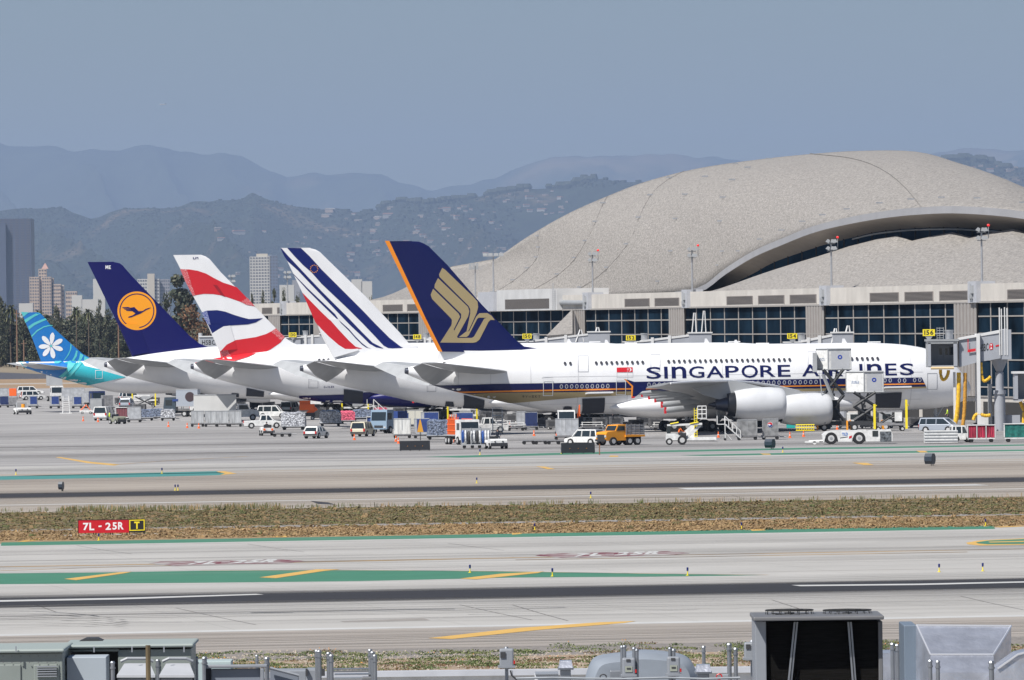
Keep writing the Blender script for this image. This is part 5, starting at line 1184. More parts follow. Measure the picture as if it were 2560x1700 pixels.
# ------------------------------------------------------------------ city
def tower(label,D,blocks,name='tower_block',cat='building'):
    """blocks: x0,x1,ytop,mat,floors,bays"""
    xs=[b[0] for b in blocks]+[b[1] for b in blocks]; o=thing(name,label,cat,P((min(xs)+max(xs))/2,830,D)); o.location.z=0
    for x0,x1,yt,mt,fl,by,dd in blocks:
        a=rel(o,P(x0,830,D+dd)); b=rel(o,P(x1,yt,D+dd)); w=b.x-a.x; m=MB(); m.box(((a.x+b.x)/2,a.y+w/2,b.z/2),(w,w,b.z)); body=m.build('wall',[mt],o)
        if fl:
            g=MB(); z0=b.z*.15
            for i in range(fl):
                z=z0+(b.z-z0)*(i+.5)/fl; h=(b.z-z0)/fl*.42
                for j in range(by): cx=a.x+w*(j+.5)/by; g.box((cx,a.y-.2,z),(w/by*.6,.5,h))
            g.build('window_rows',[mat('far_window',(.10,.10,.12),.4)],body)
    return o
PCH=mat('peach_render',(.44,.345,.265),.8); CRB=mat('cream_render',(.46,.42,.35),.8); WHB=mat('white_render',(.48,.47,.44),.8); DGT=mat('dark_tower_glass',(.07,.085,.13),.5); GRB=mat('grey_render',(.26,.26,.28),.8)
tower('tall dark glass skyscraper at the left edge, in the haze',13500,[(-60,77,546,DGT,40,10,0),(-60,14,560,DGT,0,0,-12)])
t=tower('peach stepped apartment tower with pointed top, right of the dark skyscraper',13000,[(75,98,692,PCH,16,4,0),(98,116,672,PCH,18,3,8),(106,128,692,PCH,16,4,-4),(120,134,695,PCH,14,2,10)])
m=MB(); c=rel(t,P(113,672,13015)); m.cyl((c.x,c.y,c.z),(c.x,c.y,c.z+9),8,1,n=4); m.build('roof',[mat('pink_roof',(.42,.25,.20),.8)],t)
tower('lower peach apartment block right of the pointed tower',13000,[(134,152,710,PCH,12,4,0),(150,160,712,CRB,10,2,10)])
tower('lowest peach apartment block, left of the blue tail',13000,[(165,192,728,PCH,9,5,0)])
tower('pale block half hidden by the blue tail',12800,[(234,262,697,WHB,0,0,0)])
tower('white slab apartments with a taller core behind the blue tail',13200,[(345,398,697,WHB,14,9,0),(370,386,684,CRB,0,0,-5),(398,424,698,GRB,14,5,10)])
t=tower('white apartment tower with brown top band between waved and striped tails',12000,[(626,674,641,WHB,22,7,0),(643,669,634,CRB,0,0,8)])
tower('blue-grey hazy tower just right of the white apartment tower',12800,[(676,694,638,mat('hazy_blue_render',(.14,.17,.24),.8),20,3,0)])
tower('slender grey hazy tower by the left edge of the striped tail',12800,[(732,750,700,GRB,0,0,0)])
for x0,x1,yt,lb in ((48,82,758,'long low pale shed above the trees, right of the tall palm'),(205,245,748,'long low white shed above the trees left of the blue tail'),(180,205,738,'small pale block left of the blue tail'),(700,735,712,'pale low building behind the light mast by the striped tail'),(880,905,698,'beige flat building on the lower slope right of the striped tail'),(905,930,703,'pale long building right of the beige one, near the navy tail')):
    tower(lb,11500,[(x0,x1,yt,WHB,0,0,0)],'warehouse')
# ------------------------------------------------------------------ hillside houses and woods
from mathutils.bvhtree import BVHTree
bv=BVHTree.FromPolygons([v.co for v in NH.data.vertices],[tuple(p.vertices) for p in NH.data.polygons])
def onhill(x,y):
    d=ray(x,y).normalized(); h=bv.ray_cast(CAMP,d,60000); return h[0]
rnd=random.Random(11)
hp=thing('house','small white house among the trees on the hazy hillside','house',(0,0,0)); m=MB(); m.box((0,0,4),(20,14,10)); m.build('wall',[mat('house_pale',(.30,.29,.27),.8)],hp); m=MB(); m.prism([(-11,9),(11,9),(9,12),(-9,12)],-8,8); m.build('roof',[mat('tile_roof',(.36,.20,.14),.8)],hp)
hq=thing('house','small peach house among the trees on the hazy hillside','house',(0,0,0)); m=MB(); m.box((0,0,4),(16,14,9)); m.build('wall',[mat('house_peach',(.30,.23,.18),.8)],hq); m=MB(); m.prism([(-9,8.5),(9,8.5),(6,11),(-6,11)],-8,8); m.build('roof',[mat('flat_roof',(.40,.36,.32),.8)],hq)
spots=[(597,586,1.2),(545,578,1.1),(553,602,1.0),(825,531,1.1),(970,545,1.3),(816,543,1.2),(888,690,1.5)]
for i in range(70): spots.append((rnd.uniform(860,1260),rnd.uniform(515,640),rnd.uniform(.35,.95)))
for i in range(26): spots.append((rnd.uniform(1230,1420),rnd.uniform(478,540),rnd.uniform(.35,.9)))
for i in range(30): spots.append((rnd.uniform(500,960),rnd.uniform(570,700),rnd.uniform(.3,.7)))
for i in range(14): spots.append((rnd.uniform(2330,2560),rnd.uniform(412,440),rnd.uniform(.6,1.1)))
used=[0,0]
for i,(x,y,sz) in enumerate(spots):
    q_=onhill(x,y)
    if q_ is None: continue
    k=i%2; src=(hp,hq)[k]; r=src if not used[k] else dup(src); used[k]=1; r.location=q_; r.scale=(1.4*sz*rnd.uniform(.9,1.6),1.4*sz,1.4*sz*rnd.uniform(.7,1.1)); r.rotation_euler=(0,0,rnd.uniform(-.5,.5)); r['group']=('white','peach')[k]+' houses scattered over the hillside'
mb=MB(); WD_=[]
for i in range(6500):
    x=rnd.uniform(-20,2600); top=pick(near,x); y=top+ (rnd.random()**1.4)*200 if x<830 else top+rnd.random()**1.3*180
    if 1300<x<2330 and y>470: continue
    q_=onhill(x,y+.5)
    if q_ is None: continue
    big=1.9 if (x>860 and rnd.random()<.35) else 1
    r=rnd.uniform(3,7)*big; mb.ball((q_.x,q_.y,q_.z+r*.4),(r*rnd.uniform(.9,1.8),r,r*rnd.uniform(.6,1.1)),n=5,k=3,m=0)
for i in range(160):
    x=rnd.choice((rnd.uniform(940,1500),rnd.uniform(2330,2520))); q_=onhill(x,pick(near,x)+2)
    if q_ is None: continue
    r=rnd.uniform(12,24); mb.ball((q_.x,q_.y,q_.z+r*.5),(r*rnd.uniform(.8,1.5),r,r*rnd.uniform(.8,1.2)),n=6,k=4)
o=mb.build('hillside_woods',[mat('distant_leaves',(.040,.046,.032),.9)],None,fix=False); tag(o,'dark scrub and trees dotted over the hazy hills','woods',kind='stuff')
# ------------------------------------------------------------------ ground vehicles and equipment
VW=mat('vehicle_white',(.70,.70,.69),.4,coat=.1,var=.13,scale=2.5,detail=8); VG=mat('vehicle_glass',(.02,.028,.032),.1,spec=.8); ALU=mat('aluminium_sheet',(.50,.51,.53),.38,metal=.35,var=.14,scale=1.6,detail=6)
VS=mat('silver_paint',(.42,.46,.52),.35,metal=.3); VB=mat('beige_paint',(.60,.55,.42),.4); VO=mat('orange_vehicle_paint',(.76,.30,.015),.4); VOR=mat('safety_orange',(.85,.14,.02),.5); GRC=mat('curtain_green',(.01,.13,.11),.8,var=.3,scale=3); RDC=mat('curtain_red',(.33,.02,.05),.8,var=.45,scale=4,stretch=(1,1,.2)); BLC=mat('curtain_blue',(.02,.05,.20),.75,var=.2,scale=2); DBL=mat('dark_blue_panel',(.015,.03,.11),.6,var=.2,scale=2)
NET=mat('netted_foil',(.42,.43,.46),.45,metal=.3,var=.45,scale=5,detail=8,bump=2,ramp=(.4,.6)); NETB=mat('netted_blue_foil',(.14,.17,.24),.5,var=.5,scale=5,detail=8,bump=2,ramp=(.4,.6)); PNK=mat('pink_wrap',(.60,.10,.16),.6,var=.45,scale=4,detail=8,bump=2); MRN=mat('maroon_curtain',(.16,.05,.06),.8); RIM=mat('wheel_rim',(.5,.5,.5),.5); DKF=mat('dark_frame',(.035,.036,.04),.6); TRED=mat('tail_lamp_red',(.5,.01,.01),.3); SKN=mat('skin',(.45,.28,.2),.6); HVY=mat('hi_vis_yellow',(.55,.75,.05),.6); HVO=mat('hi_vis_orange',(.9,.18,.03),.6); TRS=mat('dark_trousers',(.02,.025,.04),.8); WOO=mat('wooden_pallet',(.40,.28,.15),.85,var=.2,scale=4); MG2=mat('rack_grey',(.22,.22,.23),.6,var=.2,scale=3)
def at(px,py): q=G(px,py); return Vector((q.x,q.y,0))
def mpp(px,py): return at(px,py).y/F     # metres per photo pixel at that ground point
def wheels(root,xs,w,r=.36,t=.24,rim=.55,name='wheel'):
    for x in xs:
        for s in (-1,1):
            m=MB(); y=s*(w/2-t/2+.03); m.cyl((x,y-t/2,r),(x,y+t/2,r),r,n=14); k=m.build(name,[BK],root)
            m=MB(); m.cyl((x,y-t/2-.02,r),(x,y+t/2+.02,r),r*rim,n=10); m.build('rim',[RIM],k)
def cuboid(m_,lo,hi,mt,parent,name,bev=.0):
    m=MB(); m.box([(a+b)/2 for a,b in zip(lo,hi)],[b-a for a,b in zip(lo,hi)]); o=m.build(name,mt,parent)
    if bev: bv_=o.modifiers.new('b','BEVEL'); bv_.width=bev; bv_.segments=2
    return o
CARK={'suv':dict(gh=(.02,.06,.60,.74),zb=.98,zr=1.80,hood=.92),'hatch':dict(gh=(.03,.14,.58,.76),zb=.90,zr=1.5,hood=.85),'van':dict(gh=(.005,.02,.80,.90),zb=1.15,zr=2.05,hood=1.1),'minivan':dict(gh=(.01,.05,.66,.86),zb=1.0,zr=1.75,hood=.95),'pickup':dict(gh=(.40,.43,.62,.72),zb=1.05,zr=1.78,hood=1.0)}
def car(kind,px,py,yaw,col,label,L=4.8,W=1.95,H=1.8,name='car',cat='car',group=None):
    K=CARK[kind]; k=H/K['zr']; root=thing(name,label,cat,at(px,py),yaw,group); x=lambda u:(u-.5)*L
    a,b,c,d=K['gh']; zb=K['zb']*k; zr=K['zr']*k; zh=K['hood']*k; z0=.32
    pr=[(x(0),z0+.1),(x(0.01),zb*.95),(x(a),zb),(x(d),zb),(x(.97),zh*.86),(x(1),zh*.6),(x(.99),z0)]
    wb=[.19,.80]
    arch=[]
    for u in reversed(wb):
        arch+=[(x(u)+.46*math.cos(t),z0+.46*math.sin(t)) for t in [0,PI/4,PI/2,3*PI/4,PI]]
    m=MB(); m.prism(pr+arch+[(x(.01),z0)],-W/2,W/2); bd=m.build('body',[col],root); bv_=bd.modifiers.new('b','BEVEL'); bv_.width=.05; bv_.segments=2; bv_.limit_method='ANGLE'
    Wt=W*.80
    def gh(e,z_0,z_1,w0,w1,mt,nm,par,aa=a,bb=b,cc=c,dd=d):
        f=lambda t:((x(aa)+(x(bb)-x(aa))*t),(x(dd)+(x(cc)-x(dd))*t)); tz=lambda z:(z-zb)/(zr-zb)
        m=MB(); r0,r1=f(tz(z_0)),f(tz(z_1)); wz=lambda z:(W*.96+(Wt-W*.96)*tz(z))/2
        q0,q1=wz(z_0),wz(z_1)
        m.add([(r0[0]-e,-q0-e,z_0),(r0[1]+e,-q0-e,z_0),(r0[1]+e,q0+e,z_0),(r0[0]-e,q0+e,z_0),(r1[0]-e,-q1-e,z_1),(r1[1]+e,-q1-e,z_1),(r1[1]+e,q1+e,z_1),(r1[0]-e,q1+e,z_1)],[(0,3,2,1),(4,5,6,7),(0,1,5,4),(1,2,6,5),(2,3,7,6),(3,0,4,7)]); return m.build(nm,[mt],par)
    gh(0,zb-.02,zr-.1,0,0,VG,'window',root); gh(.03,zr-.13,zr,0,0,col,'roof',root)
    m=MB()
    ps=[a,(a+b)/2+.17,.47 if kind!='pickup' else .56,d] if kind!='pickup' else [a,.56,d]
    for u in ps:
        ut=b if u==a else (c if u==d else u)
        for s in (-1,1): m.bar((x(u),s*W*.485,zb),(x(ut),s*Wt*.505,zr-.08),.11 if u not in (a,d) else .14)
    m.build('frame',[col],root)
    if kind=='pickup':
        m=MB(); m.box((x(.2),0,zb-.12),(L*.37,W-.35,.02)); m.build('bed',[DKF],root)
    for s in (-1,1):
        m=MB(); m.box((x(0)-.01,s*(W/2-.14),zb*.82),(.05,.2,.34)); m.build('tail_light',[TRED],root)
        m=MB(); m.box((x(1)-.03,s*(W/2-.25),zh*.70),(.08,.32,.16)); m.build('headlight',[RIM],root)
    m=MB(); m.box((x(0)-.03,0,.5),(.14,W*.96,.2)); m.box((x(1)+.02,0,.45),(.12,W*.94,.22)); m.build('bumper',[DKF if kind!='van' else LG],root)
    m=MB(); m.box((0,0,.34),(L*.9,W*.8,.12)); m.build('underbody',[BK],root)
    wheels(root,[x(u) for u in wb],W,r=.37*min(1.15,k+.05)); return root
def Y(d): return math.radians(d)
car('van',261,1051,Y(78),VW,'white van seen from behind, third cone stands at its left wheel',L=5.2,W=2.05,H=2.1,name='van',cat='van')
car('suv',82,1000,Y(15),VW,'white utility car half hidden behind blue and grey boxes at far left',L=4.8)
car('suv',76,987,Y(5),VW,'white long car with dark windows in the rearmost row at far left',L=5.6)
car('pickup',660,1071,Y(4),VW,'white pickup truck beside the row of silver cargo boxes',L=5.6,H=1.9,name='pickup_truck',cat='pickup truck')
car('suv',684,1046,Y(-8),VW,'white utility car behind the white pickup, in front of the big white truck',L=4.8,H=1.95)
car('suv',728,1033,Y(70),VW,'white utility car seen from behind, left of the orange loader',L=4.7,H=1.85)
car('hatch',791,1096,Y(70),VW,'small white hatchback seen from behind on the open apron',L=4.3,W=1.8,H=1.5)
car('suv',908,1091,Y(74),VB,'cream-coloured utility car seen from behind, left of the blue curtain cart',L=4.7,W=1.95,H=1.85)
car('suv',512,1030,Y(2),VW,'white car behind the left end of the silver cargo boxes',L=4.9,H=1.8)
car('pickup',1217,1082,Y(8),VW,'white crew pickup with round blue door badge right of the orange racks',L=5.4,H=1.95,name='pickup_truck',cat='pickup truck')
car('suv',1462,1113,Y(146),VW,'white utility car with red tail lamp behind the long black sign',L=4.5,W=1.85,H=1.8)
car('minivan',2350,1082,Y(-25),VS,'silver-blue minivan under the large jet bridge',L=4.8,W=1.95,H=1.85)
car('suv',2404,1106,Y(8),VW,'small white utility vehicle between the white bin and the red curtain cart',L=2.6,W=1.5,H=1.9,name='utility_cart')
car('suv',330,1004,Y(20),VW,'white car in the shade under the belly behind the blue tail',L=4.6)
car('hatch',318,1022,Y(80),VS,'small grey car seen from behind above the maroon cart',L=4.2)
car('van',1510,1060,Y(10),VW,'white van parked under the belly near the orange truck',L=5.2,H=2.1,name='van',cat='van')
def truck(px,py,yaw,label,L=8,W=2.5,cab='flat',cabcol=None,box=None,boxh=2.6,boxz=1.15,deck=None,name='truck',cat='truck',open_back=False,trim=None,cabL=1.9,cabH=2.4,kind_rear=2):
    cabcol=cabcol or VW; root=thing(name,label,cat,at(px,py),yaw); xf=L/2; xr=-L/2
    cuboid(0,(xr,-.45,.6),(xf-.2,.45,.95),[DKF],root,'chassis')
    z0=.55
    if cab=='flat':
        m=MB(); m.prism([(xf-cabL,z0),(xf,z0),(xf,z0+cabH*.42),(xf-.18,z0+cabH),(xf-cabL,z0+cabH)],-W/2*.94,W/2*.94); c=m.build('cab',[cabcol],root)
        m=MB(); m.add([(xf+.02,-W*.42,z0+cabH*.45),(xf+.02,W*.42,z0+cabH*.45),(xf-.15,W*.42,z0+cabH*.9),(xf-.15,-W*.42,z0+cabH*.9)],[(0,1,2,3)]); m.build('windscreen',[VG],c)
        for s in (-1,1): m=MB(); m.box((xf-cabL*.45,s*W*.472,z0+cabH*.66),(cabL*.55,.03,cabH*.34)); m.build('side_window',[VG],c)
        for s in (-1,1): m=MB(); m.box((xf+.02,s*W*.36,z0+.25),(.06,.3,.2)); m.build('headlight',[RIM],c)
        m=MB(); m.box((xf+.02,0,z0+.35),(.05,W*.5,.3)); m.build('grille',[DKF],c)
    else:
        hl=1.3
        m=MB(); m.prism([(xf-hl-cabL,z0),(xf,z0),(xf,z0+.8),(xf-.15,z0+.98),(xf-hl,z0+1.1),(xf-hl-.35,z0+cabH*.82),(xf-hl-cabL,z0+cabH*.85)],-W/2*.86,W/2*.86); c=m.build('cab',[cabcol],root)
        m=MB(); m.add([(xf-hl+.01,-W*.38,z0+1.13),(xf-hl+.01,W*.38,z0+1.13),(xf-hl-.3,W*.38,z0+cabH*.78),(xf-hl-.3,-W*.38,z0+cabH*.78)],[(0,1,2,3)]); m.build('windscreen',[VG],c)
        for s in (-1,1): m=MB(); m.prism([(xf-hl-.15,z0+1.12),(xf-hl-.42,z0+cabH*.76),(xf-hl-cabL*.85,z0+cabH*.76),(xf-hl-cabL*.85,z0+1.12)],s*W*.435-.015,s*W*.435+.015); m.build('side_window',[VG],c)
        m=MB(); m.box((xf+.02,0,z0+.45),(.06,W*.6,.5)); m.build('grille',[DKF],c); m=MB(); m.box((xf+.08,0,z0+.05),(.15,W*.84,.25)); m.build('bumper',[DKF],c)
        for s in (-1,1): m=MB(); m.box((xf+.03,s*W*.36,z0+.5),(.06,.28,.24)); m.build('headlight',[RIM],c)
        cabL=cabL+hl
    if box:
        b=MB(); b.box(((xr+xf-cabL-.12)/2,0,boxz+boxh/2),(xf-cabL-.12-xr,W,boxh)); bo=b.build('box_body',[box],root)
        if open_back: m=MB(); m.box((xr-.02,0,boxz+boxh/2),(.05,W-.3,boxh-.3)); m.build('rear_opening',[DK],bo)
        m=MB(); 
        for z in (boxz+.05,boxz+boxh-.05): m.box(((xr+xf-cabL-.12)/2,0,z),(xf-cabL-.06-xr,W+.06,.12))
        m.build('trim',[trim or LG],bo)
    elif deck:
        cuboid(0,(xr,-W/2,1.0),(xf-cabL-.1,W/2,1.15),[deck],root,'deck')
    wheels(root,[xf-.9]+([xr+1.1] if kind_rear==1 else [xr+1.0,xr+2.1]),W,r=.48,t=.3); return root
truck(566,1052,Y(2),'big plain white box truck beneath the belly of the blue-tailed airliner',L=9.6,box=mat('box_truck_white',(.58,.58,.57),.55,var=.05,scale=.6),boxh=2.5,boxz=1.4,cab='nose',cabH=2.3)
t=truck(455,1042,Y(172),'grey box truck with dark cab and round dark emblem on its side',L=5.4,box=mat('grey_box',(.34,.37,.42),.55),boxh=2.7,boxz=1.6,cabcol=mat('dark_cab',(.05,.07,.09),.4),cabH=2.5)
m=MB(); m.cyl((-1.5,1.27,3.1),(-1.5,1.29,3.1),.75,n=20); m.build('emblem',[mat('emblem_brown',(.05,.03,.035),.6)],t)
m=MB(); m.box((.8,1.27,2.6),(.9,.02,.35)); m.build('lettering',[BLC],t)
truck(236,1020,Y(-70),'dark blue flat-fronted truck left of the grey labelled cargo box',L=5.4,cabcol=DBL,box=ALU,boxh=1.8,boxz=1.1)
t=truck(138,1003,Y(-80),'high-lift catering truck with open white front and blue doors at far left',L=7,box=LG,boxh=2.0,boxz=3.0,open_back=True)
t=truck(975,1083,Y(-118),'grey-blue forward-cab truck facing right of the blue curtain cart',L=6,cabcol=mat('grey_blue_cab',(.24,.33,.43),.4),deck=DKF,cabH=2.5)
m=MB(); m.box((-1.6,0,2.0),(2.6,2.0,1.6)); m.build('load',[BLC],t); 
t=truck(1155,1111,Y(-72),'white flat-fronted truck carrying orange racks, an orange figure beside it',L=6.2,cabH=2.35,deck=LG)
m=MB()
for k in range(14): m.bar((-2.6+.3*k,-.9,1.15),(-2.6+.3*k+.15,-.9,2.9+.3*(k%3)),.07)
for z in (1.6,2.3,2.9): m.bar((-2.8,-.9,z),(1.2,-.9,z),.09); m.bar((-2.8,.9,z),(1.2,.9,z),.09)
m.build('rack',[VOR],t)
t=truck(1415,1085,Y(-88),'white bonneted truck seen from the front with a red boom at its side',L=7,cab='nose',cabH=2.9,deck=DKF)
m=MB(); m.bar((-.5,1.4,1.4),(1.0,1.7,3.6),.13); m.bar((1.0,1.7,3.6),(1.1,1.7,2.2),.11); m.build('boom',[VOR],t)
t=truck(1550,1113,Y(216),'orange stake-bed truck with grey slatted sides beside the white utility car',L=5.3,cab='nose',cabcol=VO,cabH=2.15,deck=VO,cabL=1.5,W=2.3)
m=MB()
for z in (1.3,1.6,1.9,2.2): m.box((-1.3,1.14,z),(2.6,.06,.2)); m.box((-1.3,-1.14,z),(2.6,.06,.2)); m.box((-2.6,0,z),(.06,2.2,.2))
for x_ in (-2.55,-1.9,-1.25,-.6,-.05):
    for s in (-1,1): m.box((x_,s*1.18,1.75),(.08,.05,1.3))
m.build('stake_sides',[MG2],t); m=MB(); m.box((-1.3,0,1.05),(2.7,2.42,.22)); m.build('bed_rail',[VO],t)
# ---- unit load containers, dollies, pallets, carts
def uld(px,py,w,h,yaw,label,face=None,body=None,d=1.55,z=.55,dolly=True,group=None,name='cargo_container',cant=True):
    root=thing(name,label,'cargo container',at(px,py)+Vector((0,0,0)),yaw,group); b=body or ALU
    pr=[(-w/2,z),(w/2,z),(w/2,z+h),(-w/2,z+h)]
    if cant: pr=[(-w/2+.28*w*.5,z),(w/2,z),(w/2,z+h),(-w/2,z+h),(-w/2,z+h*.3)]
    m=MB(); m.prism(pr,-d/2,d/2); bo=m.build('shell',[b],root)
    m=MB(); 
    for X in (-w/2+.04,0,w/2-.04): m.box((X,-d/2-.01,z+h*.62),(.06,.03,h*.74))
    m.box((0,-d/2-.01,z+h-.05),(w,.03,.08)); m.build('edge_frame',[LG],bo)
    if face: m=MB(); m.box((w*.08,-d/2-.02,z+h*.55),(w*.78,.03,h*.82)); m.build('curtain',[face],bo)
    if dolly: mk_dolly(px,py,w+.3,yaw,label)
    return root
ndol=[0]
def mk_dolly(px,py,w,yaw,near_label,d=1.7,label=None):
    ndol[0]+=1
    root=thing('baggage_dolly',label or ('low flat dolly carrying the '+' '.join(near_label.split()[:10])),'dolly',at(px,py),yaw)
    m=MB(); m.box((0,0,.46),(w,d,.12)); m.box((0,0,.36),(w*.9,.3,.12)); m.build('platform',[MG2],root)
    m=MB(); m.bar((w/2,0,.36),(w/2+.7,0,.3),.08); m.build('drawbar',[LG],root)
    for s in (-1,1):
        for X in (-w*.36,w*.36): m=MB(); m.cyl((X,s*d*.42-.07,.2),(X,s*d*.42+.07,.2),.2,n=12); m.build('wheel',[BK],root)
    return root
def pallet(px,py,w,h,yaw,label,mt=None,d=1.9,z=.55,seed=0,name='cargo_pallet',dolly=True):
    rnd=random.Random(seed); root=thing(name,label,'cargo pallet',at(px,py),yaw)
    m=MB(); nx,nz=7,4; 
    top=[[(-w/2+w*i/nx,-d/2+d*j/3,z+h*(1-.12*rnd.random()-(.12 if i in(0,nx) or j in (0,3) else 0))) for i in range(nx+1)] for j in range(4)]
    vs=[p for r in top for p in r]; o0=len(vs); fs=[(j*(nx+1)+i,j*(nx+1)+i+1,(j+1)*(nx+1)+i+1,(j+1)*(nx+1)+i) for j in range(3) for i in range(nx)]
    ring=[j_ for j_ in [(0,i) for i in range(nx)]+[(j,nx) for j in range(3)]+[(3,i) for i in range(nx,0,-1)]+[(j,0) for j in range(3,0,-1)]]
    prev=[a*(nx+1)+b for a,b in ring]
    for lv in range(1,4):
        cur=[]
        for a in prev[:]:
            p=vs[a]; f=1+ .05*rnd.uniform(-1,1); q=(p[0]*f,p[1]*f,z+ (vs[ring[0][0]*(nx+1)][2]-z)*(1-lv/3)); cur.append(len(vs)); vs.append(q)
        for i in range(len(prev)): k=(i+1)%len(prev); fs.append((prev[i],cur[i],cur[k],prev[k]))
        prev=cur
    m.add(vs,fs); m.build('wrapped_load',[mt or NET],root)
    m=MB(); m.box((0,0,z-.04),(w+.1,d+.1,.08)); m.build('base_plate',[ALU],root)
    if dolly: mk_dolly(px,py,w+.2,yaw,label)
    return root
def cart(px,py,w,h,yaw,label,cm,d=1.5,z=.45,bays=2,frame=None):
    root=thing('baggage_cart',label,'baggage cart',at(px,py),yaw); f=frame or VW
    m=MB(); m.box((0,0,z),(w,d,.12)); m.box((0,0,z+h),(w+.06,d+.06,.08)); m.box((-w/2+.03,0,z+h/2),(.06,d,h)); m.box((w/2-.03,0,z+h/2),(.06,d,h)); m.box((0,0,z+h/2),(w,.05,h)); m.build('frame',[f],root)
    for i in range(bays):
        a=-w/2+w*i/bays+.08; b=-w/2+w*(i+1)/bays-.08; c=MB(); n=9
        rg=[[(a+(b-a)*k/n,-d/2+.06+.05*(k%2),z_) for k in range(n+1)] for z_ in (z+.1,z+h-.08)]
        c.loft(rg,0,False,False,closed=False); c.build('curtain',[cm],root,fix=False)
        if i: p=MB(); p.box((a-.08,-d/2,z+h/2),(.08,.06,h)); p.build('post',[f],root)
    for s in (-1,1):
        for X in (-w*.36,w*.36): m=MB(); m.cyl((X,s*d*.4-.07,.22),(X,s*d*.4+.07,.22),.22,n=12); m.build('wheel',[BK],root)
    return root
uld(10,1019,1.6,1.5,Y(5),'dark blue cargo box cut off by the left edge',DBL,DBL); uld(30,1018,1.7,1.1,Y(5),'grey cargo box right of the dark blue one at the left edge',None,MG2)
uld(83,1021,1.5,1.6,Y(0),'blue-faced cargo box behind the tug with the orange beacon',BLC); uld(137,1021,1.6,1.6,Y(0),'blue-faced cargo box below the catering truck, left of the white ladder',BLC); uld(193,1021,1.6,1.5,Y(0),'blue-faced cargo box right of the white ladder at far left',BLC)
uld(183,1009,4.2,2.4,Y(2),'long pale container with dark end post behind the white ladder',None,ALU,cant=False,dolly=False); uld(8,1000,2,1.8,Y(0),'pale container in the rear row at the left edge',None,ALU,cant=False); uld(31,1000,1.8,1.8,Y(0),'container with orange panel in the rear row at far left',VOR,ALU,cant=False)
uld(243,1034,2.0,1.9,Y(-12),'grey cargo box with a white label right of the dark blue truck',None,mat('box_grey',(.30,.31,.32),.6,var=.1,scale=1)); uld(268,1024,1.8,1.9,Y(15),'dark-roofed cargo box right of the labelled grey box',None,MG2)
cart(307,1051,1.9,1.5,Y(-6),'cart with maroon curtains behind the baggage tractor at left',MRN,bays=1); uld(336,1056,2.0,1.75,Y(0),'rounded silver cargo box right of the maroon cart',None,ALU)
for x,y,w,lb,mt in ((366,1052,2.0,'first blue-grey netted pallet right of the silver box',NETB),(393,1050,2.0,'blue netted pallet below the white loader at left',NETB),(420,1052,2.1,'low netted pallet of mixed bags left of the dark cab',NET)):
    pallet(x,y,w,1.25,Y(2),lb,mt,seed=int(x))
for i,(x,lb) in enumerate(((494,'leftmost silver box of the dolly train beside the white pickup'),(528,'second silver box of the dolly train beside the white pickup'),(556,'third silver box of the dolly train beside the white pickup'),(588,'rightmost silver box of the dolly train beside the white pickup'))):
    uld(x,1067,1.75,1.7,Y(2),lb,None,mat('ribbed_aluminium',(.46,.47,.48),.45,metal=.3,var=.25,scale=1.2,detail=3,stretch=(3,1,.4)),cant=i>0)
pallet(734,1075,3.2,2.0,Y(-2),'large silver foil-wrapped pallet right of the white pickup',NET,seed=3); pallet(826,1066,2.9,1.8,Y(2),'silver foil-wrapped pallet left of the pink one',NET,seed=4); pallet(868,1060,2.0,1.4,Y(8),'pink wrapped pallet load between silver and grey loads',PNK,seed=5); pallet(905,1052,2.6,1.2,Y(0),'low slate-blue sloping pallet load above the cream car',NETB,seed=6); pallet(952,1046,1.9,1.1,Y(0),'red wrapped load beside the white belt loader',PNK,seed=7)
cart(938,1079,2.2,1.5,Y(0),'cart with one bright blue curtain right of the cream car',BLC,bays=1)
uld(1006,1096,2.1,1.9,Y(0),'ribbed white cargo box at the left of the cart behind the long black sign',None,mat('ribbed_white',(.60,.60,.58),.6,var=.2,scale=1.5,stretch=(4,1,.3)),cant=False); uld(1055,1096,1.9,1.9,Y(0),'blue-fronted cargo box behind the orange triangle marker',BLC)
uld(1000,1072,2.4,1.6,Y(0),'cargo box with blue upper panel above the ribbed white box',BLC); uld(1038,1070,2.2,1.9,Y(0),'plain cream cargo box between two blue-fronted ones',None,mat('cream_box',(.60,.58,.50),.6),cant=False); uld(1075,1072,2.4,1.7,Y(0),'blue-fronted cargo box left of the red-boomed truck line',BLC)
pallet(1098,1099,2.9,2.0,Y(0),'netted blue-grey pallet left of the white truck with orange racks',NETB,seed=9); uld(1158,1078,2.7,1.9,Y(0),'blue-panelled cargo box behind the white truck with orange racks',BLC)
uld(1328,1075,1.7,1.8,Y(0),'dark navy cargo box under the second airliner belly',DBL,DBL); uld(1303,1073,1.3,1.8,Y(0),'narrow silver cargo box left of the navy one',None,ALU)
c_=uld(1405,1100,1.6,2.0,Y(0),'left silver container with faded red logo before the white truck',None,ALU,d=1.6); uld(1430,1100,1.6,2.0,Y(0),'right silver container with faded red logo before the white truck',None,ALU,d=1.6)
mk_dolly(1325,1110,2.2,Y(2),'','',label='empty flat dolly at the left end of the row before the white utility car') if 0 else None
for x,lb in ((1322,'leftmost empty dolly in the row left of the white utility car'),(1352,'second empty dolly in the row left of the white utility car'),(1384,'third empty dolly in the row left of the white utility car'),(1408,'last empty dolly, touching the white utility car')):
    mk_dolly(x,1111,1.5,Y(2),'',label=lb)
g=uld(1868,1100,2.35,1.85,Y(0),'dented grey container left of the one with the round logo',None,mat('dented_grey',(.26,.26,.26),.5,metal=.3,var=.3,scale=1.5)); u=uld(1926,1099,1.85,1.9,Y(0),'grey container with a round red, white and blue logo',None,mat('dented_grey',(.26,.26,.26),.5),cant=False)
z=1.75
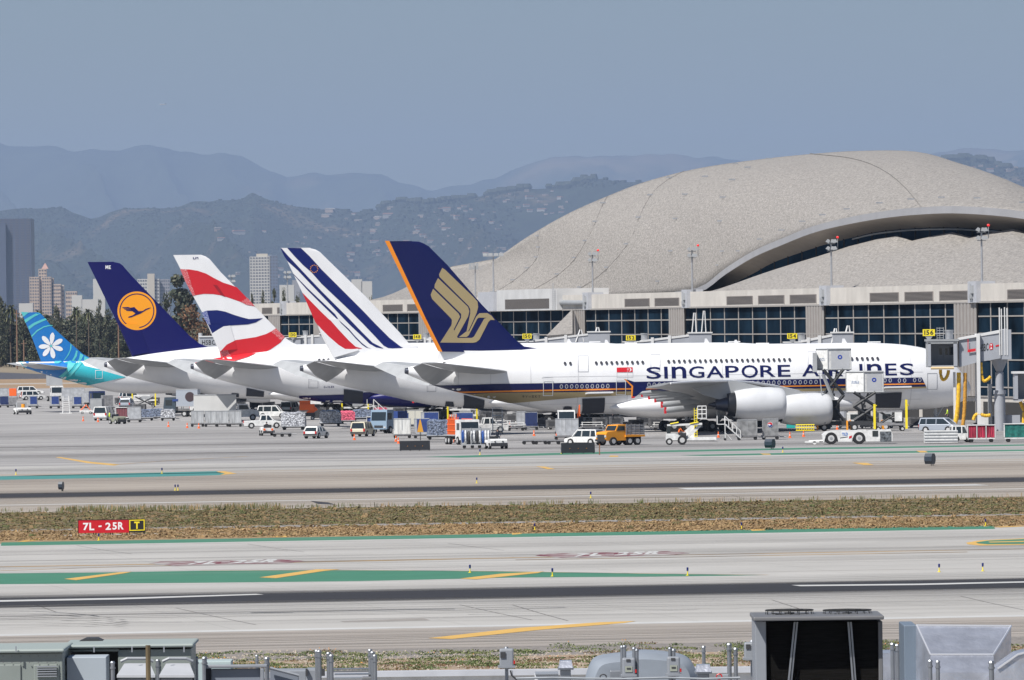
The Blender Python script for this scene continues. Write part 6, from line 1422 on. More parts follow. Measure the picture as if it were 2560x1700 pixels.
flatpaint([polys2d([[(.32*math.cos(t),.32*math.sin(t)) for t in [2*PI*i/20 for i in range(20)]]])],(-.05,-.80,z),(1,0,0),(0,0,1),'logo',WH,u,.02)
flatpaint([polys2d([[(.29*math.cos(t),.29*math.sin(t)) for t in [PI*i/10 for i in range(11)]]+[(-.1,.12),(.12,.0)]])],(-.05,-.80,z),(1,0,0),(0,0,1),'logo',RED,u,.03)
flatpaint([polys2d([[(.29*math.cos(t),.29*math.sin(t)) for t in [PI+PI*i/10 for i in range(11)]]+[(.12,-.02),(-.08,-.1)]])],(-.05,-.80,z),(1,0,0),(0,0,1),'logo',BLC,u,.03)
m=MB()
root=thing('skip_bin','long low white slatted bin left of the small utility vehicle','bin',at(2352,1109)); w_=3.7
m.box((0,0,.8),(w_,1.8,1.35)); m.build('bin_body',[VW],root)
for k in range(4): r_2=MB(); r_2.box((0,-.93,.35+.33*k),(w_+.04,.06,.1)); r_2.build('rail',[LG],root)
cart(2453,1106,3.1,1.5,Y(0),'white cart with three dark red curtains at the right',RDC,bays=3); cart(2548,1105,3.4,1.6,Y(0),'white cart with dark green curtain cut off by the right edge',GRC,bays=1)
for x,y,w,lb in ((1255,1072,2.6,'low white empty dolly right of the white stairs'),(1290,1077,2.4,'empty dolly under the navy cargo box row'),(1660,1076,3.0,'stack of empty white dollies right of the orange truck'),(1680,1068,3.0,'rear stack of empty white dollies under the belly'),(1480,1076,3.0,'empty silver dolly rack right of the bonneted truck'),(1465,1064,3.0,'rear silver dolly rack under the forward cargo door')):
    q_=mk_dolly(x,y,w,Y(1),'',label=lb); m=MB(); m.box((0,0,.75),(w*.96,1.6,.08)); m.box((0,0,1.05),(w*.9,1.5,.07)); [m.box((s*w*.42,s2*.7,.8),(.08,.08,.6)) for s in(-1,1) for s2 in (-1,1)]; m.build('stacked_frame',[VW],q_)
for i,(x,y) in enumerate(((1275,1060),(1290,1060),(1262,1062))):
    pass
# ---- tugs, tractors and loaders
def tractor(px,py,yaw,label,col=None,L=2.6,W=1.4,beacon=False,driver=None):
    root=thing('tow_tractor',label,'tow tractor',at(px,py),yaw); c=col or VW
    m=MB(); m.prism([(-L/2,.35),(L/2,.35),(L/2,.95),(L/2-.15,1.08),(.1,1.12),(-.1,.75),(-L*.42,.75),(-L/2,1.0)],-W/2,W/2); b=m.build('body',[c],root)
    m=MB(); m.box((L/2+.06,0,.5),(.14,W,.35)); m.box((-L/2-.06,0,.45),(.12,W*.9,.3)); m.box((0,0,.34),(L,W*.9,.1)); m.build('bumper',[DKF],root)
    m=MB(); m.box((-.55,0,.9),(.5,1.0,.14)); m.box((-.82,0,1.15),(.12,1.0,.5)); m.build('seat',[DKF],root)
    m=MB(); m.bar((.1,.0,1.05),(-.12,0,1.3),.05); m.cyl((-.14,0,1.3),(-.17,0,1.33),.17,n=10); m.build('steering_wheel',[DKF],root)
    for s in (-1,1): m=MB(); m.cyl((L/2+.01,s*.45,.82),(L/2+.04,s*.45,.82),.09,n=8); m.build('headlight',[DKF],b)
    if beacon: m=MB(); m.cyl((.55,0,1.1),(.55,0,1.7),.3,n=10); m.build('beacon_cover',[VO],b); 
    wheels(root,[-L*.33,L*.33],W+.16,r=.34,t=.24); return root
def person(px,py,yaw,label,top,legs,pose='stand',hat=None,z=0,scale=1,bend=0.):
    """one skinned body; materials by height; hat or hair as a child"""
    root=thing('person',label,'person',at(px,py)+Vector((0,0,z)),yaw); root.scale=(scale,)*3
    V=[];Ee=[];R=[]
    def v(p,r,par=None):
        V.append(p);R.append(r); k=len(V)-1
        if par is not None: Ee.append((par,k))
        return k
    sit=pose=='sit'
    pz=.95 if not sit else .5
    pel=v((0,0,pz),.145); b=bend
    ch=v((.08*b*3,0,pz+.25),.14,pel); sh=v((.2*b*3,0,pz+.46),.15,ch); nk=v((.22*b*3+.01,0,pz+.57),.06,sh); hd=v((.24*b*3+.03,0,pz+.68),.092,nk); tp2=v((.26*b*3+.03,0,pz+.77),.085,hd)
    for s in (-1,1):
        a=v((.2*b*3,s*.19,pz+.45),.065,sh); sw=.12*s if pose=='stand' else .25
        e=v((.2*b*3+sw*.6,s*.25,pz+.18),.045,a); h=v((.2*b*3+sw*1.6+.08,s*.24,pz-.05+(.12 if sit else 0)),.032,e); pm=v((V[h][0]+.05,s*.235,V[h][2]-.07),.028,h)
        for q in range(4): v((V[pm][0]+.02+.012*q,s*(.215+.017*q),V[pm][2]-.075+.006*abs(q-1)),.009,pm)
        v((V[h][0]+.08,s*.2,V[h][2]-.05),.011,h)
        hp_=v((0,s*.1,pz-.06),.1,pel)
        if sit: kn=v((.42,s*.13,pz-.02),.065,hp_); an=v((.45,s*.13,pz-.42),.045,kn); v((.6,s*.13,pz-.47),.04,an)
        else: kn=v((.1*s,s*.11,.5),.068,hp_); an=v((.08*s-.03,s*.11,.09),.045,kn); v((.08*s+.14,s*.12,.045),.04,an)
    me=bpy.data.meshes.new('body'); me.from_pydata(V,Ee,[]); o=bpy.data.objects.new('body',me); COL.objects.link(o)
    sk=o.modifiers.new('skin','SKIN'); 
    for i,r in enumerate(R): me.skin_vertices[0].data[i].radius=(r,r)
    me.skin_vertices[0].data[0].use_root=True
    ss=o.modifiers.new('sub','SUBSURF'); ss.levels=1; ss.render_levels=1
    bpy.context.view_layer.update(); dg=bpy.context.evaluated_depsgraph_get(); nm=bpy.data.meshes.new_from_object(o.evaluated_get(dg)); bpy.data.objects.remove(o)
    for mt in (legs,top,SKN,DKF): nm.materials.append(mt)
    for p in nm.polygons:
        c=p.center; p.use_smooth=True
        if c.z>pz+.55: p.material_index=2
        elif abs(c.y)>.17 and c.z<pz+.12 and c.z>pz-.35 and not (sit and abs(c.y)<.2): p.material_index=2 if c.z<pz-.0 else 1
        elif c.z>pz+.02: p.material_index=1
        elif c.z<.1 and not sit: p.material_index=3
        else: p.material_index=0
    bd=bpy.data.objects.new('body',nm); COL.objects.link(bd); bd.parent=root; nm.name='body'
    m=MB(); hx=.26*b*3+.02; m.ball((hx-.015,0,pz+.74),(.115,.105,.10),n=10,k=6); m.build('cap' if hat else 'hair',[hat or DKF],root,smooth=True)
    m=MB(); fx=.24*b*3+.115; m.ball((fx+.012,0,pz+.68),(.022,.014,.022),n=6,k=4); m.build('nose',[SKN],root)
    for s in (-1,1): m=MB(); m.ball((fx-.004,s*.034,pz+.705),.011,n=6,k=4); m.build('eye',[DKF],root); m=MB(); m.ball((fx-.1,s*.092,pz+.69),(.02,.012,.03),n=6,k=4); m.build('ear',[SKN],root)
    return root
t=tractor(56,1036,Y(-72),'white tow tractor with an orange rounded beacon cover at far left',L=3.0,W=2.2,beacon=True)
m=MB(); m.box((-.7,.0,1.3),(.9,1.6,1.3)); m.build('canopy_box',[LG],t)
tractor(294,1060,Y(-60),'small dark-wheeled baggage tractor right of the white van',col=mat('olive_tractor',(.25,.26,.2),.5)); person(293,1060,Y(-60),'person in dark clothes seated on the small tractor right of the white van',TRS,TRS,'sit',z=.45)
person(274,1058,Y(20),'person in yellow high-visibility vest standing beside the white van',HVY,TRS)
t=tractor(667,1089,Y(100),'tow tractor with red tail lamps pulling a low dolly train across the apron',L=2.6,W=1.5); [MB().box((-1.42,s*.5,.8),(.06,.25,.25)).build('tail_light',[VOR],t) for s in (-1,1)]
person(667,1089,Y(100),'driver in dark clothes on the tow tractor with the low dolly train',TRS,TRS,'sit',z=.45)
for x,lb in ((696,'first low empty dolly behind the crossing tow tractor'),(715,'last low empty dolly behind the crossing tow tractor')): mk_dolly(x,1092,1.3,Y(0),'',label=lb)
tractor(1240,1122,Y(-75),'white tow tractor with dark bumper at the right of the laundry cart',L=2.6,W=1.9); person(1244,1118,Y(-75),'driver in dark clothes behind the white tow tractor by the laundry cart',TRS,TRS,'sit',z=.75)
# laundry cart with bags
root=thing('baggage_cart','open cart of white and blue plastic bags before the white truck','baggage cart',at(1190,1121)); w_=3.3
m=MB(); m.box((0,0,.42),(w_,1.6,.12)); [m.bar((X,s*.75,.4),(X,s*.75,2.3),.07) for X in (-w_/2,-w_/6,w_/6,w_/2) for s in (-1,1)]; m.box((0,.78,1.35),(w_,.04,1.8)); m.build('frame',[LG],root)
BAG=mat('plastic_bag_white',(.62,.63,.64),.4,var=.2,scale=5,bump=1); BAGB=mat('plastic_bag_blue',(.03,.12,.45),.4)
rnd=random.Random(2)
for i,(cm_) in enumerate((BAGB,BAG,DKF,BAG,BAG,DKF,BAG,BAGB,BAG,BAG)):
    q_=at(1190,1121)+Vector((-w_/2+.2+i*.32,-.2,1.1)); o=thing('plastic_bag',('%s bag, %s of ten from the left on the laundry cart'%({'plastic_bag_white':'white','plastic_bag_blue':'blue','dark_frame':'black'}[cm_.name],('first','second','third','fourth','fifth','sixth','seventh','eighth','ninth','tenth')[i])),'bag',q_,0,'bags on the laundry cart')
    m=MB(); m.ball((0,0,.15+.1*rnd.random()),(.21,.5,.78),n=9,k=7); bo=m.build('bag_body',[cm_],o,smooth=True)
for s in (-1,1):
    for X in (-1.3,-.4,.4,1.3): m=MB(); m.cyl((X,s*.65-.07,.2),(X,s*.65+.07,.2),.2,n=10); m.build('wheel',[BK],root)
# white belt tractor with man and lift platform
root=thing('belt_loader','white belt loader with yellow rails and a man in orange at its wheel','belt loader',at(1695,1112)); root.scale=(.86,.86,.86); m=MB(); m.box((-.3,0,.75),(2.2,1.2,.5)); m.box((.6,0,1.2),(1.0,1.1,.7)); m.build('engine_housing',[DKF],root); 
m=MB(); m.prism([(-1.6,.6),(.3,.6),(.3,1.2),(-.4,1.5),(-1.6,1.5)],-.7,.7); m.build('body',[VW],root); m=MB(); m.box((-1.2,0,2.0),(.5,1.2,1.0)); m.build('cab',[VG],root)
m=MB(); m.prism([(-1.4,2.45),(3.2,2.6),(3.2,2.85),(-1.4,2.7)],-.45,.45); m.prism([(.6,.7),(1.2,.7),(3.2,2.5),(2.7,2.55)],-.15,.15); m.build('conveyor',[VW],root)
m=MB(); [m.bar((a_,-.5,2.75),(a_+1.1,-.5,2.95),.12) for a_ in (-1.0,1.6)]; m.build('guard_rail',[SY],root)
for x_,r_w,w2 in ((-1.15,.45,.3),(.55,.62,.34)):
    for s in (-1,1): m=MB(); m.cyl((x_,s*.75-w2/2,r_w),(x_,s*.75+w2/2,r_w),r_w,n=18); k=m.build('wheel',[BK],root); m=MB(); m.cyl((x_,s*.75-w2/2-.02,r_w),(x_,s*.75+w2/2+.02,r_w),r_w*.55,n=12); m.build('rim',[RIM],k)
person(1697,1112,Y(20),'man in orange vest leaning over the white belt loader',HVO,TRS,'sit',z=.9,bend=.3)
root=thing('lift_platform','yellow-edged white mast lift with caged basket under the belly','lift platform',at(1745,1104))
m=MB(); m.box((.3,0,.35),(3.6,1.4,.35)); m.box((.3,-.4,.18),(3.4,.2,.2)); m.build('base',[VW],root)
m=MB(); [m.bar((-.4+dx,-.2,.4),(-.4+dx,-.2,3.9),.07) for dx in (0,.3)]; [m.bar((-.4,-.2,.6+.3*k),(-.1,-.2,.6+.3*k),.05) for k in range(11)]; m.build('mast',[SY],root)
m=MB(); [m.bar((X,s*.5,2.7),(X,s*.5,4.1),.06) for X in (.0,.5,1.0) for s in (-1,1)]; [m.bar((0,s*.5,z_),(1.0,s*.5,z_),.06) for z_ in (2.7,3.2,3.7,4.1) for s in (-1,1)]; m.box((.5,0,2.7),(1.1,1.1,.08)); m.build('basket',[VW],root)
m=MB(); m.prism([(-2.4,.5),(-.4,.5),(-.4,1.9),(-.8,1.9)],-.1,.1); m.build('brace',[VW],root)
def stairs(px,py,h,L,yaw,label,n=9,wid=1.2):
    root=thing('boarding_stairs',label,'steps',at(px,py),yaw)
    m=MB()
    for s in (-1,1):
        y=s*wid/2; m.bar((-L/2,y,.2),(L/2,y,h),.09); m.bar((-L/2,y,1.1),(L/2,y,h+.95),.06); m.bar((L/2,y,.1),(L/2,y,h+.95),.08); m.bar((L*.1,y,.1),(L/2,y,h*.5),.06)
        for k in range(5): u=k/4; m.bar((-L/2+L*u,y,.2+(h-.2)*u),(-L/2+L*u,y,1.1+(h-.15)*u),.05)
    m.build('side_frame',[VW],root)
    for k in range(n): u=(k+.5)/n; q_=MB(); q_.box((-L/2+L*u,0,.25+(h-.2)*u),(.3,wid,.06)); q_.build('tread',[LG],root)
    m=MB(); m.box((L/2+.45,0,h),(.9,wid,.08)); [m.bar((L/2+.9,s*wid/2,h),(L/2+.9,s*wid/2,h+.95),.06) for s in (-1,1)]; m.bar((L/2+.9,-wid/2,h+.95),(L/2+.9,wid/2,h+.95),.06); m.build('landing',[VW],root)
    for s in (-1,1):
        for X in (-L/2+.2,L/2): w2=MB(); w2.cyl((X,s*wid/2-.06,.15),(X,s*wid/2+.06,.15),.15,n=10); w2.build('wheel',[BK],root)
    return root
stairs(1832,1101,1.9,1.8,Y(180),'white maintenance steps left of the two grey containers'); stairs(1244,1084,2.3,1.8,Y(90),'white maintenance steps seen end-on behind the crew pickup'); stairs(958,1062,2.6,2.6,Y(180),'white steps behind the grey-blue truck beneath the blue belly')
root=thing('step_ladder','tall white step ladder standing on the apron at far left','ladder',at(165,1034)); m=MB()
for s in (-1,1): m.bar((-.55,s*.4,0),(-.45,s*.4,2.9),.11); m.bar((.65,s*.4,0),(.45,s*.4,2.9),.11)
[m.bar((-.5,-.4,.4+.35*k),(.5,-.4,.4+.35*k),.05) for k in range(7)]; m.box((0,0,.08),(2.0,1.1,.14)); m.build('ladder_frame',[VW],root)
# catering trucks with lifted boxes
def caterer(px,py,D,x0,x1,y0,y1,split,label,logo,shade=False,door=None):
    c=P((x0+x1)/2,1000,D); root=thing('catering_truck',label,'truck',Vector((c.x,c.y,0)),0)
    a=rel(root,P(x0,y1,D-1.2)); b=rel(root,P(x1,y0,D-1.2)); w=b.x-a.x; h=b.z-a.z; d=2.4; s=(split-x0)/(x1-x0)
    # box turned so two sides show: long side left of the split, end right of it
    m=MB(); A0=(a.x,.7); A1=(a.x+w*s,-.9); A2=(b.x,-.2); A3=(a.x+w*(1-s)*.9,1.6)
    base=[A0,A1,A2,A3]; vs=[(p[0],p[1],a.z) for p in base]+[(p[0],p[1],b.z) for p in base]
    m.add(vs,[(0,3,2,1),(4,5,6,7),(0,1,5,4),(1,2,6,5),(2,3,7,6),(3,0,4,7)]); bx=m.build('lift_box',[VW],root)
    m=MB(); 
    for z_ in (a.z,b.z):
        for p,q in zip(base,base[1:]+base[:1]): m.bar((p[0],p[1],z_),(q[0],q[1],z_),.16)
    for p in base[:3]: m.bar((p[0],p[1],a.z),(p[0],p[1],b.z),.1)
    m.build('box_edge',[LG],bx)
    ex=(Vector((A2[0],A2[1],0))-Vector((A1[0],A1[1],0))); L_=ex.length; ex.normalize(); n=Vector((ex.y,-ex.x,0))
    o3=Vector((A1[0],A1[1],a.z))+n*.03
    m=MB(); pts=[o3+ex*(L_*.14)+Vector((0,0,h*.04)),o3+ex*(L_*.92)+Vector((0,0,h*.04)),o3+ex*(L_*.92)+Vector((0,0,h*.88)),o3+ex*(L_*.14)+Vector((0,0,h*.88))]; m.add(pts,[(0,1,2,3)]); m.build('shutter_door',[mat('shutter_grey',(.52,.53,.55),.5,var=.05,scale=1)],bx,fix=False)
    lg=MB(); cc=o3+ex*(L_*.52)+Vector((0,0,h*.6))+n*.02
    lg.add([cc+ex*(.3*math.cos(2*PI*i/16))+Vector((0,0,.27*math.sin(2*PI*i/16))) for i in range(16)]+[cc+ex*(.15*math.cos(2*PI*i/16))+Vector((0,0,.13*math.sin(2*PI*i/16))) for i in range(16)],[(i,(i+1)%16,16+(i+1)%16,16+i) for i in range(16)]); lg.build('logo',[mat('logo_blue',(.01,.05,.42),.5)],bx,fix=False)
    # lettering on the long side
    ex2=(Vector((A1[0],A1[1],0))-Vector((A0[0],A0[1],0))); L2=ex2.length; ex2.normalize()
    flatpaint(text2d(logo,L2*.3,L2*.72,h*.42,h*.56,.01),Vector((A0[0],A0[1],a.z)),ex2,(0,0,1),'lettering',mat('faded_lettering',(.22,.28,.42),.6),bx,.03)
    # scissor, its extra black bulk standing in for belly shade, and chassis
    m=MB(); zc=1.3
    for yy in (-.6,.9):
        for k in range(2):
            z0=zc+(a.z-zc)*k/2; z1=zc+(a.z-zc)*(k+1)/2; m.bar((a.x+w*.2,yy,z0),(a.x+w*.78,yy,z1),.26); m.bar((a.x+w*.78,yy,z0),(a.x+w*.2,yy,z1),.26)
    m.box((a.x+w*.48,.15,zc+(a.z-zc)*.5),(.35,1.5,.35)); m.box((a.x+w*.48,.6,zc+(a.z-zc)*.2),(1.6,.8,(a.z-zc)*.4)); m.bar((a.x+w*.5,0,zc),(a.x+w*.35,0,a.z),.16); m.bar((a.x+w*.3,.1,zc),(a.x+w*.6,.1,a.z),.14); m.build('scissor_lift',[mat('scissor_shade_black',(.03,.032,.036),.5)],root)
    m=MB(); m.box((a.x+w*.48,.2,.95),(w*.95,2.0,.5)); m.build('chassis',[DKF],root)
    m=MB(); m.box((b.x+.2,.2,1.5),(1.6,2.1,1.5)); m.build('cab',[VW if not shade else LG],root); m=MB(); m.box((b.x+.3,-.87,1.75),(1.0,.05,.6)); m.build('side_window',[VG],root)
    for k,dx in enumerate((-.0,w*.98)): m=MB(); m.bar((a.x+dx,-1.1,.1),(a.x+dx*.96,-1.0,1.3),.22); m.build('outrigger',[VO],root)
    wheels(root,[a.x+w*.2,b.x+.2],2.2,r=.46,t=.3); return root
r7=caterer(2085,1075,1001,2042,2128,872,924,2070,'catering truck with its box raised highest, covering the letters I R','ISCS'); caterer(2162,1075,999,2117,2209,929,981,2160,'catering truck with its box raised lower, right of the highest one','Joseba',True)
m=MB(); a_=rel(r7,P(2042,890,999)); m.box((a_.x-.2,-.3,a_.z-.8),(.5,1.6,2.4)); m.build('platform_rail',[LG],r7)
m=MB(); [m.bar((rel(r7,P(2050,930,998)).x+.0,-1.6,a_.z-2.4),(rel(r7,P(2062,1068,998)).x+.1,-1.8,.9),.12) for _ in (0,)]; m.bar((rel(r7,P(2058,925,998)).x,-1.5,a_.z-2.3),(rel(r7,P(2085,1000,998)).x,-1.5,3.9),.3); m.build('lift_arm',[MG],r7)
# airport push-back tug
root=thing('aircraft_tug','long low white push-back tug with big wheels and TLD lettering','aircraft tug',at(2142,1110)); s_=1/ (F/at(2142,1110).y); X=lambda px:(px-2142)*s_; Z=lambda py:(1110-py)*s_
m=MB(); arch=lambda cx:[(cx+.78*math.cos(t),.3+.90*math.sin(t)) for t in [PI*i/8 for i in range(9)]]
m.prism([(X(2057),.22),(X(2055),1.1),(X(2064),Z(1078)),(X(2080),Z(1076)),(X(2165),Z(1075)),(X(2172),Z(1078)),(X(2176),.3)]+arch(X(2146))+arch(X(2077)),-1.3,1.3); b=m.build('body',[VW],root)
m=MB(); m.prism([(X(2176),.3),(X(2170),Z(1076)),(X(2226),Z(1074)),(X(2230),Z(1085)),(X(2230),.3)],-1.28,1.28); cb=m.build('cab',[VW],root)
m=MB(); m.box(((X(2180)+X(2194))/2,-1.30,Z(1084)),(X(2194)-X(2180),.05,.62)); m.build('side_window',[VG],cb); m=MB(); m.box(((X(2199)+X(2227))/2,-1.30,Z(1092)),(X(2227)-X(2199),.05,1.15)); m.build('glazed_front',[mat('cab_interior',(.10,.11,.12),.5,var=.8,scale=4)],cb)
for cx in (2077,2147):
    for s in (-1,1): w2=MB(); w2.cyl((X(cx),s*1.12-.22,.68),(X(cx),s*1.12+.22,.68),.68,n=24); k=w2.build('wheel',[BK],root); w2=MB(); w2.cyl((X(cx),s*1.12-.25,.68),(X(cx),s*1.12+.25,.68),.36,n=16); w2.cyl((X(cx),s*1.12-.27,.68),(X(cx),s*1.12+.27,.68),.17,n=12,m=1); w2.build('rim',[RIM,MG],k)
    m=MB(); m.add([(X(cx)+.78*math.cos(t),-1.2,.31+.9*math.sin(t)) for t in [PI*i/10 for i in range(11)]],[tuple(range(11))]); m.build('wheel_arch',[BK],b,fix=False)
flatpaint(text2d('TLD',X(2104),X(2119),Z(1088),Z(1081),.03,.05),(0,-1.3,0),(1,0,0),(0,0,1),'lettering',mat('tug_blue',(.02,.16,.55),.5),b,.02)
flatpaint([polys2d([[(X(2098),Z(1095)),(X(2118),Z(1092)),(X(2119),Z(1090.5)),(X(2100),Z(1093))]])],(0,-1.3,0),(1,0,0),(0,0,1),'script_line',SKK,b,.02); flatpaint([polys2d([[(X(2121),Z(1096)),(X(2122),Z(1090)),(X(2129),Z(1088)),(X(2128),Z(1094))]])],(0,-1.3,0),(1,0,0),(0,0,1),'red_mark',RED,b,.02)
m=MB(); m.bar((X(2057),0,.4),(X(2022),0,.35),.16); m.box((X(2030),0,.3),(1.6,1.2,.16)); m.cyl((X(2036),-.6,.2),(X(2036),.6,.2),.2,n=10); m.build('tow_bar',[VW],root)
# main-deck loader under the forward door
root=thing('cargo_loader','cargo loader with yellow posts under the open forward hold','cargo loader',at(2225,1078)); 
m=MB(); m.box((0,0,.9),(4.2,2.4,.35)); m.box((-.3,0,2.45),(3.6,2.4,.18)); m.build('platform',[MG2],root); m=MB(); [m.bar((-1.2,y_,1.0),(1.1,y_,2.4),.16) for y_ in (-1,1)]; [m.bar((1.1,y_,1.0),(-1.2,y_,2.4),.16) for y_ in (-1,1)]; m.build('scissor_lift',[DKF],root)
for x_ in (-1.95,2.0): m=MB(); m.bar((x_,-1.25,.3),(x_,-1.25,3.9 if x_>0 else 3.4),.28); m.bar((x_,-1.25,3.2),(x_+.3,-1.25,3.2),.1); m.build('post',[SY],root)
m=MB(); m.box((1.0,-1.1,1.8),(.9,.5,1.1)); m.build('control_cab',[VW],root); wheels(root,[-1.5,1.5],2.3,r=.3)
for x,y,lb in ((362,1019,'white and yellow loader beneath the turquoise airliner'),(1158,1062,'white loader with yellow posts beneath the second airliner'),(890,1040,'white cylinder loader with yellow posts beneath the blue belly')):
    root=thing('cargo_loader',lb,'cargo loader',at(x,y)); m=MB(); m.box((0,0,1.3),(4.4,2.0,.25)); m.box((-.6,0,2.1),(3.2,2.0,.2)); m.build('platform',[VW],root); m=MB(); m.box((.3,-.8,1.75),(1.6,.5,.5)); m.build('load',[LG],root)
    for x_ in (-2.1,1.9): m=MB(); m.bar((x_,-1.05,.3),(x_,-1.05,3.2),.22); m.build('post',[SY],root)
    m=MB(); m.bar((-1.6,-1,.3),(1.6,-1,1.9),.15); m.bar((1.6,-1,.3),(-1.6,-1,1.9),.15); m.build('scissor_lift',[DKF],root); wheels(root,[-1.5,1.5],2.0,r=.3)
# orange loader, small boxes, yellow racks
root=thing('cargo_loader','orange loader with dark chute between silver pallet and white lifted box','cargo loader',at(768,1050)); m=MB(); m.box((0,0,1.9),(2.2,1.8,.9)); m.box((-.3,0,2.6),(1.6,1.4,.5)); m.prism([(.2,.6),(1.6,1.5),(1.2,2.0),(-.1,1.2)],-.6,.6); m.build('body',[VOR],root); m=MB(); m.box((0,0,.8),(2.4,1.6,.5)); m.build('chassis',[DKF],root); wheels(root,[-.8,.8],1.7,r=.3)
root=thing('lifted_box','plain white box truck body held high behind the orange loader','cargo container',at(790,1045)); m=MB(); m.box((0,0,3.0),(1.6,1.8,1.8)); m.build('shell',[VW],root); m=MB(); m.box((0,0,1.05),(1.2,1.2,2.1)); m.build('support',[DKF],root)
root=thing('equipment_rack','yellow tubular rack below the inner engine','rack',at(2012,1079)); m=MB(); [m.bar((-1.0+.3*k,-.4,.15),(-1.0+.3*k,-.4,.85),.07) for k in range(8)]; [m.bar((-1.1,y_,z_),(1.2,y_,z_),.08) for y_ in (-.4,.4) for z_ in (.15,.5,.85)]; m.build('rack_frame',[SY],root)
root=thing('equipment_case','small teal equipment case below the inner engine','case',at(1977,1071)); m=MB(); m.box((0,0,.3),(1.1,.7,.5)); m.build('case_body',[mat('teal_case',(.02,.38,.36),.5)],root); m=MB(); m.box((0,0,.57),(1.15,.75,.05)); m.build('lid',[mat('teal_case',(.02,.38,.36),.5)],root)
for x,y,w,h,lb in ((216,1035,2.2,1.0,'small white ground unit with orange bars beside the first cone'),(1138,1106,.7,.9,'small white and orange trolley at the foot of the truck with racks'),):
    root=thing('ground_unit',lb,'ground unit',at(x,y)); m=MB(); m.box((0,0,.45),(w,.8,.35)); m.build('housing',[VW],root); m=MB(); m.bar((-w*.45,-.3,.5),(0,-.3,.5+h),.12); m.bar((0,-.3,.5+h),(w*.3,-.3,.6),.1); m.build('arm',[VOR],root); wheels(root,[-w*.3,w*.3],.9,r=.2,t=.12)
pr=[(1132,1108,Y(-30),'person in orange overalls standing left of the white truck with racks',HVO,HVO,0),(1533,1075,Y(0),'person in orange vest half hidden by the orange truck',HVO,TRS,1.3),(206,1003,Y(-90),'person with orange top and white cap by the pale container at left',HVO,TRS,0),(456,1024,Y(-60),'person in yellow vest before the box truck with the round emblem',HVY,TRS,0),(2369,1052,Y(180),'person in yellow vest beyond the silver-blue minivan',HVY,TRS,0)]
for x,y,yw,lb,a_,b_,z_ in pr: person(x,y,yw,lb,a_,b_,hat=VW if 'cap' in lb else None,z=z_)
# dark equipment boxes added to deepen the shade under the bellies
rnd=random.Random(8)
KL=[('grey equipment box added to deepen the shade under the belly of the blue-tailed airliner',[(300,1012),(350,1030),(385,1012),(520,1018),(600,1020),(640,1022),(672,1024)]),('grey equipment box added to deepen the shade under the waved-tail airliner',[(700,1030),(832,1030),(870,1028),(760,1034),(800,1040),(915,1034),(945,1036),(1000,1040),(1030,1042)]),('grey equipment box added to deepen the shade under the striped-tail airliner',[(1060,1052),(1090,1050),(1200,1058),(1282,1058),(1120,1046),(1170,1048),(1215,1050),(1250,1052),(1300,1054),(1340,1058),(1370,1060)]),('grey equipment box added to deepen the shade under the nearest airliner',[(1352,1070),(1385,1074),(1590,1074),(1640,1070),(2170,1072),(1440,1066),(1500,1068),(1540,1066),(1610,1064),(1720,1074),(1900,1072),(2060,1072),(2110,1070),(2200,1068),(2240,1070),(2290,1068)])]
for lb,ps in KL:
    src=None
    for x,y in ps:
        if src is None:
            src=thing('shade_filler_box',lb,'equipment box',at(x,y),0,'equipment boxes added to deepen the shade under the aircraft'); m=MB(); m.box((0,0,.75),(1.9,1.2,1.1)); m.build('housing',[mat('shade_filler_grey',(.09,.09,.095),.7,var=.4,scale=2)],src); m=MB(); m.box((0,-.61,.8),(1.1,.03,.6)); m.build('panel',[DKF],src); wheels(src,[-.6,.6],1.2,r=.2,t=.12)
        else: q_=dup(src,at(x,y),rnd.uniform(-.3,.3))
# cones
def cone(px,py,label,src=[None]):
    if src[0] is None:
        r=thing('traffic_cone',label,'traffic cone',at(px,py),0,'traffic cones on the apron'); m=MB(); m.box((0,0,.03),(.5,.5,.06)); m.build('base',[VOR],r); m=MB(); m.cyl((0,0,.06),(0,0,.95),.2,.05,n=12); c=m.build('cone_body',[VOR],r); m=MB(); m.cyl((0,0,.4),(0,0,.66),.146,.095,n=12); m.build('reflective_band',[VW],c); r.scale=(.78,)*3; src[0]=r
    else: r=dup(src[0],at(px,py),None,label)
    return r
for x,y,l in ((208,1053,'orange cone alone on the apron left of the white van'),(245,1055,'orange cone at the left rear wheel of the white van'),(277,1058,'orange cone between the white van and the small tractor'),(421,1067,'orange cone below the low netted pallet, left of the silver box train'),(468,1070,'orange cone at the left end of the silver box train'),(497,1071,'orange cone in front of the leftmost silver box'),(886,1100,'orange cone below the left corner of the cream car'),(990,1104,'left one of two orange cones by the long black sign'),(996,1109,'right one of two orange cones by the long black sign'),(1975,1095,'orange cone right of the container with the round logo'),(2009,1092,'orange cone in front of the yellow rack'),(1796,1094,'orange cone in the shadow of the outer engine'),(1391,1098,'orange cone at the left silver container with faded logo'),(1335,1090,'leaning orange cone beside the dark landing gear'),(2093,1074,'tall orange cone under the highest catering box'),(1275,1068,'orange cone between stacked white dollies'),(2192,1076,'orange cone beside the cargo loader')):
    cone(x,y,l)
m=MB(); root=thing('warning_marker','orange triangular marker above the long black sign','marker',at(1051,1101)); m.prism([(-.38,1.0-.0),(.38,1.0),(.06,2.5),(-.06,2.5)],-.05,.05); m.build('triangle',[mat('marker_orange',(.62,.30,.03),.6)],root); m=MB(); m.bar((0,0,0),(0,0,1.0),.1); m.build('post',[DKF],root)
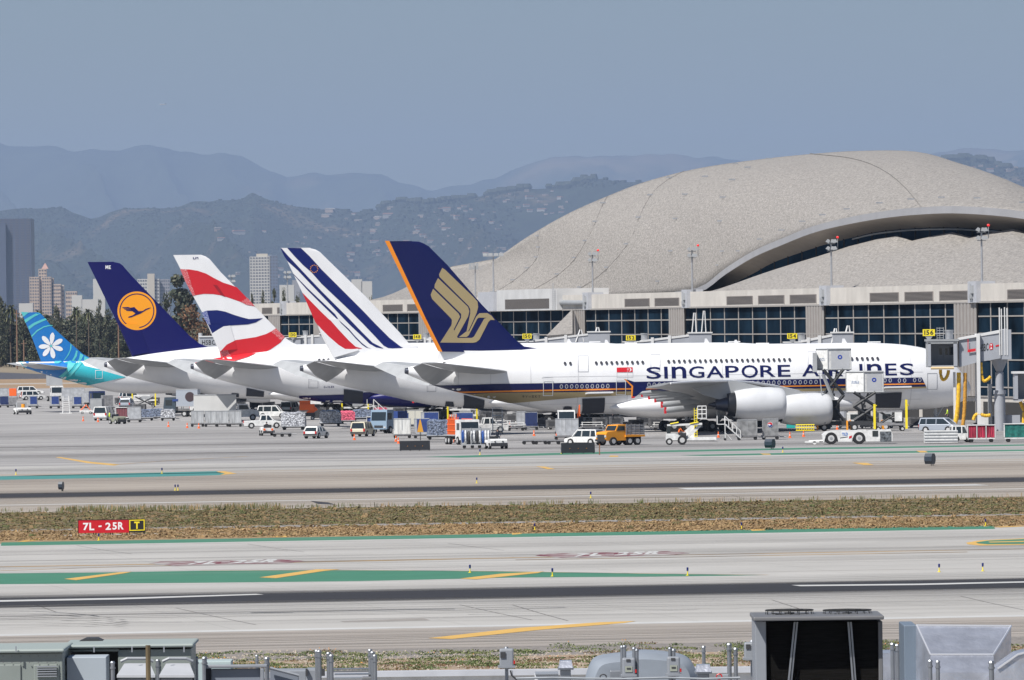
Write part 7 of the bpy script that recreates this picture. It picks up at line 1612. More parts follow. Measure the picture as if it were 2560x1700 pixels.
# airfield signs seen from behind, drums
SB=mat('sign_back_black',(.008,.009,.013),.6)
def sign_back(x0,x1,yt,yb,label,nleg=4):
    c=at((x0+x1)/2,yb); w=(x1-x0)*c.y/F; h=(yb-yt)*c.y/F; root=thing('airfield_sign',label,'airfield sign',c,A*.6)
    m=MB(); m.prism([(-.3,.08),(.22,.08),(.16,h*1.04),(-.1,h*1.04)],-w/2,w/2,ax='y'); 
    pb=m.build('sign_box',[SB],root); pb.rotation_euler=(0,0,PI/2)
    for k in range(nleg): X=-w/2+.1+(w-.2)*k/(nleg-1); q_=MB(); q_.bar((X,0,0),(X,0,.25),.08); q_.build('leg',[SB],root)
    for k in range(1,4): q_=MB(); q_.box((-w/2+w*k/4,-.29,h*.5),(.05,.02,.05)); q_.build('bolt',[YELO],root)
    return root
sign_back(999.5,1075,1103,1127,'long black sign back left of the laundry cart'); sign_back(1403,1487,1108,1134,'long black sign back in front of the white utility car')
def sign_drum(x,yb,w,h,label,rot):
    c=at(x,yb); s=c.y/F; root=thing('airfield_sign',label,'airfield sign',c,rot); m=MB(); R=h*s/2*.92; d=w*s*.8
    pr=[(-R*.55,.15),(R*.55,.15),(R*.95,.15+R*.6),(R*.95,.15+R*1.4),(R*.5,.15+R*2),(-R*.5,.15+R*2),(-R*.95,.15+R*1.4),(-R*.95,.15+R*.6)]
    m.prism(pr,-d/2,d/2); m.build('sign_box',[mat('sign_blue_black',(.03,.042,.06),.35)],root)
    for s2 in (-1,1): q_=MB(); q_.bar((s2*R*.4,-d*.3,0),(s2*R*.4,-d*.3,.2),.06); q_.build('leg',[SB],root)
sign_drum(1925,1123,26,24,'dark drum-shaped sign box below the container with the round logo',Y(60)); sign_drum(2325,1164,25,29,'dark drum-shaped sign box on the green-edged pavement at right',Y(62)); sign_drum(153,1228,13,21,'small dark sign box standing on the runway edge at left',Y(75))
m=MB(); c=at(2322,1166); 
# red mandatory sign
c=at(281,1338); s_=c.y/F; root=thing('airfield_sign','red runway sign reading 7L - 25R with black and yellow T panel','airfield sign',c,-.0)
w=(362-195)*s_*.775; x0=(195-281)*s_; xm=(322.5-281)*s_; x1=(364-281)*s_; h=(1330-1298)*s_
RS=mat('sign_red',(.50,.008,.018),.4)
m=MB(); m.box(((x0+xm)/2,0,.17+h/2),(xm-x0,.25,h)); p=m.build('red_panel',[RS],root); m=MB(); m.box(((xm+x1)/2,0,.17+h/2+.01),(x1-xm-.02,.27,h+.02)); p2=m.build('black_panel',[SKK],root)
m=MB(); [m.box((X_,-.13,.17+h/2),(.04,.02,h)) for X_ in (x0+.02,)]; m.box(((x0+x1)/2,0,.17+h+.015),(x1-x0,.27,.03)); m.build('sign_frame',[SKK],root)
sx=lambda px:(160+px/7.378-281)*s_
zz=lambda py:.17+h-(py-210)/7.378*s_
for chs,a_,b_,y0,y1 in (('7',355,460,258,395),('L',472,562,256,395),('2',768,870,258,392),('5',898,978,254,390),('R',1000,1105,250,388)):
    flatpaint([glyph_box(chs,sx(a_),sx(b_),zz(y1),zz(y0),.03)],(0,-.125,0),(1,0,0),(0,0,1),'character',WH,p,.012)
flatpaint([polys2d([[(sx(640),zz(312)),(sx(697),zz(308)),(sx(697),zz(336)),(sx(640),zz(340))]])],(0,-.125,0),(1,0,0),(0,0,1),'character',WH,p,.012)
flatpaint([glyph_box('T',sx(1300),sx(1398),zz(380),zz(245),.04)],(0,-.135,0),(1,0,0),(0,0,1),'character',SY,p2,.012)
flatpaint([polys2d([[(sx(1208),zz(213)),(sx(1492),zz(208)),(sx(1492),zz(410)),(sx(1208),zz(415))],[(sx(1228),zz(230)),(sx(1474),zz(226)),(sx(1474),zz(394)),(sx(1228),zz(398))]])],(0,-.135,0),(1,0,0),(0,0,1),'border',SY,p2,.012)
for px_ in (270,545,590,860,900,1160,1205,1478): m=MB(); X_=sx(px_); m.bar((X_,0,0),(X_,0,.2),.07); m.build('leg',[SKK],root)
# edge lights
def elight(px,py,label,big=1.,src=[None]):
    if src[0] is None:
        r=thing('edge_light',label,'edge light',at(px,py),0,'edge lights beside the pavements'); m=MB(); m.cyl((0,0,0),(0,0,.03),.1,n=10); m.cyl((0,0,.03),(0,0,.26),.035,.025,n=8); m.build('stem',[SY],r); m=MB(); m.cyl((0,0,.26),(0,0,.40),.05,.06,n=8); m.ball((0,0,.42),.06,n=8,k=4); m.build('lens',[mat('lens_blue',(.01,.02,.14),.2)],r); src[0]=r
    else: r=dup(src[0],at(px,py),None,label)
    r.scale=(big,)*3; return r
for x,y,b_,l in ((247,1351,1,'small blue-topped edge light below the red runway sign'),(1175,1432,1,'edge light on the tip of the large green area'),(1381,1441,1,'edge light right of the long yellow bar on the green area'),(1719,1439,1,'edge light at the thin right end of the green area'),(2348,1430,1,'left one of two edge lights on the pale taxiway at right'),(2457,1428,1,'right one of two edge lights on the pale taxiway at right'),(1337,1325,1,'edge light in front of the dry grass, middle of the picture'),(1854,1323,1,'edge light in front of the dry grass, right of the middle'),(2464,1314,1,'edge light in front of the dry grass near the right edge'),(40,1187,1.2,'edge light behind the teal band near the left edge'),(405,1184,1.2,'edge light behind the middle of the teal band'),(438,1226,1.1,'left of a close pair of runway lights at left'),(445,1226,1.1,'right of a close pair of runway lights at left'),(1192,1208,1.1,'lone light beyond the far dark tyre strip, middle'),(1477,1245,1.1,'lone light on the near edge of the far runway'),(1404,1134,1.3,'light left of the long black sign before the white car'),(1200,1137,1.3,'light on the green edge band below the laundry cart'),(1957,1131,1.3,'light right of the first drum-shaped sign')):
    elight(x,y,l,b_)
m=MB(); root=thing('marker_post','thin rust-brown post at the right end of the second black sign','post',at(1499,1137)); m.bar((0,0,0),(0,0,1.15),.12); m.build('post',[mat('rust',(.20,.09,.04),.8)],root)
# ------------------------------------------------------------------ rooftop in the foreground
DUCT=mat('duct_metal',(.27,.285,.31),.38,metal=.65,var=.10,scale=3,detail=5); DUCTS=mat('shiny_duct_metal',(.50,.52,.58),.36,metal=.7,var=.14,scale=2.2,detail=5,bump=.6); GGR=mat('grey_green_housing',(.20,.225,.21),.5,var=.05,scale=2); streaks(GGR,(.19,.20,.19),.5,3,(1,1,.25),.55,.7)
HGR=mat('hood_grey',(.22,.235,.26),.5,var=.06,scale=2); FRG=mat('frame_grey',(.13,.13,.135),.5,var=.06,scale=2); COIL=mat('condenser_coil',(.006,.0055,.005),.9,spec=.1,var=.5,scale=90,stretch=(.05,.05,1)); BLG=mat('blue_grey_panel',(.13,.165,.21),.5); PW=mat('parapet_white',(.62,.60,.57),.8,var=.06,scale=1.5); streaks(PW,(.48,.46,.43),.5,4,(1,1,.12),.55,.7); CAPG=mat('parapet_cap',(.42,.43,.46),.5,var=.06,scale=2)
def npt(x,y,D): return P(x,y,D)
def nbox(root,x0,x1,y0,y1,D,dep,mt,name,parent=None,bev=.015,ybot=None):
    """box whose front face covers the pixel rectangle at depth D"""
    a=P(x0,y1,D)-root.location; b=P(x1,y0,D)-root.location
    m=MB(); m.box(((a.x+b.x)/2,a.y+dep/2,(a.z+b.z)/2),(b.x-a.x,dep,b.z-a.z)); o=m.build(name,[mt],parent or root)
    if bev: q=o.modifiers.new('b','BEVEL'); q.width=bev; q.segments=2
    return o
def nthing(name,label,cat,x,D,z=6.0,group=None):
    p=P(x,1700,D); return thing(name,label,cat,(p.x,D,z),0,group)
ROOFZ=5.4
# roof deck and parapet
o=MB().box((0,150,ROOFZ/2-.1),(60,64,ROOFZ)).build('rooftop',[mat('roof_membrane',(.33,.33,.34),.9,var=.08,scale=.8)]); tag(o,'grey membrane roof of the near building carrying the rooftop equipment','roof')
root=thing('parapet_wall','white parapet wall with pale metal cap along the near roof edge','wall',(0,181,0))
rl=P(1280,1674,181); sl=ROLL*0
m=MB(); m.box((0,0,(rl.z-.12)/2),(60,.35,rl.z-.12)); m.build('wall',[PW],root); m=MB(); m.box((0,0,rl.z-.06),(60,.55,.12)); [m.box((-28+3.1*k,-.28,rl.z-.06),(.03,.02,.13)) for k in range(19)]; m.build('cap',[CAPG],root)
# condenser unit
R_=nthing('condenser_unit','big dark-fronted cooling unit with two fans on top at lower right','cooling unit',2046,140)
nbox(R_,1884,2210,1539,1553,139.6,2.3,FRG,'lid',bev=.02); c_=nbox(R_,1914,2198,1553,1760,140.1,1.9,COIL,'coil',bev=0); nbox(R_,1890,1915,1553,1760,140,2.0,HGR,'side_panel'); nbox(R_,2198,2206,1553,1760,140,2.0,FRG,'side_panel'); 
nbox(R_,1915,2198,1752,1765,139.95,2.0,FRG,'base_rail')
for xa,ya,xb,yb in ((1990,1555,1974,1710),(2124,1555,2136,1710)):
    a=P(xa,ya,139.98)-R_.location; b=P(xb,yb,139.98)-R_.location; m=MB(); w=.038
    m.add([(a.x-w,a.y,a.z),(a.x+w,a.y,a.z),(b.x+w,b.y,b.z),(b.x-w,b.y,b.z),(a.x-w,a.y+.05,a.z),(a.x+w,a.y+.05,a.z),(b.x+w,b.y+.05,b.z),(b.x-w,b.y+.05,b.z)],[(0,1,2,3),(0,4,5,1),(1,5,6,2),(3,2,6,7),(0,3,7,4)]); k_=m.build('brace',[DUCT],R_); m=MB(); m.box(((a.x+b.x)/2,a.y-.012,(a.z+b.z)/2),(.012,.012,1.1),ry=math.atan2(a.x-b.x,a.z-b.z)); m.build('slot',[COIL],k_)
for x0,x1 in ((1914,2033),(2058,2178)):
    a=P(x0,1540,140.9)-R_.location; b=P(x1,1540,140.9)-R_.location; cx=(a.x+b.x)/2; r=(b.x-a.x)/2; cy_=a.y; z=a.z
    m=MB(); m.tube([(cx+r*math.cos(t),cy_+r*math.sin(t),z+.10) for t in [2*PI*i/32 for i in range(33)]],.012,n=5); m.tube([(cx+r*.6*math.cos(t),cy_+r*.6*math.sin(t),z+.11) for t in [2*PI*i/24 for i in range(25)]],.008,n=4)
    for i in range(16): t=2*PI*i/16; m.tube([(cx+r*math.cos(t)*1.02,cy_+r*math.sin(t)*1.02,z-.01),(cx+r*math.cos(t)*.98,cy_+r*math.sin(t)*.98,z+.095),(cx,cy_,z+.12)],.008,n=4)
    g=m.build('fan_guard',[SKK],R_); m=MB(); m.loft([[(cx+r*.97*math.cos(t),cy_+r*.97*math.sin(t),z+h) for t in [2*PI*i/24 for i in range(24)]] for h in (-.05,.03)],0,False,False)
    for i in range(5): t=2*PI*i/5; m.add([(cx+.05*math.cos(t),cy_+.05*math.sin(t),z+.03),(cx+r*.85*math.cos(t-.25),cy_+r*.85*math.sin(t-.25),z+.0),(cx+r*.85*math.cos(t+.25),cy_+r*.85*math.sin(t+.25),z+.05)],[(0,1,2)])
    m.cyl((cx,cy_,z-.02),(cx,cy_,z+.06),.09,n=12); m.build('fan',[DKF],g)
# flared silver duct
R_=nthing('roof_duct','large shiny flared metal duct with blue-grey edge panel at lower right','duct',2400,138)
f=lambda x,y,D=138:P(x,y,D)-R_.location
nbox(R_,2262,2292,1563,1760,138,1.8,BLG,'edge_panel')
m=MB(); m.add([f(2290,1563),f(2528,1565),f(2484,1636,136.9),f(2326,1636,136.9)],[(0,1,2,3)]); m.add([f(2290,1563),f(2326,1636,136.9),f(2326,1760,136.9),f(2290,1760)],[(0,1,2,3)]); m.add([f(2528,1565),f(2528,1760),f(2484,1760,136.9),f(2484,1636,136.9)],[(0,1,2,3)]); m.add([f(2326,1636,136.9),f(2484,1636,136.9),f(2484,1682,136.3),f(2326,1682,136.3)],[(0,1,2,3)]); m.add([f(2326,1682,136.3),f(2484,1682,136.3),f(2484,1760,136.3),f(2326,1760,136.3)],[(0,1,2,3)])
m.add([f(2290,1563),f(2528,1565),f(2528,1565,140),f(2290,1563,140)],[(0,1,2,3)]); m.add([f(2528,1565),f(2528,1760),f(2528,1760,140),f(2528,1565,140)],[(0,1,2,3)]); hood=m.build('flared_hood',[DUCTS],R_,fix=False)
m=MB(); [m.tube([f(*a,dd),f(*b,dd2)],.018,n=5) for a,b,dd,dd2 in (((2290,1563),(2528,1565),137.98,137.98),((2292,1563),(2326,1636),137.98,136.88),((2528,1565),(2484,1636),137.98,136.88),((2326,1636),(2484,1636),136.88,136.88))]; m.build('folded_seam',[mat('bright_seam',(.75,.76,.8),.3,metal=.6)],hood)
R_=nthing('roof_duct','silver duct rising to the right out of the picture at the lower right corner','duct',2530,135)
f=lambda x,y,D=135:P(x,y,D)-R_.location
m=MB(); pr=[f(2486,1684),f(2494,1672),f(2545,1636),f(2620,1618),f(2620,1790),f(2486,1790)]; m.add(pr+[p+Vector((0,1.3,.0)) for p in pr],[tuple(range(6))]+[(i,(i+1)%6,6+(i+1)%6,6+i) for i in range(6)]); dk=m.build('duct_body',[DUCTS],R_); m=MB(); m.tube([f(2494,1672,134.98),f(2545,1636,134.98),f(2620,1618,134.98)],.02,n=5); m.build('folded_seam',[mat('bright_seam',(.75,.76,.8),.3,metal=.6)],dk)
R_=nthing('roof_duct','low rounded silver duct between the cooling unit and the flared duct','duct',2235,150); f=lambda x,y,D=150:P(x,y,D)-R_.location
m=MB(); pr=[f(x,y) for x,y in ((2195,1640),(2205,1633),(2240,1633),(2258,1642),(2300,1652),(2300,1780),(2195,1780))]; n=len(pr); m.add(pr+[p+Vector((0,1.6,0)) for p in pr],[tuple(range(n))]+[(i,(i+1)%n,n+(i+1)%n,n+i) for i in range(n)]); dk=m.build('duct_body',[DUCTS],R_); m=MB(); m.tube([f(2242,1634,149.97),f(2242,1780,149.97)],.015,n=5); m.build('folded_seam',[DUCT],dk)
# arched duct in the middle
R_=nthing('roof_duct','large arched grey duct in the middle of the roof edge','duct',1605,146); f=lambda x,y,D=146:P(x,y,D)-R_.location
pts=[(x,y) for x,y in [tuple(v) for v in spline([(1466,1702),(1474,1676),(1486,1656),(1510,1646),(1560,1640),(1602,1634),(1650,1636),(1700,1643),(1728,1656),(1742,1680),(1746,1702)],4)]]+[(1746,1800),(1466,1800)]
pr=[f(x,y) for x,y in pts]; ins=[f(1605+(x-1605)*.86,1700+(y-1700)*.78 if y<1800 else y,145.8) for x,y in pts]; n=len(pr)
m=MB(); m.add(pr+[p+Vector((0,1.8,0)) for p in pr]+ins,[(i,(i+1)%n,n+(i+1)%n,n+i) for i in range(n)]+[(i,2*n+i,2*n+(i+1)%n,(i+1)%n) for i in range(n)]+[tuple(range(2*n,3*n))]); m.build('duct_body',[mat('blue_grey_duct',(.26,.29,.33),.45,metal=.2,var=.06,scale=2)],R_,smooth=True,angle=35)
R2=R_; m=MB(); [m.tube([f(1508+8*math.cos(t),1692+6*math.sin(t),145.7) for t in [2*PI*i/12 for i in range(13)]],.012,n=4)]; m.build('ring_handle',[DKF],R2); nbox(R2,1526,1556,1676,1760,145.4,.3,DUCT,'bracket')
# electrical cabinets on posts
def ebox(x0,x1,y0,y1,D,label,front=True,posts=(),tag_=True):
    R_=nthing('electrical_box',label,'electrical box',(x0+x1)/2,D,group=None); b=nbox(R_,x0,x1,y0,y1,D,.28,HGR,'cabinet',bev=.03)
    w=x1-x0
    if front: nbox(R_,x0+w*.3,x0+w*.62,y0+3,y0+9,D-.012,.01,DKF,'display',b,0); nbox(R_,x0+w*.22,x0+w*.78,y0+(y1-y0)*.42,y0+(y1-y0)*.72,D-.012,.01,mat('label_grey_green',(.28,.30,.25),.6),'plate',b,0); nbox(R_,x0+w*.34,x0+w*.66,y0+(y1-y0)*.5,y0+(y1-y0)*.58,D-.02,.01,DKF,'nameplate',b,0)
    nbox(R_,x0-w*.12,x1+w*.12,y1-8,y1-2,D-.04,.3,HGR,'flange',b,0)
    for px_,yt in posts:
        a=P(px_,yt,D+.3)-R_.location; m=MB(); m.cyl((a.x,a.y,ROOFZ-R_.location.z),(a.x,a.y,a.z),.032,n=8); m.ball((a.x,a.y,a.z),.042,n=8,k=4); m.build('post',[DUCT],R_,smooth=True)
    m=MB(); a=P(x1+2,y0+(y1-y0)*.7,D)-R_.location; m.cyl((a.x,a.y,a.z-.02),(a.x,a.y,a.z+.04),.014,n=8); m.build('switch_handle',[TRED],R_)
    return R_
ebox(1556,1588,1645,1694,141,'left one of two grey electrical cabinets in front of the arched duct',posts=((1555,1618),(1561,1617),(1585,1622),(1592,1626)))
ebox(1668,1700,1642,1692,141,'right one of two grey electrical cabinets in front of the arched duct',posts=((1675,1622),(1684,1626)))
R_=ebox(1249,1284,1622,1672,143,'grey electrical box on a single pole with a hanging cable, left of the middle',front=False,posts=((1266,1621),)); nbox(R_,1251,1264,1630,1645,142.98,.01,DKF,'display',None,0)
m=MB(); m.tube([P(1276,1676,143)-R_.location,P(1279,1688,143)-R_.location,P(1290,1698,143)-R_.location,P(1296,1712,143)-R_.location],.018,n=6); m.build('cable',[DKF],R_)
R_=ebox(1861,1886,1606,1652,142,'dark blue-grey electrical box at the left of the cooling unit',front=False,posts=((1880,1604),)); nbox(R_,1865,1876,1611,1622,141.98,.01,DKF,'display',None,0)
# vents, posts and caps
def vcap(x0,x1,y0,y1,D,label):
    R_=nthing('roof_vent',label,'vent',(x0+x1)/2,D); nbox(R_,x0+3,x1-3,y0+22,y1+100,D,.5,DUCT,'shaft'); m=MB(); a=P(x0-2,y0+18,D)-R_.location; b=P(x1+2,y0,D)-R_.location; m.box(((a.x+b.x)/2,a.y+.25,(a.z+b.z)/2),(b.x-a.x,.65,b.z-a.z),top=(.85,.6)); m.build('hood',[DUCTS],R_); nbox(R_,x0-4,x1+4,y0+18,y0+23,D-.06,.7,DUCT,'collar',bev=0)
vcap(1399,1430,1652,1700,143,'small square vent with shiny hood left of the arched duct'); vcap(1742,1776,1662,1700,143,'small square vent with shiny hood right of the arched duct')
def vpost(x,yt,D,label,r=.035):
    R_=nthing('vent_pipe',label,'pipe',x,D,group='vent pipes standing on the roof'); a=P(x,yt,D)-R_.location; m=MB(); m.cyl((0,0,ROOFZ-R_.location.z),(0,0,a.z),r,n=10); m.build('pipe',[DUCT],R_,smooth=True); m=MB(); m.cyl((0,0,a.z-.1),(0,0,a.z-.07),r*1.3,n=10); m.ball((0,0,a.z),(r*1.25,r*1.25,r),n=8,k=4); m.build('cap',[DUCT],R_,smooth=True)
for x,y,D,l,r in ((1760,1618,150,'vent pipe above the right hooded vent',.035),(1824,1612,145,'taller vent pipe left of the dark blue-grey box',.042),(1840,1623,145,'shorter vent pipe left of the dark blue-grey box',.038),(2232,1611,149,'left pipe of a pair above the low rounded duct',.04),(2244,1614,149,'right pipe of a pair above the low rounded duct',.04),(2326,1653,134,'left pipe before the flared duct',.035),(2345,1655,134,'right pipe before the flared duct',.035),(2479,1657,134,'stout pipe at the right foot of the flared duct',.045),(282,1657,132,'vent pipe left of the first wedge hood',.035),(298,1648,140,'vent pipe just behind the one left of the first wedge hood',.035),(395,1652,136,'vent pipe between the two wedge hoods',.035),(491,1645,138,'vent pipe at the right end of the second wedge hood',.035),(512,1646,140,'pipe with knob at the left of the framed panel',.042),(668,1647,140,'pipe with knob at the right of the framed panel',.042),(643,1640,150,'thin pipe behind the framed panel',.03),(793,1628,140,'left pipe of a pair before the weedy verge',.036),(799,1629,138,'right pipe of a pair before the weedy verge',.036),(822,1634,138,'pipe left of the low roof rails',.036),(829,1640,136,'second pipe left of the low roof rails',.036),(926,1626,140,'left pipe of three at the right of the roof rails',.034),(932,1632,138,'middle pipe of three at the right of the roof rails',.034),(938,1640,136,'right pipe of three at the right of the roof rails',.034)):
    vpost(x,y,D,l,r)
# big grey-green housing on the left
R_=nthing('air_handler','long grey-green rooftop housing with a dark open bay at lower left','air handler',240,134)
nbox(R_,-80,156,1632,1800,134,2.5,GGR,'housing'); nbox(R_,-84,161,1622,1634,133.9,2.7,mat('housing_cap',(.27,.31,.295),.55),'cap',bev=.03)
for x0,x1 in ((-60,52),(86,148)): nbox(R_,x0,x1,1661,1800,133.97,.04,GGR,'panel')
nbox(R_,297,478,1622,1800,136,2.0,GGR,'housing'); nbox(R_,156,484,1609,1622,135.9,2.3,mat('housing_cap',(.27,.31,.295),.55),'cap',bev=.03); nbox(R_,160,298,1622,1630,136,2.0,GGR,'lintel'); nbox(R_,160,298,1629,1800,137.2,.4,DK,'dark_bay',bev=0)
nbox(R_,168,266,1642,1800,134.8,1.0,mat('pale_blue_grey',(.34,.38,.42),.5),'inner_cabinet')
m=MB(); a=P(180,1611,137.5)-R_.location; b=P(275,1611,137.5)-R_.location; m.prism([(a.x,a.z),(b.x,b.z),((a.x+b.x)/2+.1,a.z+.1),((a.x+b.x)/2-.1,a.z+.1)],a.y,a.y+.6); m.build('low_cowl',[DKF],R_)
for x0,x1,lb in ((292,388,'left one of two pale wedge-shaped intake hoods'),(398,486,'right one of two pale wedge-shaped intake hoods')):
    R_=nthing('intake_hood',lb,'intake hood',(x0+x1)/2,133); f=lambda x,y,D=133:P(x,y,D)-R_.location; w=x1-x0
    m=MB(); pr=[f(x0+w*.2,1658,134.2),f(x1-w*.14,1658,134.2),f(x1,1688),f(x0,1688),f(x0,1694),f(x1,1694),f(x0+w*.2,1760,134.2),f(x1-w*.14,1760,134.2)]
    m.add(pr,[(0,1,2,3),(3,2,5,4),(0,3,4,6),(1,7,5,2)]); m.build('hood',[mat('pale_hood',(.40,.41,.43),.5,var=.04,scale=2)],R_,fix=False); m=MB(); m.tube([pr[0]+Vector((-.06,-.02,.03)),pr[0]+Vector((.05,-.02,.08)),pr[1]+Vector((-.05,-.02,.08)),pr[1]+Vector((.06,-.02,.03))],.03,n=6); m.build('rail',[HGR],R_)
    nbox(R_,x0+4,x1-4,1694,1800,133.1,1.0,HGR,'base')
R_=nthing('wooden_post','rough brown wooden post in front of the wedge hoods','post',371,128); a=P(371,1613,128)-R_.location; m=MB(); m.cyl((0,0,ROOFZ-R_.location.z),(0,0,a.z),.04,n=8); m.build('post',[mat('old_wood',(.10,.075,.04),.9,var=.45,scale=9,stretch=(1,1,.15))],R_)
# screws, louvres, conduits and grime on the near equipment
HB=[o_ for o_ in bpy.data.objects if o_.get('category')=='air handler'][0]
for y_ in (1640,1648,1656):
    for x_ in range(8,150,22): m=MB(); p_=P(x_,y_,133.96)-HB.location; m.cyl((p_.x,p_.y,p_.z),(p_.x,p_.y-.012,p_.z),.012,n=6); m.build('screw',[FRG],HB) if y_!=1648 else None
for y_ in (1667,1673,1679,1685,1691): a=P(92,y_,133.95)-HB.location; b=P(142,y_,133.95)-HB.location; m=MB(); m.box(((a.x+b.x)/2,a.y-.01,a.z),(b.x-a.x,.03,.018)); m.build('slat',[HGR],HB)
for x_ in (40,235,330,410,460): a=P(x_,1623,133.85)-HB.location; m=MB(); m.box((a.x,a.y,a.z),(.02,.03,.1)); m.build('seam_clip',[HGR],HB)
RC=nthing('conduit','thin grey conduit running across the roof before the arched duct','conduit',1500,139); m=MB(); m.tube([P(x_,y_,139)-RC.location for x_,y_ in ((1290,1696),(1380,1694),(1460,1696),(1560,1697),(1660,1694),(1760,1697),(1850,1694))],.02,n=6); m.build('pipe',[DUCT],RC,smooth=True)
RC=nthing('junction_box','small grey junction box with red-tipped lever left of the tall vent pipes','electrical box',1815,142); nbox(RC,1802,1822,1686,1706,142,.2,HGR,'cabinet'); m=MB(); p_=P(1798,1692,141.9)-RC.location; m.tube([p_+Vector((.05*math.cos(t),0,.05*math.sin(t))) for t in [2*PI*i/8 for i in range(9)]],.012,n=5); m.build('lever',[TRED],RC)
# framed panel and rails
R_=nthing('framed_panel','grey framed panel box between two knobbed pipes','panel',590,137); nbox(R_,515,668,1661,1671,137,.15,HGR,'top_rail'); nbox(R_,530,652,1671,1800,137.1,.1,mat('slate_panel',(.17,.19,.23),.5),'panel_face'); nbox(R_,516,528,1671,1800,137.3,.2,DKF,'side_post'); nbox(R_,652,660,1671,1800,137,.2,HGR,'side_post')
R_=nthing('sloped_panel','slate-grey sloped sheet right of the framed panel','panel',710,139); f=lambda x,y,D=139:P(x,y,D)-R_.location; m=MB(); pr=[f(675,1672),f(745,1690),f(748,1800),f(675,1800)]; m.add(pr+[p+Vector((0,.5,0)) for p in pr],[(0,1,2,3),(4,5,6,7),(0,1,5,4),(1,2,6,5),(0,3,7,4)]); m.build('sheet',[mat('slate_panel',(.17,.19,.23),.5)],R_); m=MB(); m.tube([f(675,1670,138.9),f(747,1689,138.9)],.03,n=6); m.build('edge_rail',[HGR],R_)
R_=nthing('low_duct','low pale roof box with dark slots before the weedy verge','duct',730,152); nbox(R_,690,765,1676,1800,152,1.0,HGR,'duct_body'); nbox(R_,766,800,1674,1800,151,1.0,HGR,'duct_body'); nbox(R_,764,769,1672,1690,150.9,.1,DKF,'slot',bev=0); nbox(R_,800,812,1672,1690,150.9,.1,DKF,'slot',bev=0)
R_=nthing('roof_rails','stack of grey roof rails right of the low roof box','rails',880,140)
for k,(y,x0,x1) in enumerate(((1671,832,924),(1677,834,926),(1684,836,932),(1693,836,938))): nbox(R_,x0,x1,y,y+4,141-k*.6,.3,(DUCT,FRG,DUCT,HGR)[k],'rail',bev=0)
nbox(R_,906,938,1693,1800,138.8,.4,FRG,'end_block')
R_=nthing('low_duct','pale long box with seam on the roof left of the small square vent','duct',1365,147); nbox(R_,1338,1396,1686,1800,147,.8,mat('pale_box',(.50,.51,.53),.6),'duct_body'); nbox(R_,1338,1396,1684,1687,146.9,1.0,HGR,'lid',bev=0)
R_=nthing('cover_plate','low pale green-grey cover behind the left housing','cover',540,150); nbox(R_,480,578,1653,1800,150,1.0,mat('pale_green_cover',(.33,.40,.40),.6),'cover_body')
# ------------------------------------------------------------------ plants of the verge and the dry grass
rnd=random.Random(21)
GRA=[mat('dry_blade',(.24,.165,.085),.9,var=.25,scale=.3),mat('olive_blade',(.145,.125,.055),.9,var=.25,scale=.3),mat('green_blade',(.12,.135,.05),.9,var=.25,scale=.3),mat('straw_blade',(.34,.235,.12),.9,var=.2,scale=.3)]
def tufts(name,label,regions,h0,seed):
    """regions: (y0,y1,count,weights,hmin,hmax) image rows at x=1280"""
    rnd=random.Random(seed); mb=MB()
    for y0,y1,cnt,wt,ha,hb,xr in regions:
        for _ in range(cnt):
            y=rnd.uniform(y0,y1); x=rnd.uniform(*xr); q=G(x,y-(x-1280)*.0145); h=rnd.uniform(ha,hb)*.22*(3 if rnd.random()<.05 and hb<.4 else 1); k=rnd.choices((0,1,2,3),wt)[0]
            for b in range(4):
                an=rnd.uniform(0,PI); w=rnd.uniform(.06,.2) if hb<.4 else rnd.uniform(.012,.035); dx,dy=math.cos(an)*w,math.sin(an)*w; lx,ly=rnd.uniform(-.2,.2)*h,rnd.uniform(-.2,.2)*h; ox,oy=rnd.uniform(-.25,.25),rnd.uniform(-.25,.25)
                mb.add([(q.x+ox-dx,q.y+oy-dy,0),(q.x+ox+dx,q.y+oy+dy,0),(q.x+ox+dx*.4+lx,q.y+oy+ly,h),(q.x+ox-dx*.6+lx,q.y+oy+ly,h*.85)],[(0,1,2,3)],k)
    o=mb.build(name,GRA,None,fix=False); return tag(o,label,'grass',kind='stuff')
XR=(-60,2620)
tufts('grass','dry brown and olive grass between the runway and the taxiway',[(1263,1304,9500,(3,6,1.2,.25),.12,.34,XR),(1309,1334,7000,(4,.6,.15,5),.12,.32,XR),(1304,1309,500,(3,3,2,2),.1,.25,XR),(1259,1265,420,(0,2,4,2),.7,2.2,(150,700)),(1259,1265,420,(0,2,4,2),.5,1.8,XR)],.3,3)
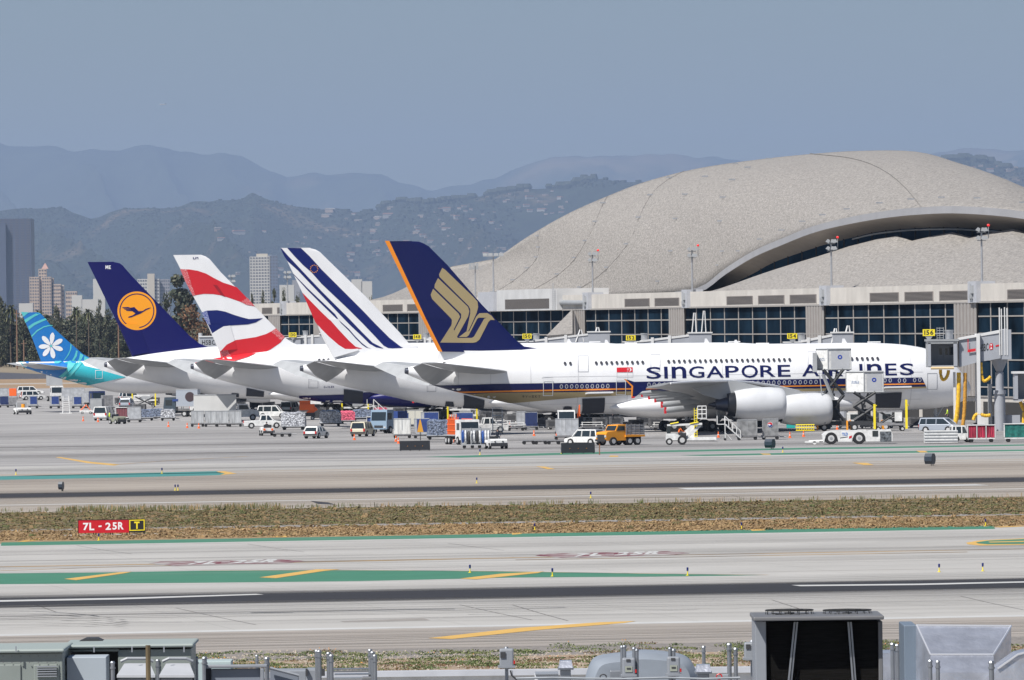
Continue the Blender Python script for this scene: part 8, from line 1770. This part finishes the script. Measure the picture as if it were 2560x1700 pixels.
WG=[mat('weed_green',(.07,.105,.03),.8,var=.35,scale=3),mat('weed_light',(.15,.17,.06),.8,var=.3,scale=3),mat('weed_brown',(.17,.10,.055),.9),mat('poppy_orange',(.95,.38,.01),.6),mat('pebble',(.34,.29,.235),.9,var=.35,scale=5)]
mb=MB()
for c_ in range(330):
    x=rnd.uniform(430,2560); yy=rnd.uniform(1626,1676)
    if x>1350: yy=rnd.uniform(1612,1676)
    q=G(x,yy-(x-1280)*.016*.4); rr=rnd.uniform(.15,.62); hh=rnd.uniform(.05,.22); kind=rnd.choices((0,1,2),(6,3,1.2))[0]
    for _ in range(int(90*rr/.3)):
        a=rnd.uniform(0,2*PI); d=rr*math.sqrt(rnd.random()); px_,py_=q.x+d*math.cos(a)*1.9,q.y+d*math.sin(a)*1.6; z=hh*rnd.random()*(1-d/rr*.6); s=rnd.uniform(.02,.05)
        v1=Vector((rnd.gauss(0,1),rnd.gauss(0,1),rnd.gauss(0,1))).normalized()*s; v2=v1.cross(Vector((rnd.gauss(0,1),rnd.gauss(0,1),rnd.gauss(0,1)))).normalized()*s*.7; c0=Vector((px_,py_,z+.01))
        mb.quad(c0-v1,c0+v2,c0+v1,c0-v2,m=kind if rnd.random()<.8 else 1)
    if rnd.random()<.13:
        for _ in range(rnd.randint(1,4)):
            c0=Vector((q.x+rnd.uniform(-rr,rr),q.y+rnd.uniform(-rr,rr)*.5,hh+.04)); mb.ball(c0,.026,m=3,n=5,k=3)
o=mb.build('weeds',WG,None,fix=False); tag(o,'low green weeds with orange poppies on the stony verge','plants',kind='stuff')
mb=MB()
for _ in range(4200):
    x=rnd.uniform(430,2560); y=rnd.uniform(1628,1690); q=G(x,y); r=rnd.uniform(.02,.06); c0=Vector((q.x,q.y,r*.3)); 
    mb.add([c0+Vector((-r,-r*.8,0)),c0+Vector((r,-r*.7,0)),c0+Vector((r*.8,r,0)),c0+Vector((-r*.7,r*.9,0)),c0+Vector((0,0,r*1.1))],[(0,1,4),(1,2,4),(2,3,4),(3,0,4)],0)
o=mb.build('stones',[WG[4]],None,fix=False); tag(o,'scattered pale stones on the verge behind the roof','stones',kind='stuff')
